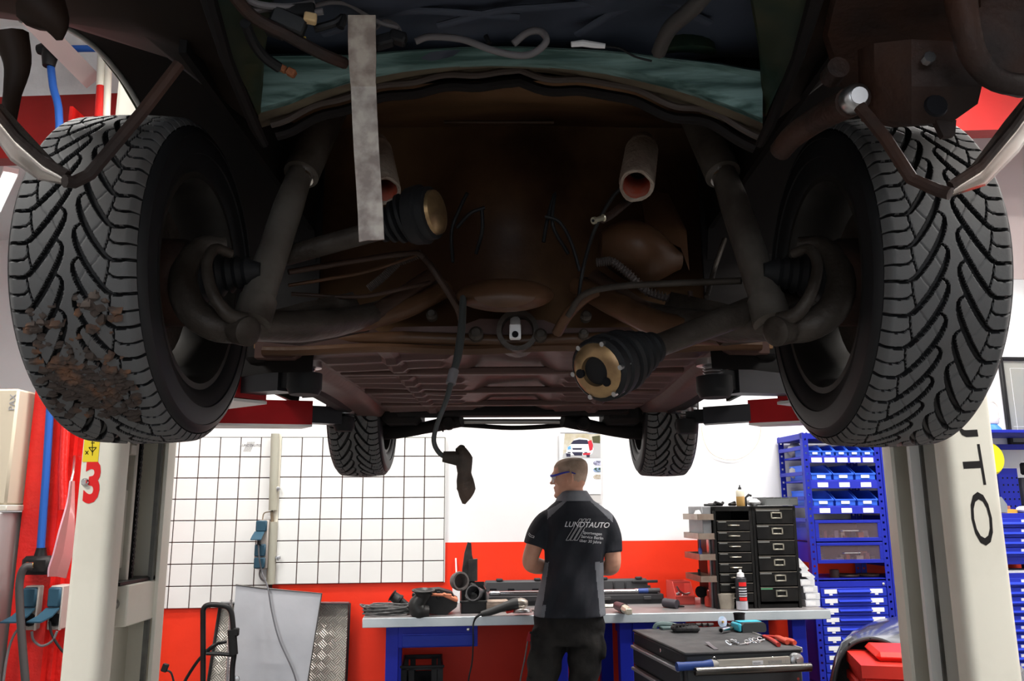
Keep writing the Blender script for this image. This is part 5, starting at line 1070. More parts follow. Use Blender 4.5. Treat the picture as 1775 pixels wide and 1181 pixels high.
# ---- black drawer chests ----
cb_m = mat('chest_black', (.006, .006, .006), .4, 0, (.016, .015, .014), 9, .8, spec=.15)
edge = mat('worn_edge', (.30, .27, .23), .4, .5)
yb = base(1270, 1056).y; dp = .30
xa, xb, xc = RP(1241, 1000, yb).x, RP(1310, 1000, yb).x, RP(1387, 1000, yb).x; ztop = RP(1270, 878, yb).z
def chest(x0, x1, rows_z, kind, lab, skip=0):
    t = thing('drawer_chest', lab, 'drawer chest', ((x0 + x1) / 2, yb + dp / 2, z))
    b = B().box(x0, x0 + .018, yb, yb + dp, z, ztop, .002).box(x1 - .018, x1, yb, yb + dp, z, ztop, .002).box(x0, x1, yb, yb + dp, ztop - .028, ztop, .002).box(x0, x1, yb + .01, yb + dp, z, z + .022, .002).box(x0, x1, yb + dp - .01, yb + dp, z, ztop)
    obj('carcass', b, cb_m, t)
    for k in range(len(rows_z) - 1):
        if k < skip: continue
        z1, z0 = rows_z[k], rows_z[k + 1]
        d = obj('drawer', B().box(x0 + .02, x1 - .02, yb - .004, yb + dp - .03, z0 + .003, z1 - .003, .002), cb_m, t)
        obj('drawer_edge', B().box(x0 + .02, x1 - .02, yb - .006, yb - .003, z1 - .005, z1 - .003), edge, d)
        xm = (x0 + x1) / 2 + (.0 if kind == 'pull' else .01); zm = z0 + (z1 - z0) * (.52 if kind == 'pull' else .55)
        if kind == 'pull':
            obj('handle', B().tube([(xm - .03, yb - .004, zm), (xm - .026, yb - .018, zm), (xm + .026, yb - .018, zm), (xm + .03, yb - .004, zm)], .0042, 8, 3), mat('brass_pull', (.62, .58, .48), .25, 1), d)
            obj('label_strip', B().box(x0 + .028, x0 + .075, yb - .0055, yb - .004, z1 - .013, z1 - .007), mat('strip_grey', (.18, .18, .17), .5), d)
        else:
            b = B(); w_, h_ = .033, .018
            b.box(xm - w_, xm + w_, yb - .010, yb - .004, zm + h_ - .007, zm + h_, .001).box(xm - w_, xm + w_, yb - .010, yb - .004, zm - h_, zm - h_ + .007, .001).box(xm - w_, xm - w_ + .008, yb - .010, yb - .004, zm - h_, zm + h_, .001).box(xm + w_ - .008, xm + w_, yb - .010, yb - .004, zm - h_, zm + h_, .001)
            obj('label_holder', b, mat('holder', (.42, .40, .33), .3, .9), d)
            obj('label_strip', B().box(x0 + .022, x0 + (.09 if k else .16), yb - .0055, yb - .004, z1 - .015, z1 - .008), mat('strip_green', (.10, .30, .16), .5) if k == 5 else mat('strip_grey', (.18, .18, .17), .5), d)
    return t
rz = [RP(1255, y, yb).z for y in (882, 902, 921, 939, 957.5, 975.5, 993.5, 1010.5, 1027.5, 1046)]
chest(xa, xb, rz, 'pull', 'left black drawer chest with small bar pulls, its top drawer missing', 1)
rz = [RP(1350, y, yb).z for y in (881.5, 909, 936, 963, 990.5, 1017, 1044)]
chest(xb + .002, xc, rz, 'holder', 'right black drawer chest with six deep drawers and label holders')
# side rack with four trays
xs0 = RP(1214, 900, yb).x
t = thing('tray_rack', 'grey steel rack of four small trays on the left side of the drawer chests', 'rack', (xa - .04, yb + .1, z))
obj('upper_box', B().box(xa - .055, xa - .002, yb + .02, yb + dp - .02, RP(1230, 936, yb).z, ztop - .0, .003), mat('rack_grey', (.26, .27, .28), .45, .3, (.18, .18, .19), 6, .7), t)
obj('back_rail', B().box(xa - .012, xa - .002, yb + .06, yb + .10, z, ztop - .02), steel, t)
for k, y in enumerate((900.5, 934, 970, 1008)):
    zk = RP(1240, y, yb).z; b = B(); x0 = xa - .095; th = .003; y0_ = yb - .02; y1_ = yb + .26; hh = .030
    b.box(x0, xa - .0, y0_, y1_, zk - th, zk).box(x0, x0 + th, y0_, y1_, zk, zk + hh).box(xa - th - .002, xa - .002, y0_, y1_, zk, zk + hh).box(x0, xa - .002, y0_, y0_ + th, zk, zk + hh).box(x0, xa - .002, y1_ - th, y1_, zk, zk + hh)
    obj('tray', b, mat('tray_al', (.33, .27, .22), .35, .7, (.22, .15, .12), 12, .7), t)
    if k == 0: o = obj('small_tube', B().lathe((xa - .035, yb + .04, zk + .001), (0, 0, 1), [(0, .012), (.05, .012), (.055, .01)], 12), white_pl); tag(o, 'white tube standing in the top tray of the side rack', 'tube'); o = obj('clear_scrap', B().ball((xa - .065, yb + .05, zk + .03), .022, 4, jit=.3), white_pl); tag(o, 'crumpled clear scrap in the top tray of the side rack', 'scrap')
    if k == 2: o = obj('screwdriver_bit', B().lathe((xa - .05, yb + .1, zk + .001), (0, 0, 1), [(0, .010), (.05, .011), (.06, .005), (.11, .004)], 12), mat('grip_blue', (.05, .09, .30), .4)); tag(o, 'blue-grey pointed tool standing in the third tray of the side rack', 'tool')
    if k == 3: o = obj('black_pin', B().lathe((xa - .07, yb + .08, zk + .001), (0, 0, 1), [(0, .007), (.06, .007)], 8), black_m); tag(o, 'short black pin standing in the lowest tray of the side rack', 'pin')
# on top of the chests
c = RP(1284, 876, yb + .06); t = thing('glue_bottle', 'clear bottle of amber liquid with a black nozzle on top of the left drawer chest', 'bottle', (c.x, yb + .06, ztop))
obj('bottle', B().lathe((c.x, yb + .06, ztop), (0, 0, 1), [(0, .022), (.003, .024), (.055, .024)], 20), mat('amber', (.50, .30, .10), .3), t)
obj('upper_bottle', B().lathe((c.x, yb + .06, ztop + .055), (0, 0, 1), [(0, .024), (.030, .024), (.038, .018), (.04, .01)], 20), mat('milky', (.55, .52, .42), .35), t)
obj('nozzle', B().lathe((c.x, yb + .06, ztop + .093), (0, 0, 1), [(0, .010), (.012, .009), (.018, .004), (.028, .003)], 12), black_p, t)
for k in range(9):
    a = Vector((xa + .02 + .016 * k, yb + .03 + .05 * (k % 3), ztop + .010)); tag(obj('impact_socket', B().tube([a, a + Vector((.05 * math.cos(k), .05 * math.sin(k * 1.3), .012 * (k % 2)))], .0085, 8), black_m), 'black socket lying in the heap on the left drawer chest', 'socket', 'black sockets on the left drawer chest')
b = B().tube([(xa - .03, yb + .05, ztop + .008), (xa + .07, yb + .06, ztop + .008)], .007, 8)
tag(obj('socket_bar', b, black_m), 'long black bar overhanging the left edge of the left drawer chest', 'tool')
xo0, xo1 = RP(1322, 870, yb + .1).x, RP(1376, 870, yb + .1).x
t = thing('divider_tray', 'grey divided tray standing on the right drawer chest', 'tray', ((xo0 + xo1) / 2, yb + .15, ztop)); b = B().box(xo0, xo1, yb + .05, yb + .25, ztop + .002, ztop + .006)
for k in range(5): x = xo0 + (xo1 - xo0) * k / 4; b.box(x - .002, x + .002, yb + .05, yb + .25, ztop + .002, ztop + .05)
b.box(xo0, xo1, yb + .05, yb + .054, ztop + .002, ztop + .042).box(xo0, xo1, yb + .246, yb + .25, ztop + .002, ztop + .05)
for k in range(4): x = xo0 + (xo1 - xo0) * (k + .5) / 4; b.box(x - .022, x + .022, yb + .08, yb + .2, ztop + .006, ztop + .03 + .01 * (k % 2), .01)
obj('tray', b, mat('tray_grey', (.085, .09, .09), .6), t)
c = RP(1308, 872, yb + .1); t = thing('plastic_bag', 'crumpled clear plastic bag beside the divided tray', 'bag', (c.x, yb + .12, ztop)); obj('bag', B().ball((c.x + .005, yb + .12, ztop + .022), .034, 6, sq=(1.2, 1, .65), jit=.22), mat('bag_clear', (.45, .45, .46), .3), t)
t = thing('spray_trigger', 'small black trigger head beside the amber bottle', 'tool', (c.x - .02, yb + .16, ztop)); obj('trigger', B().tube([(c.x - .03, yb + .17, ztop), (c.x - .025, yb + .17, ztop + .05), (c.x - .005, yb + .17, ztop + .066), (c.x + .01, yb + .17, ztop + .06)], [.012, .006, .008, .006], 8), black_p, t)
tag(obj('paper_sheet', B().add([(xb + .03, yb + .0, ztop + .002), (xc - .02, yb - .015, ztop + .004), (xc, yb + .06, ztop + .002), (xb + .06, yb + .08, ztop + .002), (xb + .03, yb + .0, ztop + .001), (xc - .02, yb - .015, ztop + .003), (xc, yb + .06, ztop + .001), (xb + .06, yb + .08, ztop + .001)], [(0, 1, 2, 3), (7, 6, 5, 4), (0, 4, 5, 1), (1, 5, 6, 2), (2, 6, 7, 3), (3, 7, 4, 0)]), paper), 'white sheet of paper under the divided tray', 'paper')
# small white boxes stacked right of the chest
bxm = mat('carton', (.66, .67, .70), .6, 0, (.5, .5, .52), 14, .5); n = 0
ordn = ['lowest', 'second lowest', 'third lowest', 'fourth lowest', 'fifth lowest', 'topmost']
def small_box(c, rot, lab):
    t = thing('small_carton', lab, 'box', tuple(c), 'white cartons stacked beside the drawer chests')
    obj('carton', B().bx(c, (.085, .12, .036), rot, .002), bxm, t); obj('end_print', B().bx(Vector(c) + Vector((-.01, -.0606, .0)), (.05, .0006, .02), (0, 0, 0), 0), paper, t)
for k, (px, py) in enumerate([(1409, 1043), (1409, 1032), (1405, 1021), (1400, 1010)]):
    q = RP(px, py, yb + .03); small_box(Vector((q.x, yb + .09, z + .019 + k * .0375)), (0, 0, 0), 'white carton, %s in the stack right of the drawer chests' % ordn[k])
q = RP(1399, 998, yb + .03); small_box(Vector((q.x + .004, yb + .09, q.z + .004)), (0, R(38), 0), 'white carton tilted on top of the stack right of the drawer chests')
q = RP(1394, 990, yb + .03); small_box(Vector((q.x - .012, yb + .09, q.z + .03)), (0, R(48), 0), 'uppermost tilted white carton leaning on the drawer chest')
c = base(1383, 1050); tag(obj('crumb_pile', B().ball((c.x, c.y, z + .008), .012, 4, jit=.4, sq=(1.6, 1, .8)).ball((c.x - .03, c.y + .01, z + .005), .008, 3, jit=.4), mat('crumb', (.45, .40, .3), .8)), 'small heap of crumbs at the right front of the drawer chest', 'debris')
# ================= blue shelving (room frame) =================
FR[-1] = RM
vS = -.40
Zs = lambda py, px=1465: RP(px, py, vS).z
Us = lambda px, py=900: RP(px, py, vS).x
def upright(b, x0, x1, v0, v1, z1):           # perforated angle: a strip with recessed square holes, built as ladder bars
    pitch = .042; n = int(z1 / pitch); h = .012; cx0, cx1 = x0 + (x1 - x0) * .32, x0 + (x1 - x0) * .68
    b.box(x0, cx0, v0, v0 + .003, 0, z1).box(cx1, x1, v0, v0 + .003, 0, z1)
    for k in range(n): b.box(cx0, cx1, v0 + .0004, v0 + .003, k * pitch + h, (k + 1) * pitch)
def openbin2(b, x0, x1, v0, z0, dep, hf, hb, th=.003):
    b.box(x0, x1, v0, v0 + th, z0, z0 + hf).box(x0, x1, v0 + dep - th, v0 + dep, z0, z0 + hb).box(x0, x1, v0, v0 + dep, z0, z0 + th)
    for x in (x0, x1 - th): b.prism([(0, 0), (dep, 0), (dep, hb), (dep * .30, hb), (0, hf)], (x, v0, z0), (0, 1, 0), (0, 0, 1), (th, 0, 0))
    b.box(x0 - .004, x1 + .004, v0 - .004, v0, z0 + hf - .008, z0 + hf + .002, .001)
    for x in (x0 - .003, x1): b.prism([(dep * .30, hb - .006), (dep, hb - .006), (dep, hb + .002), (dep * .30, hb + .002), (-.003, hf), (0, hf - .008)], (x, v0, z0), (0, 1, 0), (0, 0, 1), (.003, 0, 0))
ON = ['leftmost', 'second from left', 'third from left', 'fourth from left', 'rightmost']
def shelving(u0, u1, lab, ztop, unit):
    t = thing('shelving_unit', lab, 'shelving', ((u0 + u1) / 2, vS / 2, 0), 'blue shelving units along the back wall')
    up = .036
    for x in (u0, u1 - up):
        b = B(); upright(b, x, x + up, vS, -.02, ztop); o = obj('upright', b, blue_p, t, 0)
        obj('upright_side', B().box(x if x == u0 else x + up - .003, (x + .003) if x == u0 else x + up, vS + .003, vS + .036, 0, ztop), blue_p, o)
        b = B(); upright(b, x, x + up, -.04, -.02, ztop); obj('upright', b, blue_p, t, 0)
    return t
def side_ladder(t, u0, zs_list):
    for z in zs_list: obj('side_rail', B().box(u0, u0 + .012, vS + .02, -.03, z - .012, z + .012, .002), blue_p, t)
u0, u1, u2 = Us(1401), Us(1536), Us(1537); w_ = u1 - u0; u3 = u2 + w_
zTop = Zs(750, 1395)
S1 = shelving(u0, u1, 'blue perforated shelving unit with open bins right of the drawer chests', zTop, 1)
S2 = shelving(u2, u3, 'second blue shelving unit, mostly hidden behind the right lift post', zTop, 2)
obj('top_shelf', B().box(u0, u1, vS + .004, -.02, zTop - .04, zTop - .003, .002), blue_p, S1)
obj('top_shelf', B().box(u2, u3, vS + .004, -.02, zTop - .04, zTop - .003, .002), blue_p, S2)
lab_m = mat('card', (.80, .80, .82), .6)
pr_m = mat('card_print', (.25, .25, .3), .6)
def card(par, xc, zc, w, h, v, dup_mesh=[{}]):
    o = obj('label_card', B().box(xc - w / 2, xc + w / 2, v - .0012, v, zc - h / 2, zc + h / 2), lab_m, par, 0)
    return o
def shelf(t, uu0, uu1, ytop, ybot, cards, ncard):
    z1, z0 = Zs(ytop), Zs(ybot)
    s_ = obj('shelf', B().box(uu0 + .03, uu1 - .03, vS + .004, -.03, z1 - .012, z1, .001).box(uu0 + .034, uu1 - .034, vS - .0, vS + .006, z0, z1 - .006, .001), blue_dk, t)
    for k in range(ncard): card(s_, lerp(uu0 + .04, uu1 - .04, (k + .5) / ncard), (z0 + z1) / 2 - .004, .066, .028, vS - .0005)
    return s_, z1
def bins(uu0, uu1, z, n, h, dep, rowlab, unit, nshow=None):
    a0_, a1_ = uu0 + .036, uu1 - .036; w = (a1_ - a0_) / n; first = None
    for k in range(n):
        if nshow and k >= nshow: break
        x0 = a0_ + k * w + w * .05; x1 = a0_ + (k + 1) * w - w * .05
        t = thing('shelf_bin', 'open blue bin, %s in the %s row of %s' % (('middle' if n == 3 and k == 1 else ('rightmost' if k == n - 1 else ON[k])), rowlab, unit), 'storage bin', ((x0 + x1) / 2, vS + dep / 2, z), 'blue open bins on the shelving')
        b = B(); openbin2(b, x0, x1, vS + .005, z, dep, h * .42, h); obj('bin_body', b, blue_pl, t, 20)
        card(t, (x0 + x1) / 2 - .003, z + h * .22, w * .38, h * .19, vS + .001)
hb = Zs(806) - Zs(832)
_, z1 = shelf(S1, u0, u1, 790, 803, 5, 5); bins(u0, u1, z1, 5, hb * .72, .2, 'top', 'the left shelving unit')
_, z2 = shelf(S1, u0, u1, 832, 847, 3, 3); bins(u0, u1, z2, 3, hb, .3, 'middle', 'the left shelving unit')
_, z3 = shelf(S1, u0, u1, 877, 891, 3, 3); bins(u0, u1, z3, 3, hb, .3, 'lowest', 'the left shelving unit')
_, z1 = shelf(S2, u2, u3, 790, 803, 3, 3); bins(u2, u3, z1, 3, hb * .72, .2, 'top', 'the half-hidden shelving unit', 1)
_, z2 = shelf(S2, u2, u3, 832, 847, 3, 3); bins(u2, u3, z2, 3, hb, .3, 'middle', 'the half-hidden shelving unit', 1)
_, z3 = shelf(S2, u2, u3, 877, 891, 3, 3); bins(u2, u3, z3, 3, hb, .3, 'lowest', 'the half-hidden shelving unit', 1)
for y in (768, 812, 855, 893): side_ladder(S1, u0, [Zs(y) - .03])
# bags seen through the side at the left, stored behind the bins
for k, y in enumerate((785, 832)):
    z = Zs(790 if k == 0 else 832); t = thing('plastic_bag', '%s clear bag stuffed in the open left side of the shelving' % ('upper' if k == 0 else 'lower'), 'bag', (u0 + .05, -.12, z)); obj('bag', B().ball((u0 + .07, -.13, z + .05), .05, 6, sq=(.9, 1.1, .9), jit=.15), mat('bag_clear', (.45, .45, .46), .3), t)
# glass-fronted flap boxes
def clutter(t_, x0, x1, z0, lab, n=16):
    ms = [mat('cl%d' % k, c, .5) for k, c in enumerate([(.35, .08, .04), (.3, .22, .18), (.05, .04, .06), (.22, .16, .2), (.14, .03, .04)])]
    for k in range(n):
        w = rnd.uniform(.02, .045); h = rnd.uniform(.02, .06); x = rnd.uniform(x0 + .02, x1 - .06); v = vS + rnd.uniform(.03, .12); tag(obj('small_box', B().box(x, x + w, v, v + .03, z0, z0 + h, .002), ms[k % 5]), ['orange', 'beige', 'black', 'mauve', 'dark red'][k % 5] + ' ' + lab, 'box', lab)
glass = mat('flap_glass', (.30, .22, .25), .08, trans=0, alpha=.16)
mar = mat('case_inside', (.10, .012, .02), .6)
for k, (ya, yb_) in enumerate(((902, 939), (941, 977))):
    x0, x1 = u0 + .04, u1 - .036; z1, z0 = Zs(ya), Zs(yb_)
    c_ = obj('flap_case', B().box(x0, x1, vS + .012, vS + .30, z1 - .006, z1, .001).box(x0, x1, vS + .012, vS + .30, z0, z0 + .006, .001).box(x0, x0 + .004, vS + .012, vS + .30, z0, z1).box(x1 - .004, x1, vS + .012, vS + .30, z0, z1).box(x0, x1, vS + .295, vS + .30, z0, z1, 0, 1), [blue_p, mar], S1, 30)
    f = .022; d_ = obj('glass_flap', B().box(x0, x1, vS, vS + .010, z1 - f * .8, z1, .002).box(x0, x1, vS, vS + .010, z0, z0 + f, .002).box(x0, x0 + f, vS, vS + .010, z0 + f, z1 - f * .8, .001).box(x1 - f, x1, vS, vS + .010, z0 + f, z1 - f * .8, .001), blue_p, S1, 30)
    obj('pane', B().box(x0 + f, x1 - f, vS + .003, vS + .006, z0 + f, z1 - f * .8), glass, d_)
    obj('flap_handle', B().tube([((x0 + x1) / 2 - .05, vS, (z0 + z1) / 2), ((x0 + x1) / 2 - .045, vS - .012, (z0 + z1) / 2), ((x0 + x1) / 2 + .055, vS - .012, (z0 + z1) / 2), ((x0 + x1) / 2 + .06, vS, (z0 + z1) / 2)], .003, 6), chrome, d_)
    clutter(S1, x0, x1, z0 + .007, 'small box behind the %s clear flap of the blue shelving' % ('upper' if k == 0 else 'lower'), 15)
z1 = Zs(1004); obj('open_shelf', B().box(u0 + .04, u1 - .036, vS + .004, -.03, z1 - .004, z1 + .002, .001), blue_p, S1)
rm = mat('roll_br', (.05, .03, .025), .5); tag(obj('dark_roll', B().lathe((u0 + .18, vS + .09, z1 + .002), (0, 0, 1), [(0, .028), (.045, .028), (.047, .02)], 16), rm), 'short dark roll standing on the open shelf under the clear flaps', 'roll')
for r, x, l_ in ((.07, .27, 'left of two flat rings on the open shelf under the clear flaps'), (.06, .41, 'right of two flat rings on the open shelf under the clear flaps')): tag(obj('cable_ring', B().tube([(u0 + x + r * math.cos(R(a)), vS + .12 + r * math.sin(R(a)), z1 + .012) for a in range(0, 361, 30)], .008, 6), rm), l_, 'cable')
# drawer stacks
def drawer_stack(t, x0, x1, ytop, ybot, pitch, head, cards=2, nmax=14):
    z1, z0 = Zs(ytop), Zs(ybot); v = vS + .002
    obj('cabinet_body', B().box(x0, x1, v + .006, -.04, z0, z1, .002), blue_dk, t)
    y = ytop + head; k = 0
    if head > 4: obj('cabinet_header', B().box(x0, x1, v, v + .006, Zs(ytop + head - 1), z1, .001), blue_p, t); obj('key_lock', B().lathe((x1 - .02, v, (Zs(ytop + head) + z1) / 2), (0, -1, 0), [(0, .008), (.004, .008), (.006, .005)], 12), chrome, t)
    me = None
    while y + pitch <= ybot + .5 and k < nmax:
        a, b_ = Zs(y + .8), Zs(y + pitch - .8)
        d = obj('drawer', B().box(x0 + .004, x1 - .004, v - .004, v + .01, b_, a, .002), mat('blue_drawer2', (.014, .030, .40), .38), t)
        xm = (x0 + x1) / 2; wg = (x1 - x0) * .24
        obj('drawer_grip', B().prism([(0, 0), (-.018, -.012), (-.016, -.016), (0, -.010)], (xm - wg, v - .003, a - .010), (0, 1, 0), (0, 0, 1), (wg * 2, 0, 0)), mat('blue_edge2', (.025, .05, .50), .35), d)
        if cards: 
            for xc in (x0 + (x1 - x0) * .155, x0 + (x1 - x0) * .835):
                card(d, xc, (a + b_) / 2 + .006, .078, (a - b_) * .5, v - .0045); obj('card_tab', B().box(xc - .01, xc + .01, v - .006, v - .0045, (a + b_) / 2 - (a - b_) * .34, (a + b_) / 2 - (a - b_) * .15), lab_m, d)
        y += pitch; k += 1
drawer_stack(S1, u0 + .038, u1 - .036, 1008, 1190, 16.4, 11)
drawer_stack(S2, u2 + .038, u3 - .036, 895, 986, 15.6, 8)
drawer_stack(S2, u2 + .038, u3 - .036, 1004, 1190, 16.4, 9)
# lower plinths run down to the floor
obj('plinth', B().box(u0 + .04, u1 - .036, vS + .01, -.05, 0, Zs(1191)), blue_dk, S1); obj('plinth', B().box(u2 + .04, u3 - .036, vS + .01, -.05, 0, Zs(1191)), blue_dk, S2)
# third unit right of the post
u4 = u3 + .01; u5 = u4 + w_ * 1.25
S3 = thing('drawer_cabinet', 'blue cabinet of shallow drawers at the right edge behind the lift post', 'cabinet', ((u4 + u5) / 2, vS / 2, 0))
Zr = lambda py: RP(1755, py, vS).z
def stack3(ya, yb_, pitch):
    z1, z0 = Zr(ya), Zr(yb_); obj('cabinet_body', B().box(u4, u5, vS + .008, -.04, z0, z1, .002), blue_p, S3); y = ya + 8
    while y + pitch <= yb_ + .5:
        a, b_ = Zr(y + .8), Zr(y + pitch - .6)
        d = obj('drawer', B().box(u4 + .004, u5 - .004, vS - .004, vS + .008, b_, a, .002), mat('blue_drawer2', (.014, .030, .40), .38), S3)
        obj('drawer_grip', B().prism([(0, 0), (-.02, -.012), (-.018, -.016), (0, -.010)], (u4 + .06, vS - .003, a - .022), (0, 1, 0), (0, 0, 1), (u5 - u4 - .12, 0, 0)), mat('blue_edge2', (.025, .05, .50), .35), d)
        card(d, RP(1780, y, vS).x, (a + b_) / 2 + .004, .085, (a - b_) * .55, vS - .0045)
        y += pitch
stack3(890, 979, 17); stack3(994, 1190, 16.2)
obj('plinth', B().box(u4, u5, vS + .01, -.05, 0, Zr(1191)), blue_dk, S3)
obj('side_post', B().box(u4, u4 + .02, vS + .01, -.04, Zr(994), Zr(979)).box(u5 - .02, u5, vS + .01, -.04, Zr(994), Zr(979)), blue_p, S3)
o = tag(obj('paper_stack', B().box(RP(1746, 993, vS).x, u5 - .05, vS + .02, vS + .2, Zr(994), Zr(990)), paper), 'flat white papers in the gap between the blue drawer cabinets', 'paper')
zc = Zr(890)
o = obj('tape_roll', B().lathe((RP(1757, 888, vS).x, vS + .09, zc), (0, 0, 1), [(0, .075), (.022, .075), (.024, .05), (0, .05)], 24, closed=True), mat('tape_ye', (.65, .35, .05), .5)); tag(o, 'orange roll of tape on the right drawer cabinet', 'tape')
o = obj('tape_roll', B().lathe((RP(1750, 888, vS).x, vS + .09, zc + .024), (0, 0, 1), [(0, .06), (.02, .06), (.022, .04), (0, .04)], 24, closed=True), mat('tape_br', (.35, .13, .08), .5)); tag(o, 'brown roll of tape lying on the orange one', 'tape')
o = obj('grey_guard', B().prism([(0, 0), (.07, 0), (.07, .05), (.04, .095), (0, .10)], RP(1729, 889, vS + .02), (1, 0, 0), (0, 0, 1), (0, .05, 0)), mat('guard_g', (.22, .24, .26), .5), None, 20); tag(o, 'grey plastic guard standing beside the tape rolls', 'guard')
o = obj('crumpled_cloth', B().ball(RP(1777, 884, vS + .05), .05, 6, sq=(1.1, 1, .45), jit=.2), white_pl); tag(o, 'white crumpled cloth on the right drawer cabinet', 'cloth')
# wall bracket shelf with jug, panel with holes, yellow disc
va = -.42; zsf = RP(1745, 745, va).z; xa_ = RP(1700, 742, va).x; xb_ = xa_ + .75
t = thing('wall_shelf', 'blue wall shelf at the right edge above the perforated panel', 'shelf', (xa_ + .3, -.2, zsf))
obj('board', B().box(xa_, xb_, va, -.005, zsf - .02, zsf, .002), blue_p, t)
obj('bracket', B().box(xa_ + .10, xb_, -.20, -.17, zsf - .11, zsf - .075, .002).box(xa_ + .02, xa_ + .17, -.18, -.14, zsf - .13, zsf - .02, .002), blue_p, t)
obj('lower_bracket', B().box(xa_ + .05, xa_ + .23, -.16, -.10, zsf - .19, zsf - .13, .002).box(xa_ + .05, xa_ + .14, -.16, -.10, zsf - .25, zsf - .17), blue_dk, t)
obj('wood_rail', B().box(xa_ + .06, xa_ + .21, -.19, -.12, zsf - .135, zsf - .122), mat('wood_pale', (.5, .4, .28), .6), t)
t = thing('plastic_jug', 'translucent white jug with a blue foot on the wall shelf', 'jug', (RP(1716, 735, -.25).x, -.25, zsf))
xj = RP(1714, 735, -.25).x
obj('jug', B().rings([((xj, -.25, zsf + .05), (.06, 0, 0), (0, .05, 0)), ((xj, -.25, zsf + .06), (.065, 0, 0), (0, .055, 0)), ((xj, -.25, zsf + .15), (.062, 0, 0), (0, .055, 0)), ((xj - .01, -.25, zsf + .18), (.045, 0, 0), (0, .04, 0)), ((xj - .02, -.25, zsf + .20), (.02, 0, 0), (0, .02, 0))], 20), mat('jug_w', (.72, .68, .64), .35), t)
obj('jug_handle', B().tube([(xj, -.25, zsf + .19), (xj + .05, -.25, zsf + .20), (xj + .085, -.25, zsf + .16), (xj + .08, -.25, zsf + .10), (xj + .05, -.25, zsf + .075)], .010, 8, 5), mat('jug_w', (.72, .68, .64), .35), t)
obj('blue_foot', B().lathe((xj, -.25, zsf), (0, 0, 1), [(0, .075), (.02, .07), (.05, .045)], 18), mat('foot_blue', (.05, .2, .6), .4), t)
c = RP(1716, 796, -.36); o = obj('yellow_disc', B().lathe(c, (.25, -1, 0), [(0, .098), (.012, .10), (.03, .085), (.035, .04)], 30), mat('disc_yellow', (.80, .70, .01), .4)); tag(o, 'bright yellow disc partly hidden behind the right lift post', 'disc')
pz0, pz1 = RP(1757, 886, -.20).z, RP(1757, 812, -.20).z; px0, px1 = RP(1735, 850, -.20).x, RP(1769, 850, -.20).x
t = thing('perforated_panel', 'blue perforated upright panel on the right drawer cabinet', 'panel', ((px0 + px1) / 2, -.2, pz0)); b = B()
b.box(px0, px1, -.19, -.17, pz0, pz1); obj('sheet', b, blue_p, t)
b = B()
for i in range(4):
    for j in range(5):
        if px0 + .03 + i * .03 < px1 - .005: b.lathe((px0 + .03 + i * .032, -.1901, pz0 + .03 + j * .045), (0, -1, 0), [(-.01, .006), (.0006, .006)], 8)
obj('hole_row', b, hole_m, t)
o = obj('black_clamp', B().bx(RP(1776, 813, -.15), (.05, .04, .08), (0, 0, 0), .01), black_p); tag(o, 'black tool at the right edge below the framed picture', 'tool')
o = obj('dark_case', B().box(RP(1769, 850, -.12).x, RP(1800, 850, -.12).x, -.14, -.02, Zr(880), Zr(826), .004), mat('dcase', (.05, .05, .06), .5)); tag(o, 'dark case standing behind the perforated panel at the right edge', 'case')
# framed picture
f0, f1 = RP(1741, 690, -.03).x, RP(1741, 690, -.03).x + .62; fz0, fz1 = RP(1755, 773, -.03).z, RP(1755, 619, -.03).z
t = thing('framed_picture', 'black-framed picture under glass high on the wall at the right edge', 'picture', ((f0 + f1) / 2, -.03, fz0))
fb = .024
obj('frame', B().box(f0, f0 + fb, -.035, -.005, fz0, fz1, .003).box(f1 - fb, f1, -.035, -.005, fz0, fz1, .003).box(f0 + fb, f1 - fb, -.035, -.005, fz1 - fb, fz1, .003).box(f0 + fb, f1 - fb, -.035, -.005, fz0, fz0 + fb, .003), black_m, t)
obj('print', B().box(f0 + fb, f1 - fb, -.018, -.012, fz0 + fb, fz1 - fb), mat('pic_grey', (.24, .25, .24), .12, 0, (.30, .28, .24), 3, .6), t)
obj('thin_line', B().box(f0 + .075, f0 + .077, -.0195, -.018, fz0 + .06, fz1 - .08).box(f0 + .05, f1 - .05, -.0195, -.018, fz0 + .13, fz0 + .132).box(f0 + .075, f1 - .1, -.0195, -.018, fz1 - .08, fz1 - .078), white_pl, t)
# upper right: slightly pink upper wall with a joint line
struct(obj('trim_4', B().box(RP(1650, 480, -.004).x, 6.8, -.006, 0, RP(1740, 484, 0).z, 4.7), mat('wall_pink', (.66, .56, .55), .7)))
# ================= tool trolley, car wing, red bin (world) =================
FR[-1] = I4
def ZW(px, py, z): d = D(px, py); return CAM + d * ((z - CAM.z) / d.z)
zt2 = .925
A = ZW(1188, 1134, zt2); Bq = ZW(1389, 1126, zt2); Dq = ZW(1141, 1090, zt2); Cq = ZW(1325, 1089, zt2)
ang = math.atan2(Bq.y - A.y, Bq.x - A.x); wc = (Bq - A).length; dc = max(.5, ((Dq - A).length + (Cq - Bq).length) / 2)
TM = Matrix.Translation((A.x, A.y, 0)) @ Matrix.Rotation(ang, 4, 'Z'); TI = TM.inverted(); FR.append(TM)
def CT(px, py, z=zt2 + .004): return TI @ ZW(px, py, z)
def CV(px, py, y): o = TI @ CAM; d = TI.to_3x3() @ D(px, py); return o + d * ((y - o.y) / d.y)
dgrey = mat('trolley_grey', (.055, .06, .065), .4, .3, (.035, .038, .04), 6, .6)
t = thing('tool_trolley', 'dark grey tool trolley with a rubber top standing in front of the workbench', 'tool trolley', (wc / 2, dc / 2, 0))
obj('body', B().box(0, wc, 0, dc, .12, zt2 - .004, .008), dgrey, t)
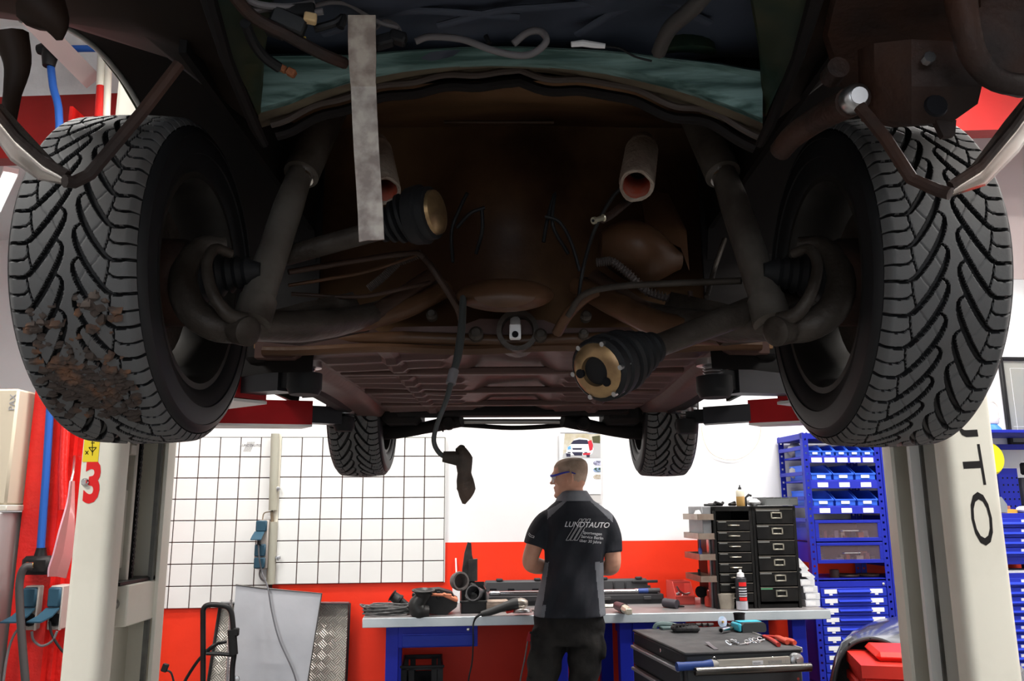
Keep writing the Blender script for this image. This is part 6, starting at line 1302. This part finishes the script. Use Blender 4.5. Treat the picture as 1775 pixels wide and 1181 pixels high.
obj('top_mat', B().box(-.004, wc + .004, -.004, dc + .004, zt2 - .006, zt2 + .004, .004), mat('mat_grey', (.045, .045, .047), .6, 0, (.10, .10, .10), 7, .8, .1, 60), t)
obj('edge_trim', B().box(wc - .002, wc + .006, 0, dc, zt2 - .012, zt2 + .007, .001), mat('trim_w', (.5, .5, .48), .35, .6), t)
for k in range(6):
    z1 = zt2 - .055 - k * .095 if k else zt2 - .055; z0 = z1 - .085
    d = obj('drawer', B().box(-.014, 0, .03, dc - .03, z0, z1, .003), dgrey, t)
    obj('drawer_grip', B().box(-.026, -.012, .03, dc - .03, z1 - .018, z1 - .004, .003), alu, d)
obj('key_lock', B().lathe((-.001, dc * .42, zt2 - .03), (-1, 0, 0), [(0, .009), (.005, .009), (.007, .005)], 12), chrome, t)
h0, h1 = CV(1206, 1165, -.06), CV(1405, 1157, -.06)
obj('push_handle', B().tube([h0, h1], .0165, 16).lathe(h0, h0 - h1, [(0, .0165), (.004, .014)], 16).box(.03, .055, -.05, 0, h0.z - .012, h0.z + .008).box(wc - .06, wc - .035, -.05, 0, h0.z - .012, h0.z + .008), mat('handle_dark', (.12, .115, .11), .2, .9), t)
for px in (1238, 1340): obj('eyelet', B().tube([CV(px - 2, 1144, -.004), CV(px - 2, 1140, -.012), CV(px + 2, 1140, -.012), CV(px + 2, 1144, -.004)], .002, 6, 3), chrome, t)
obj('screw', B().lathe(CV(1383, 1177, -.001), (0, -1, 0), [(0, .007), (.003, .006)], 12), chrome, t)
for x in (.05, wc - .05):
    for y in (.06, dc - .06): obj('castor', B().cyl((x - .015, y, .05), (x + .015, y, .05), .05, 16).box(x - .02, x + .02, y - .02, y + .02, .08, .125), rubber, t)
# torque wrench resting between handle and body
w0, w1 = CV(1178, 1156, -.030), CV(1380, 1145, -.030); dw = (w1 - w0).normalized(); Lw = (w1 - w0).length
t = thing('torque_wrench', 'grey torque wrench with a blue grip resting behind the trolley handle', 'torque wrench', w0)
obj('blue_grip', B().tube([w0 - dw * .002, w0 + dw * Lw * .20, w0 + dw * Lw * .27], [.0165, .0165, .021], 16).tube([w0 - dw * .012, w0], .0175, 16), mat('wr_blue', (.025, .06, .24), .45), t)
obj('collar', B().tube([w0 + dw * Lw * .27, w0 + dw * Lw * .32], [.021, .0145], 16), mat('wr_grey', (.30, .29, .27), .4), t)
up = Vector((0, 0, 1)); 
obj('beam', B().prism([(-.0165, 0), (.0165, 0), (.0165, Lw * .62), (-.0165, Lw * .62)], w0 + dw * Lw * .32 + Vector((0, -.008, 0)), up, dw, (0, .016, 0)), mat('wr_beam', (.50, .48, .43), .35, .4), t)
obj('ratchet_head', B().lathe(w1 + Vector((0, -.012, 0)), (0, 1, 0), [(0, .024), (.003, .028), (.022, .028), (.025, .024)], 24).lathe(w1 + Vector((0, -.02, 0)), (0, 1, 0), [(0, .010), (.01, .012)], 14), mat('wr_head', (.45, .46, .47), .3, .8), t)
obj('scale_window', B().prism([(-.008, 0), (.008, 0), (.008, .045), (-.008, .045)], w0 + dw * Lw * .61 + Vector((0, -.0095, 0)), up, dw, (0, .001, 0)), lab_m, t)
text('beam_print', 'BERNER', .017, w0 + dw * Lw * .865 + Vector((0, -.0088, .006)), -dw, -up, grey_ink, t, .0002, space=1.0)
text('beam_print', 'III', .014, w0 + dw * Lw * .93 + Vector((0, -.0088, .005)), -dw, -up, grey_ink, t, .0002, space=1.4)
text('scale_print', 'BERNER', .009, w0 + dw * Lw * .615 + Vector((0, -.0108, -.003)), dw, up, grey_ink, t, .0002)
# things on the trolley
zz = zt2 + .004
c = CT(1188, 1096); t = tag(obj('rubber_pad', B().bx((c.x, c.y, zz + .016), (.125, .075, .032), (0, 0, -ang), .012), mat('pad_blk', (.03, .03, .032), .7, 0, (.05, .05, .05), 60, .8, .3, 120)), 'black oval rubber pad at the back left of the trolley top', 'rubber pad')
b = B()
for i in range(7):
    for j in range(4): b.bx((c.x - .046 + i * .0155, c.y - .024 + j * .016, zz + .033), (.010, .009, .003), (0, 0, 0), 0)
stuff(obj('tread_blocks', b, rubber, t))
c = CT(1150, 1092); t = thing('grey_bracket', 'teal-grey metal bracket hanging over the back left corner of the trolley', 'bracket', (c.x, c.y, zz)); obj('bracket', B().tube([CV(1133, 1091, dc), CV(1140, 1083, dc), CV(1160, 1083, dc), CV(1185, 1087, dc - .02)], [.010, .012, .012, .008], 8, 4).box(c.x - .01, c.x + .08, dc - .05, dc - .0, zz, zz + .012, .003), mat('teal_grey', (.12, .17, .17), .45), t)
c = CT(1253, 1088, zz); ctr = CV(1252, 1078.5, c.y); t = thing('polishing_disc', 'small shiny disc with a brass hub standing up at the back of the trolley', 'disc', (c.x, c.y, zz)); obj('disc', B().lathe(ctr, (.25, -1, .12), [(0, .026), (.002, .026), (.0025, .008)], 28), mat('irid', (.45, .62, .80), .2, .5, (.7, .65, .8), 30, .9), t); obj('hub', B().lathe(ctr, (.25, -1, .12), [(0, .006), (.008, .005)], 12), mat('brass', (.6, .4, .12), .25, 1), t)
c = CT(1228, 1086); 
for k, px in enumerate((1211, 1222, 1232, 1266, 1274)): q = CT(px, 1087); tag(obj('dark_fitting', B().tube([(q.x - .014, q.y, zz + .009), (q.x + .016, q.y + .01, zz + .009)], [.009, .007], 8), mat('fit_dk', (.10, .09, .085), .4, .6)), 'small dark fitting, %s in the row along the back edge of the trolley' % ON[k], 'fitting', 'fittings at the back of the trolley top')
c = CT(1280, 1098); t = thing('tape_measure', 'turquoise and dark grey plastic case at the back right of the trolley', 'plastic case', (c.x + .05, c.y + .04, zz))
x0 = CT(1285, 1097).x; x1 = CT(1325, 1095).x
b = B().prism([(0, .004), (.008, 0), (x1 - x0 - .008, 0), (x1 - x0, .008), (x1 - x0 - .002, .034), (x1 - x0 - .012, .042), (.012, .042), (.0, .032)], (x0, c.y - .0, zz), (1, 0, 0), (0, 0, 1), (0, .085, 0)); obj('case', b, mat('case_dk', (.045, .05, .052), .5), t, 30)
obj('turquoise_side', B().box(x0 - .016, x0 + .002, c.y + .004, c.y + .09, zz + .003, zz + .040, .006).box(x0 + .004, x1 - .008, c.y + .03, c.y + .084, zz + .0415, zz + .044, .001), mat('turq', (.05, .42, .55), .4), t)
c = CT(1287, 1085); t = tag(obj('black_cup', B().lathe((c.x, c.y + .03, zz), (0, 0, 1), [(0, .024), (.05, .027), (.052, .029), (.056, .029), (.056, .024), (.03, .022)], 20), black_p), 'black cup behind the turquoise case on the trolley', 'cup')
a = CT(1250, 1099); q = CT(1276, 1093); t = thing('socket_extension', 'chrome socket on a short extension lying in the middle of the trolley top', 'socket', (a.x, a.y, zz)); a.z = zz + .014; q.z = zz + .012; obj('socket', B().tube([a, a.lerp(q, .45)], .014, 16), chrome, t); obj('extension', B().tube([a.lerp(q, .45), q], [.010, .007], 12), mat('ext_st', (.3, .27, .22), .3, .9), t); obj('square_hole', B().lathe(a + (a - q).normalized() * .0005, a - q, [(0, .009), (.001, .009)], 8), hole_m, t)
a = CT(1222, 1118); q = CT(1238, 1127); t = tag(obj('steel_strip', B().sheet([[(a.x, a.y, zz + .010), (a.x + .018, a.y, zz + .010)], [(lerp(a.x, q.x, .5), lerp(a.y, q.y, .5), zz + .004), (lerp(a.x, q.x, .5) + .018, lerp(a.y, q.y, .5), zz + .004)], [(q.x, q.y, zz + .001), (q.x + .018, q.y, zz + .001)]], (0, 0, .0015)), mat('strip_st', (.28, .26, .29), .3, .8)), 'thin bent steel strip on the front left of the trolley top', 'metal strip')
for px, py in ((1263, 1119), (1270, 1117), (1277, 1117), (1295, 1118), (1303, 1115), (1308, 1114), (1313, 1115), (1318, 1113), (1310, 1118)):
    q = CT(px, py); r_ = rnd.uniform(.007, .011); a_ = rnd.random() * 3
    tag(obj('hose_clamp', B().tube([(q.x + r_ * math.cos(a_ + R(k * 45)), q.y + r_ * .5 * math.sin(R(k * 45)), zz + .010 + r_ * .8 * math.sin(R(k * 45) + .5)) for k in range(8)], .0022, 5), chrome), 'small chrome wire clamp in the heap on the trolley top', 'clamp', 'clamps on the trolley top')
for p1, p2 in (((1282, 1120), (1300, 1117)), ((1300, 1116), (1325, 1112)), ((1266, 1116), (1280, 1119))): u_, v_ = CT(*p1), CT(*p2); u_.z = v_.z = zz + .006; tag(obj('steel_pick', B().tube([u_, v_], [.002, .005], 6), chrome), 'thin chrome pick among the clamps on the trolley top', 'tool', 'picks on the trolley top')
t = thing('pliers', 'red-handled pliers at the front right of the trolley top', 'pliers', CT(1350, 1118)); rr_ = mat('plier_red', (.50, .04, .03), .45)
for k, (pts, r) in enumerate([([(1322, 1107), (1335, 1112), (1350, 1122)], .009), ([(1324, 1106), (1345, 1109), (1352, 1112)], .007)]):
    P_ = [CT(*p) for p in pts]; P_ = [Vector((p.x, p.y, zz + .009)) for p in P_]; obj('grip', B().tube(P_, [r * .6, r, r * 1.05], 10, 4), rr_, t)
P_ = [CT(1320, 1107), CT(1312, 1112)]; obj('jaws', B().tube([Vector((p.x, p.y, zz + .008)) for p in P_], [.008, .003], 8), black_m, t)
for pts in ([(1345, 1109), (1365, 1119)], [(1355, 1113), (1378, 1120)]):
    P_ = [CT(*p) for p in pts]; P_ = [Vector((p.x, p.y, zz + .012)) for p in P_]; t = thing('screwdriver', 'red screwdriver handle, %s of two beside the pliers' % ('left' if pts[0][0] < 1350 else 'right'), 'screwdriver', P_[0], 'red screwdrivers on the trolley'); obj('handle', B().tube([P_[0], P_[0].lerp(P_[1], .3), P_[0].lerp(P_[1], .8), P_[1]], [.006, .012, .013, .010], 10), mat('sd_red', (.62, .09, .05), .4), t)
FR.pop()
# ---- grey car wing ----
silver = mat('silver_paint', (.23, .25, .28), .18, .75, coat=.8)
Yf = 3.55
out_ = [(1432, 1290, 0), (1434, 1230, 0), (1438, 1181, 0), (1446, 1140, .03), (1458, 1114, .08), (1478, 1095, .16), (1505, 1082, .26), (1540, 1076, .34), (1575, 1076, .38), (1620, 1080, .40), (1680, 1096, .40), (1730, 1118, .38), (1775, 1160, .32), (1830, 1230, .25)]
lip_ = [(1440, 1290), (1442, 1230), (1446, 1181), (1453, 1150), (1464, 1129), (1482, 1114), (1503, 1108), (1522, 1109), (1545, 1118), (1580, 1146), (1625, 1190), (1660, 1240), (1680, 1300), (1690, 1360)]
t = thing('car', 'silver-grey car standing behind the right lift post, its front wing showing', 'car', W(1600, 1200, 4.0) * 1)
t.location.z = 0
rows = []
for (ox, oy, dy), (lx, ly) in zip(out_, lip_):
    o3 = W(ox, oy, Yf + .05 + dy); l3 = W(lx, ly, Yf); m1_ = o3.lerp(l3, .5) + Vector((0, -.02, .012)); m2_ = o3.lerp(l3, .85) + Vector((0, -.02, .004))
    rows.append([o3 + Vector((.18 if ox < 1600 else .0, .30, -.02)), o3, m1_, m2_, l3])
obj('wing', B().sheet(rows, (0, .004, -.003)), silver, t, 60)
obj('wheel_arch_lip', B().tube([W(x, y, Yf - .002) for x, y in lip_], .008, 8, 3), mat('arch_black', (.03, .03, .032), .5), t)
obj('wheel_arch_liner', B().sheet([[W(x, y, Yf + .002) for x, y in lip_], [W(x * .98 + 31, y + 3, Yf + .30) for x, y in lip_]], (0, .01, .004)).sheet([[W(x * .98 + 31, y + 3, Yf + .30) for x, y in lip_], [W(x * .98 + 31, 1420, Yf + .32) for x, y in lip_]], (0, .01, 0)), black_p, t, 60)
obj('liner_clip', B().cyl(W(1472, 1117, Yf - .01), W(1472, 1117, Yf), .005, 8).cyl(W(1508, 1108, Yf - .01), W(1508, 1108, Yf), .005, 8), black_m, t)
obj('front_wheel', B().lathe((1.95, Yf + .1, .31), (.1, 1, 0), [(0, .2), (.0, .31), (.2, .31), (.2, .2)], 32, closed=True), rubber, t)
# ---- red wheelie bin in front of the wing ----
Yb = 3.25
t = thing('red_waste_bin', 'red plastic bin with a thick lid standing under the grey car wing', 'bin', (W(1530, 1181, Yb).x, Yb + .15, 0))
z1 = W(1530, 1152, Yb).z; x0 = W(1490, 1140, Yb).x; x1 = W(1620, 1140, Yb).x
ya = R(-13); Mb = Matrix.Translation((x0, Yb, 0)) @ Matrix.Rotation(ya, 4, 'Z'); FR.append(Mb); wd_ = x1 - x0 + .03
obj('tub', B().add([(.05, .03, 0), (wd_ - .05, .03, 0), (wd_ - .05, .33, 0), (.05, .33, 0), (.02, .0, z1 - .1), (wd_ - .02, 0, z1 - .1), (wd_ - .02, .36, z1 - .1), (.02, .36, z1 - .1)], [(0, 1, 2, 3), (4, 5, 6, 7), (0, 1, 5, 4), (1, 2, 6, 5), (2, 3, 7, 6), (3, 0, 4, 7)]), red_pl, t, 20)
obj('rim', B().box(0, wd_, -.015, .37, z1 - .12, z1 - .08, .006).box(.01, wd_ - .01, -.005, .36, z1 - .08, z1 - .05, .006), red_pl, t, 30)
obj('lid', B().prism([(0, 0), (wd_ - .01, 0), (wd_ - .01, .045), (.0, .045)], (.0, -.02, z1 - .045), (1, 0, 0), (0, 0, 1), (0, .36, .0)).box(.07, wd_ - .02, .06, .32, z1, z1 + .035, .018), red_pl, t, 30)
FR.pop()
# ================= the mechanic =================
FR[-1] = I4
YM = 4.22
def M_(px, py, dy=0.0): return W(px, py, YM + dy)
skin = mat('skin', (.66, .36, .25), .5, 0, (.58, .28, .19), 18, .6)
cloth = mat('shirt_black', (.016, .018, .024), .75, 0, (.024, .026, .033), 12, .6, .1, 60); grey_c = mat('shirt_grey', (.17, .18, .20), .8, 0, (.13, .14, .155), 20, .6)
trs = mat('trousers', (.011, .0105, .0105), .9, 0, (.026, .024, .022), 9, .9, .25, 40)
hairm = mat('short_hair', (.42, .31, .23), .8, 0, (.58, .43, .33), 25, .8, .3, 300)
def remesh(b, name, vox, mats, parent, sm=6, pick=None, fn=None):
    me = mesh_of(b, name, mats, I4, 0, True); o = bpy.data.objects.new(name, me); C.objects.link(o)
    m = o.modifiers.new('r', 'REMESH'); m.mode = 'VOXEL'; m.voxel_size = vox; m.use_smooth_shade = True
    s = o.modifiers.new('s', 'SMOOTH'); s.factor = .5; s.iterations = sm
    me2 = bpy.data.meshes.new_from_object(o.evaluated_get(bpy.context.evaluated_depsgraph_get())); C.objects.unlink(o); bpy.data.objects.remove(o)
    me2.name = name; me2.materials.clear()
    for q in (mats if isinstance(mats, (list, tuple)) else [mats]): me2.materials.append(q)
    if fn: 
        for v in me2.vertices: v.co = fn(v.co)
    if pick: me2.polygons.foreach_set('material_index', [pick(p.center) for p in me2.polygons])
    else: me2.polygons.foreach_set('material_index', [0] * len(me2.polygons))
    me2.shade_smooth(); bvh = BVHTree.FromPolygons([v.co.copy() for v in me2.vertices], [tuple(p.vertices) for p in me2.polygons])
    me2.transform(rootmat(parent).inverted()); r = bpy.data.objects.new(name, me2); C.objects.link(r); r.parent = parent; return r, bvh
man = thing('person', 'person in black and grey polo shirt and safety glasses standing at the workbench', 'person', (M_(985, 1000).x, YM, 0))
S_ = (M_(1040, 960) - M_(940, 960)).x / 100     # metres per pixel here
def ring(xl, xr, py, dy, ry): a = M_(xl, py, dy); b = M_(xr, py, dy); return ((a + b) / 2, Vector(((b - a).x / 2, 0, 0)), Vector((0, ry, 0)))
# --- body: one continuous surface ---
b = B()
b.rings([ring(945, 1045, 1062, 0, .11), ring(950, 1040, 975, 0, .10), ring(948, 1046, 930, 0, .11), ring(945, 1050, 890, 0, .10), ring(968, 1025, 872, 0, .07)], 20)
nk = [M_(992, 885, .0), M_(992, 862, .005), M_(990, 840, .0)]
b.tube(nk, [.070, .060, .056], 18, 3)
# head in its own frame: facing -x, turned a little away
hc = M_(988, 826, 0); Hs = .90
HM = Matrix.Translation(hc) @ Matrix.Rotation(R(-13), 4, 'Z') @ Matrix.Rotation(R(-3), 4, 'Y')
def HV(x, y, z): return HM @ Vector((x * Hs, y * Hs, z * Hs))
def hring(xf, xb, hw, z, seg=24):
    L = []
    c = (xf + xb) / 2; r = (xb - xf) / 2
    return (HV(c, 0, z), (HM.to_3x3() @ Vector((r * Hs, 0, 0))), (HM.to_3x3() @ Vector((0, hw * Hs, 0))))
head = [hring(-.078, -.045, .016, -.118), hring(-.085, .0, .045, -.108), hring(-.088, .045, .058, -.085), hring(-.086, .078, .066, -.055), hring(-.086, .092, .071, -.020), hring(-.090, .102, .076, .010), hring(-.092, .106, .078, .035), hring(-.088, .106, .076, .060), hring(-.072, .096, .066, .082), hring(-.045, .075, .046, .097), hring(-.01, .04, .02, .103)]
b.rings(head, 24)
b.ball(HV(-.088, 0, .012), .022, 5, sq=(.8, 1.9, .8))                                   # brow
b.add([HV(-.086, -.008, .008), HV(-.086, .008, .008), HV(-.084, .018, -.036), HV(-.084, -.018, -.036), HV(-.126, 0, -.030), HV(-.095, 0, .010), HV(-.112, .011, -.040), HV(-.112, -.011, -.040)], [(0, 5, 1), (0, 3, 7, 4, 5), (1, 5, 4, 6, 2), (4, 7, 6), (3, 2, 6, 7), (0, 1, 2, 3)])
b.ball(HV(-.090, 0, -.058), .012, 4, sq=(.8, 1.9, .55)); b.ball(HV(-.087, 0, -.073), .012, 4, sq=(.8, 1.8, .6)); b.ball(HV(-.082, 0, -.102), .02, 5, sq=(.8, 1.1, .8))
for sy in (-1, 1):
    b.ball(HV(-.062, .045 * sy, -.022), .022, 5, sq=(.9, .6, .8))
    pts = [HV(.010 + .022 * math.cos(R(a)) * (.75), (.078 + .014 * max(0, math.cos(R(a - 20)))) * sy, -.008 + .031 * math.sin(R(a))) for a in range(-80, 200, 25)]
    b.tube(pts, [.0055] * len(pts), 6); b.ball(HV(.010, .076 * sy, -.008), .022, 5, sq=(.7, .4, 1.1)); b.ball(HV(.000, .080 * sy, -.036), .008, 4)
# arms and hands
def hand(b, wr, dirv, curl, palm_n, thumb_side):
    d = dirv.normalized(); n = palm_n.normalized(); s = d.cross(n).normalized() * thumb_side
    b.rings([(wr, s * .026, n * .018), (wr + d * .03, s * .036, n * .016), (wr + d * .08, s * .042, n * .014), (wr + d * .092, s * .038, n * .012)], 12)
    for k, (o_, L) in enumerate(((.030, .068), (.010, .078), (-.010, .073), (-.029, .058))):
        p = wr + d * .08 + s * o_; q = p + d * L * .45 - n * .004; r_ = q + (d * math.cos(curl) - n * math.sin(curl)) * L * .32; u = r_ + (d * math.cos(curl * 2) - n * math.sin(curl * 2)) * L * .25
        b.tube([p - d * .015, p, q, r_, u], [.0095, .0095, .009, .0085, .007], 8)
    p = wr + d * .03 + s * .030; b.tube([p, p + d * .025 + s * .022 - n * .008, p + d * .050 + s * .028 - n * .018, p + d * .068 + s * .022 - n * .026], [.013, .0115, .0105, .008], 8)
for pts, rs, hd in (([M_(955, 905, 0), M_(932, 935, -.01), M_(919, 972, -.02), M_(930, 981, .04), M_(958, 984, .15)], [.045, .044, .040, .042, .029], (Vector((.75, .6, .05)), 1)),
                    ([M_(1042, 905, 0), M_(1058, 940, -.01), M_(1062, 975, -.01), M_(1055, 984, .05), M_(1028, 986, .16)], [.045, .044, .041, .042, .029], (Vector((-.75, .6, .05)), -1))):
    b.tube(pts, rs, 14, 5); hand(b, pts[-1], hd[0], R(42), Vector((0, -.1, 1)), hd[1])
def hair_mask(c):
    v = (HM.inverted() @ c) / Hs
    if v.z > -.055 and v.x > -.12 and (c - hc).length < .16:
        lim = .052 if v.x < -.055 else (.018 if v.x < -.018 else (.030 if v.x < .028 and v.z > -.03 else -.032))
        if v.x < .03 and v.x > -.02: lim = .012
        if v.z > lim + .006 * math.sin(v.x * 200): return 1
    return 0
body, _ = remesh(b, 'body', .0055, [skin, hairm], man, 3, hair_mask)
# eyes
for sy in (-1, 1): obj('eye', B().ball(HV(-.082, .031 * sy, .0), .0115, 5), white_pl, man); 
# --- shirt ---
b = B()
b.rings([ring(924, 1050, 1066, 0, .145), ring(928, 1048, 1045, 0, .145), ring(937, 1046, 1010, 0, .135), ring(944, 1045, 975, 0, .128), ring(943, 1049, 945, 0, .130), ring(940, 1055, 915, 0, .128), ring(938, 1058, 893, 0, .112), ring(950, 1046, 880, 0, .095), ring(964, 1029, 868, 0, .078), ring(969, 1022, 860, 0, .070)], 32)
b.tube([M_(968, 898, 0), M_(948, 908, 0), M_(935, 926, -.005), M_(928, 947, -.01)], [.062, .064, .063, .062], 18, 4)
b.tube([M_(1030, 896, 0), M_(1046, 906, 0), M_(1056, 930, 0), M_(1059, 958, -.005)], [.060, .062, .060, .058], 18, 4)
# soft folds down the back
def folds(v):
    x = (v.x - M_(985, 960).x) / S_; z = v.z
    if v.y < YM:
        w = max(0, min(1, (M_(985, 900).z - z) / .1))
        d = (.010 * math.sin((x * .9 + (z * 170)) * .09) + .006 * math.sin((x * 1.3 - z * 240) * .13 + 1)) * w
        return Vector((v.x, v.y + d - .017 * w, v.z))
    return v
def px_of(c):
    d = c - CAM; zc = d.dot(_F); return 887.5 + F * d.dot(RX) / zc, 590.5 - F * d.dot(UX) / zc
def polo(c):
    x, y = px_of(c)
    if c.y > YM + .03: return 0
    # side panels
    yl = lerp(948, 932, 0)
    if y > 965 and x < 953 - (y - 965) * .145 + (6 if y > 1050 else 0) and x > 900 and not (y < 975): return 1
    if y > 975 and x > 1031 + (y - 975) * .10: return 1
    # yoke stripes
    t_ = (x - 949) / (989 - 949)
    if 0 <= t_ <= 1 and 885 - 24 * t_ < y < 898 - 37 * t_ + 2: return 1
    t_ = (x - 1022) / (1062 - 1022)
    if 0 <= t_ <= 1 and 862 + 30 * t_ < y < 868 + 38 * t_: return 1
    return 0
shirt, bvh = remesh(b, 'shirt', .0055, [cloth, grey_c], man, 5, polo, folds)
obj('collar', B().rings([(M_(996, 869, 0), Vector((S_ * 34, 0, 0)), Vector((0, .083, .0))), (M_(995, 861, .0), Vector((S_ * 29, 0, 0)), Vector((0, .078, 0))), (M_(994, 853, .002), Vector((S_ * 25, 0, 0)), Vector((0, .073, 0))), (M_(994, 851, .004), Vector((S_ * 23, 0, 0)), Vector((0, .067, 0))), (M_(995, 862, .0), Vector((S_ * 22, 0, 0)), Vector((0, .06, 0)))], 32), grey_c, man, 60)
obj('hem_seam', B().tube([M_(926 + 122 * k / 16, 1060 + 1.5 * math.sin(k), -.148 * math.sin(math.pi * (k + .6) / 17.2) ** .5 - .0) for k in range(17)], .0012, 5), cloth, man)
def cling(me):
    for v in me.vertices:
        o = CAM; d = (v.co - CAM).normalized(); h = bvh.ray_cast(o, d)
        if h[0] is not None: v.co = h[0] - d * (.0022 + (0.0004 if v.index % 2 else 0))
tw = mat('shirt_print', (.75, .76, .78), .6)
Yt = -.13
o1 = M_(978, 913.5, Yt); e1 = M_(1043, 915, Yt) - o1
text('back_print', 'LUNDTAUTO', .036, o1, e1, (0, 0, 1), tw, man, .0003, .35, space=.98, fn=cling, bold=.0004)
for s_, x, y in (('Sportwagen', 1010, 925.5), ('Service Berlin', 1007, 932.5), ('über 30 Jahre', 1004, 939.5)):
    text('back_print', s_, .0195, M_(x, y, Yt), e1 + Vector((0, 0, -.012)), (0, 0, 1), tw, man, .0003, .2, space=1.0, fn=cling)
b = B()
def line(a, c, r=.0009):
    P = []
    for k in range(9):
        p = M_(lerp(a[0], c[0], k / 8), lerp(a[1], c[1], k / 8), Yt); d = (p - CAM).normalized(); h = bvh.ray_cast(CAM, d); P.append((h[0] - d * .003) if h[0] is not None else p)
    b.tube(P, r, 5)
for k in range(3):
    x = 983 + k * 7.2; line((x - 2, 937), (x + 12, 914)); line((x + 3.4, 937), (x + 17, 914)); line((x - 2, 937), (x + 3.4, 937))
    x2 = x + 19.5; line((x2 - 2, 907), (x2 + 2.5, 900)); line((x2 + 3, 907), (x2 + 7, 900)); line((x2 + 2.5, 900), (x2 + 7, 900))
for p, q in (((917, 924), (920, 928)), ((920, 928), (926, 930)), ((926, 930), (925, 933)), ((925, 933), (918, 930)), ((918, 930), (916, 926))): line(p, q, .001)
obj('print_stripes', b, tw, man)
# --- trousers and shoes ---
b = B()
b.rings([ring(928, 1046, 1052, 0, .125), ring(924, 1048, 1085, 0, .135), ring(921, 1048, 1115, 0, .13)], 28)
def leg_(pts): b.rings([ring(*p) for p in pts], 20)
leg_([(921, 985, 1100, 0, .115), (917, 978, 1135, 0, .11), (913, 968, 1181, 0, .10)]); 
zk = M_(940, 1181).z
def down(xl, xr, side_):
    a = M_(xl, 1181); c = M_(xr, 1181); m = (a + c) / 2; r0 = (c - a).x / 2
    b.rings([(Vector((m.x, YM, zk + .02)), (r0, 0, 0), (0, .10, 0)), (Vector((m.x + side_ * .01, YM, .50)), (r0 * .92, 0, 0), (0, .088, 0)), (Vector((m.x + side_ * .02, YM + .02, .25)), (r0 * .88, 0, 0), (0, .085, 0)), (Vector((m.x + side_ * .02, YM + .02, .07)), (r0 * .95, 0, 0), (0, .095, 0))], 20)
    return m.x + side_ * .02
leg_([(975, 1049, 1100, 0, .115), (984, 1046, 1135, 0, .11), (986, 1037, 1181, 0, .10)])
xl_ = down(913, 968, -1); xr_ = down(986, 1037, 1)
b.bx(M_(926, 1112, -.02), (.035, .12, .13), (0, .12, 0), .01); b.bx(M_(1043, 1118, -.02), (.03, .12, .12), (0, -.1, 0), .01)
b.bx(M_(921, 1150, -.02), (.035, .13, .12), (0, .12, 0), .01)
def wr(v):
    return Vector((v.x + .004 * math.sin(v.z * 60 + v.y * 20), v.y + .004 * math.sin(v.z * 45 + v.x * 30), v.z))
tr, _ = remesh(b, 'trousers', .0075, trs, man, 5, None, wr)
for p, r in ((M_(918, 1104, -.045), .3), (M_(1043, 1108, -.04), -.3)): obj('red_tab', B().bx(p, (.022, .012, .045), (0, r, 0), .003), mat('tab_red', (.35, .02, .03), .7), man)
obj('pocket_flap', B().bx(M_(925, 1100, -.09), (.04, .006, .012), (0, .5, 0), .002), trs, man)
for x in (xl_, xr_): obj('shoe', B().rings([(Vector((x, YM - .07, .0)), (.045, 0, 0), (0, .05, 0)), (Vector((x, YM + .06, .0)), (.05, 0, 0), (0, .17, 0)), (Vector((x, YM + .06, .04)), (.05, 0, 0), (0, .17, 0)), (Vector((x, YM + .02, .085)), (.045, 0, 0), (0, .10, 0)), (Vector((x, YM, .11)), (.04, 0, 0), (0, .05, 0))], 20), black_p, man, 60)
# --- glasses ---
bl_ = mat('glasses_blue', (.05, .06, .45), .3)
for sy in (-1, 1): obj('glasses_temple', B().tube([HV(-.098, .060 * sy, .006), HV(-.070, .076 * sy, .008), HV(-.02, .084 * sy, .018), HV(.012, .086 * sy, .020), HV(.045, .083 * sy, .008)], [.006, .0055, .0045, .0035, .003], 8, 4), bl_, man)
rows = [[HV(-.108 + .020 * (a / 60) ** 2 + (.0 if z > -.02 else .006), .060 * a / 60, z) for a in range(-60, 61, 12)] for z in (.012, -.005, -.022, -.032)]
obj('glasses_lens', B().sheet(rows, HM.to_3x3() @ Vector((.0015, 0, 0))), mat('lens_clear', (.75, .8, .85), .05, alpha=.25), man, 60)
obj('glasses_brow', B().tube([HV(-.110 + .020 * (a / 60) ** 2, .060 * a / 60, .013) for a in range(-60, 61, 12)], .0022, 6), bl_, man)
# thin rod or hose beside the legs
o = obj('grey_wire', B().tube([RP(912, 1100, -.5), RP(908, 1135, -.5), RP(901, 1181, -.5), RP(897, 1230, -.5)] if False else [W(915, 1110, 4.35), W(909, 1145, 4.35), W(901, 1185, 4.35), W(896, 1230, 4.35)], .004, 6, 4), greyhose); tag(o, 'thin wire hanging to the left of the mechanic\'s legs', 'wire')
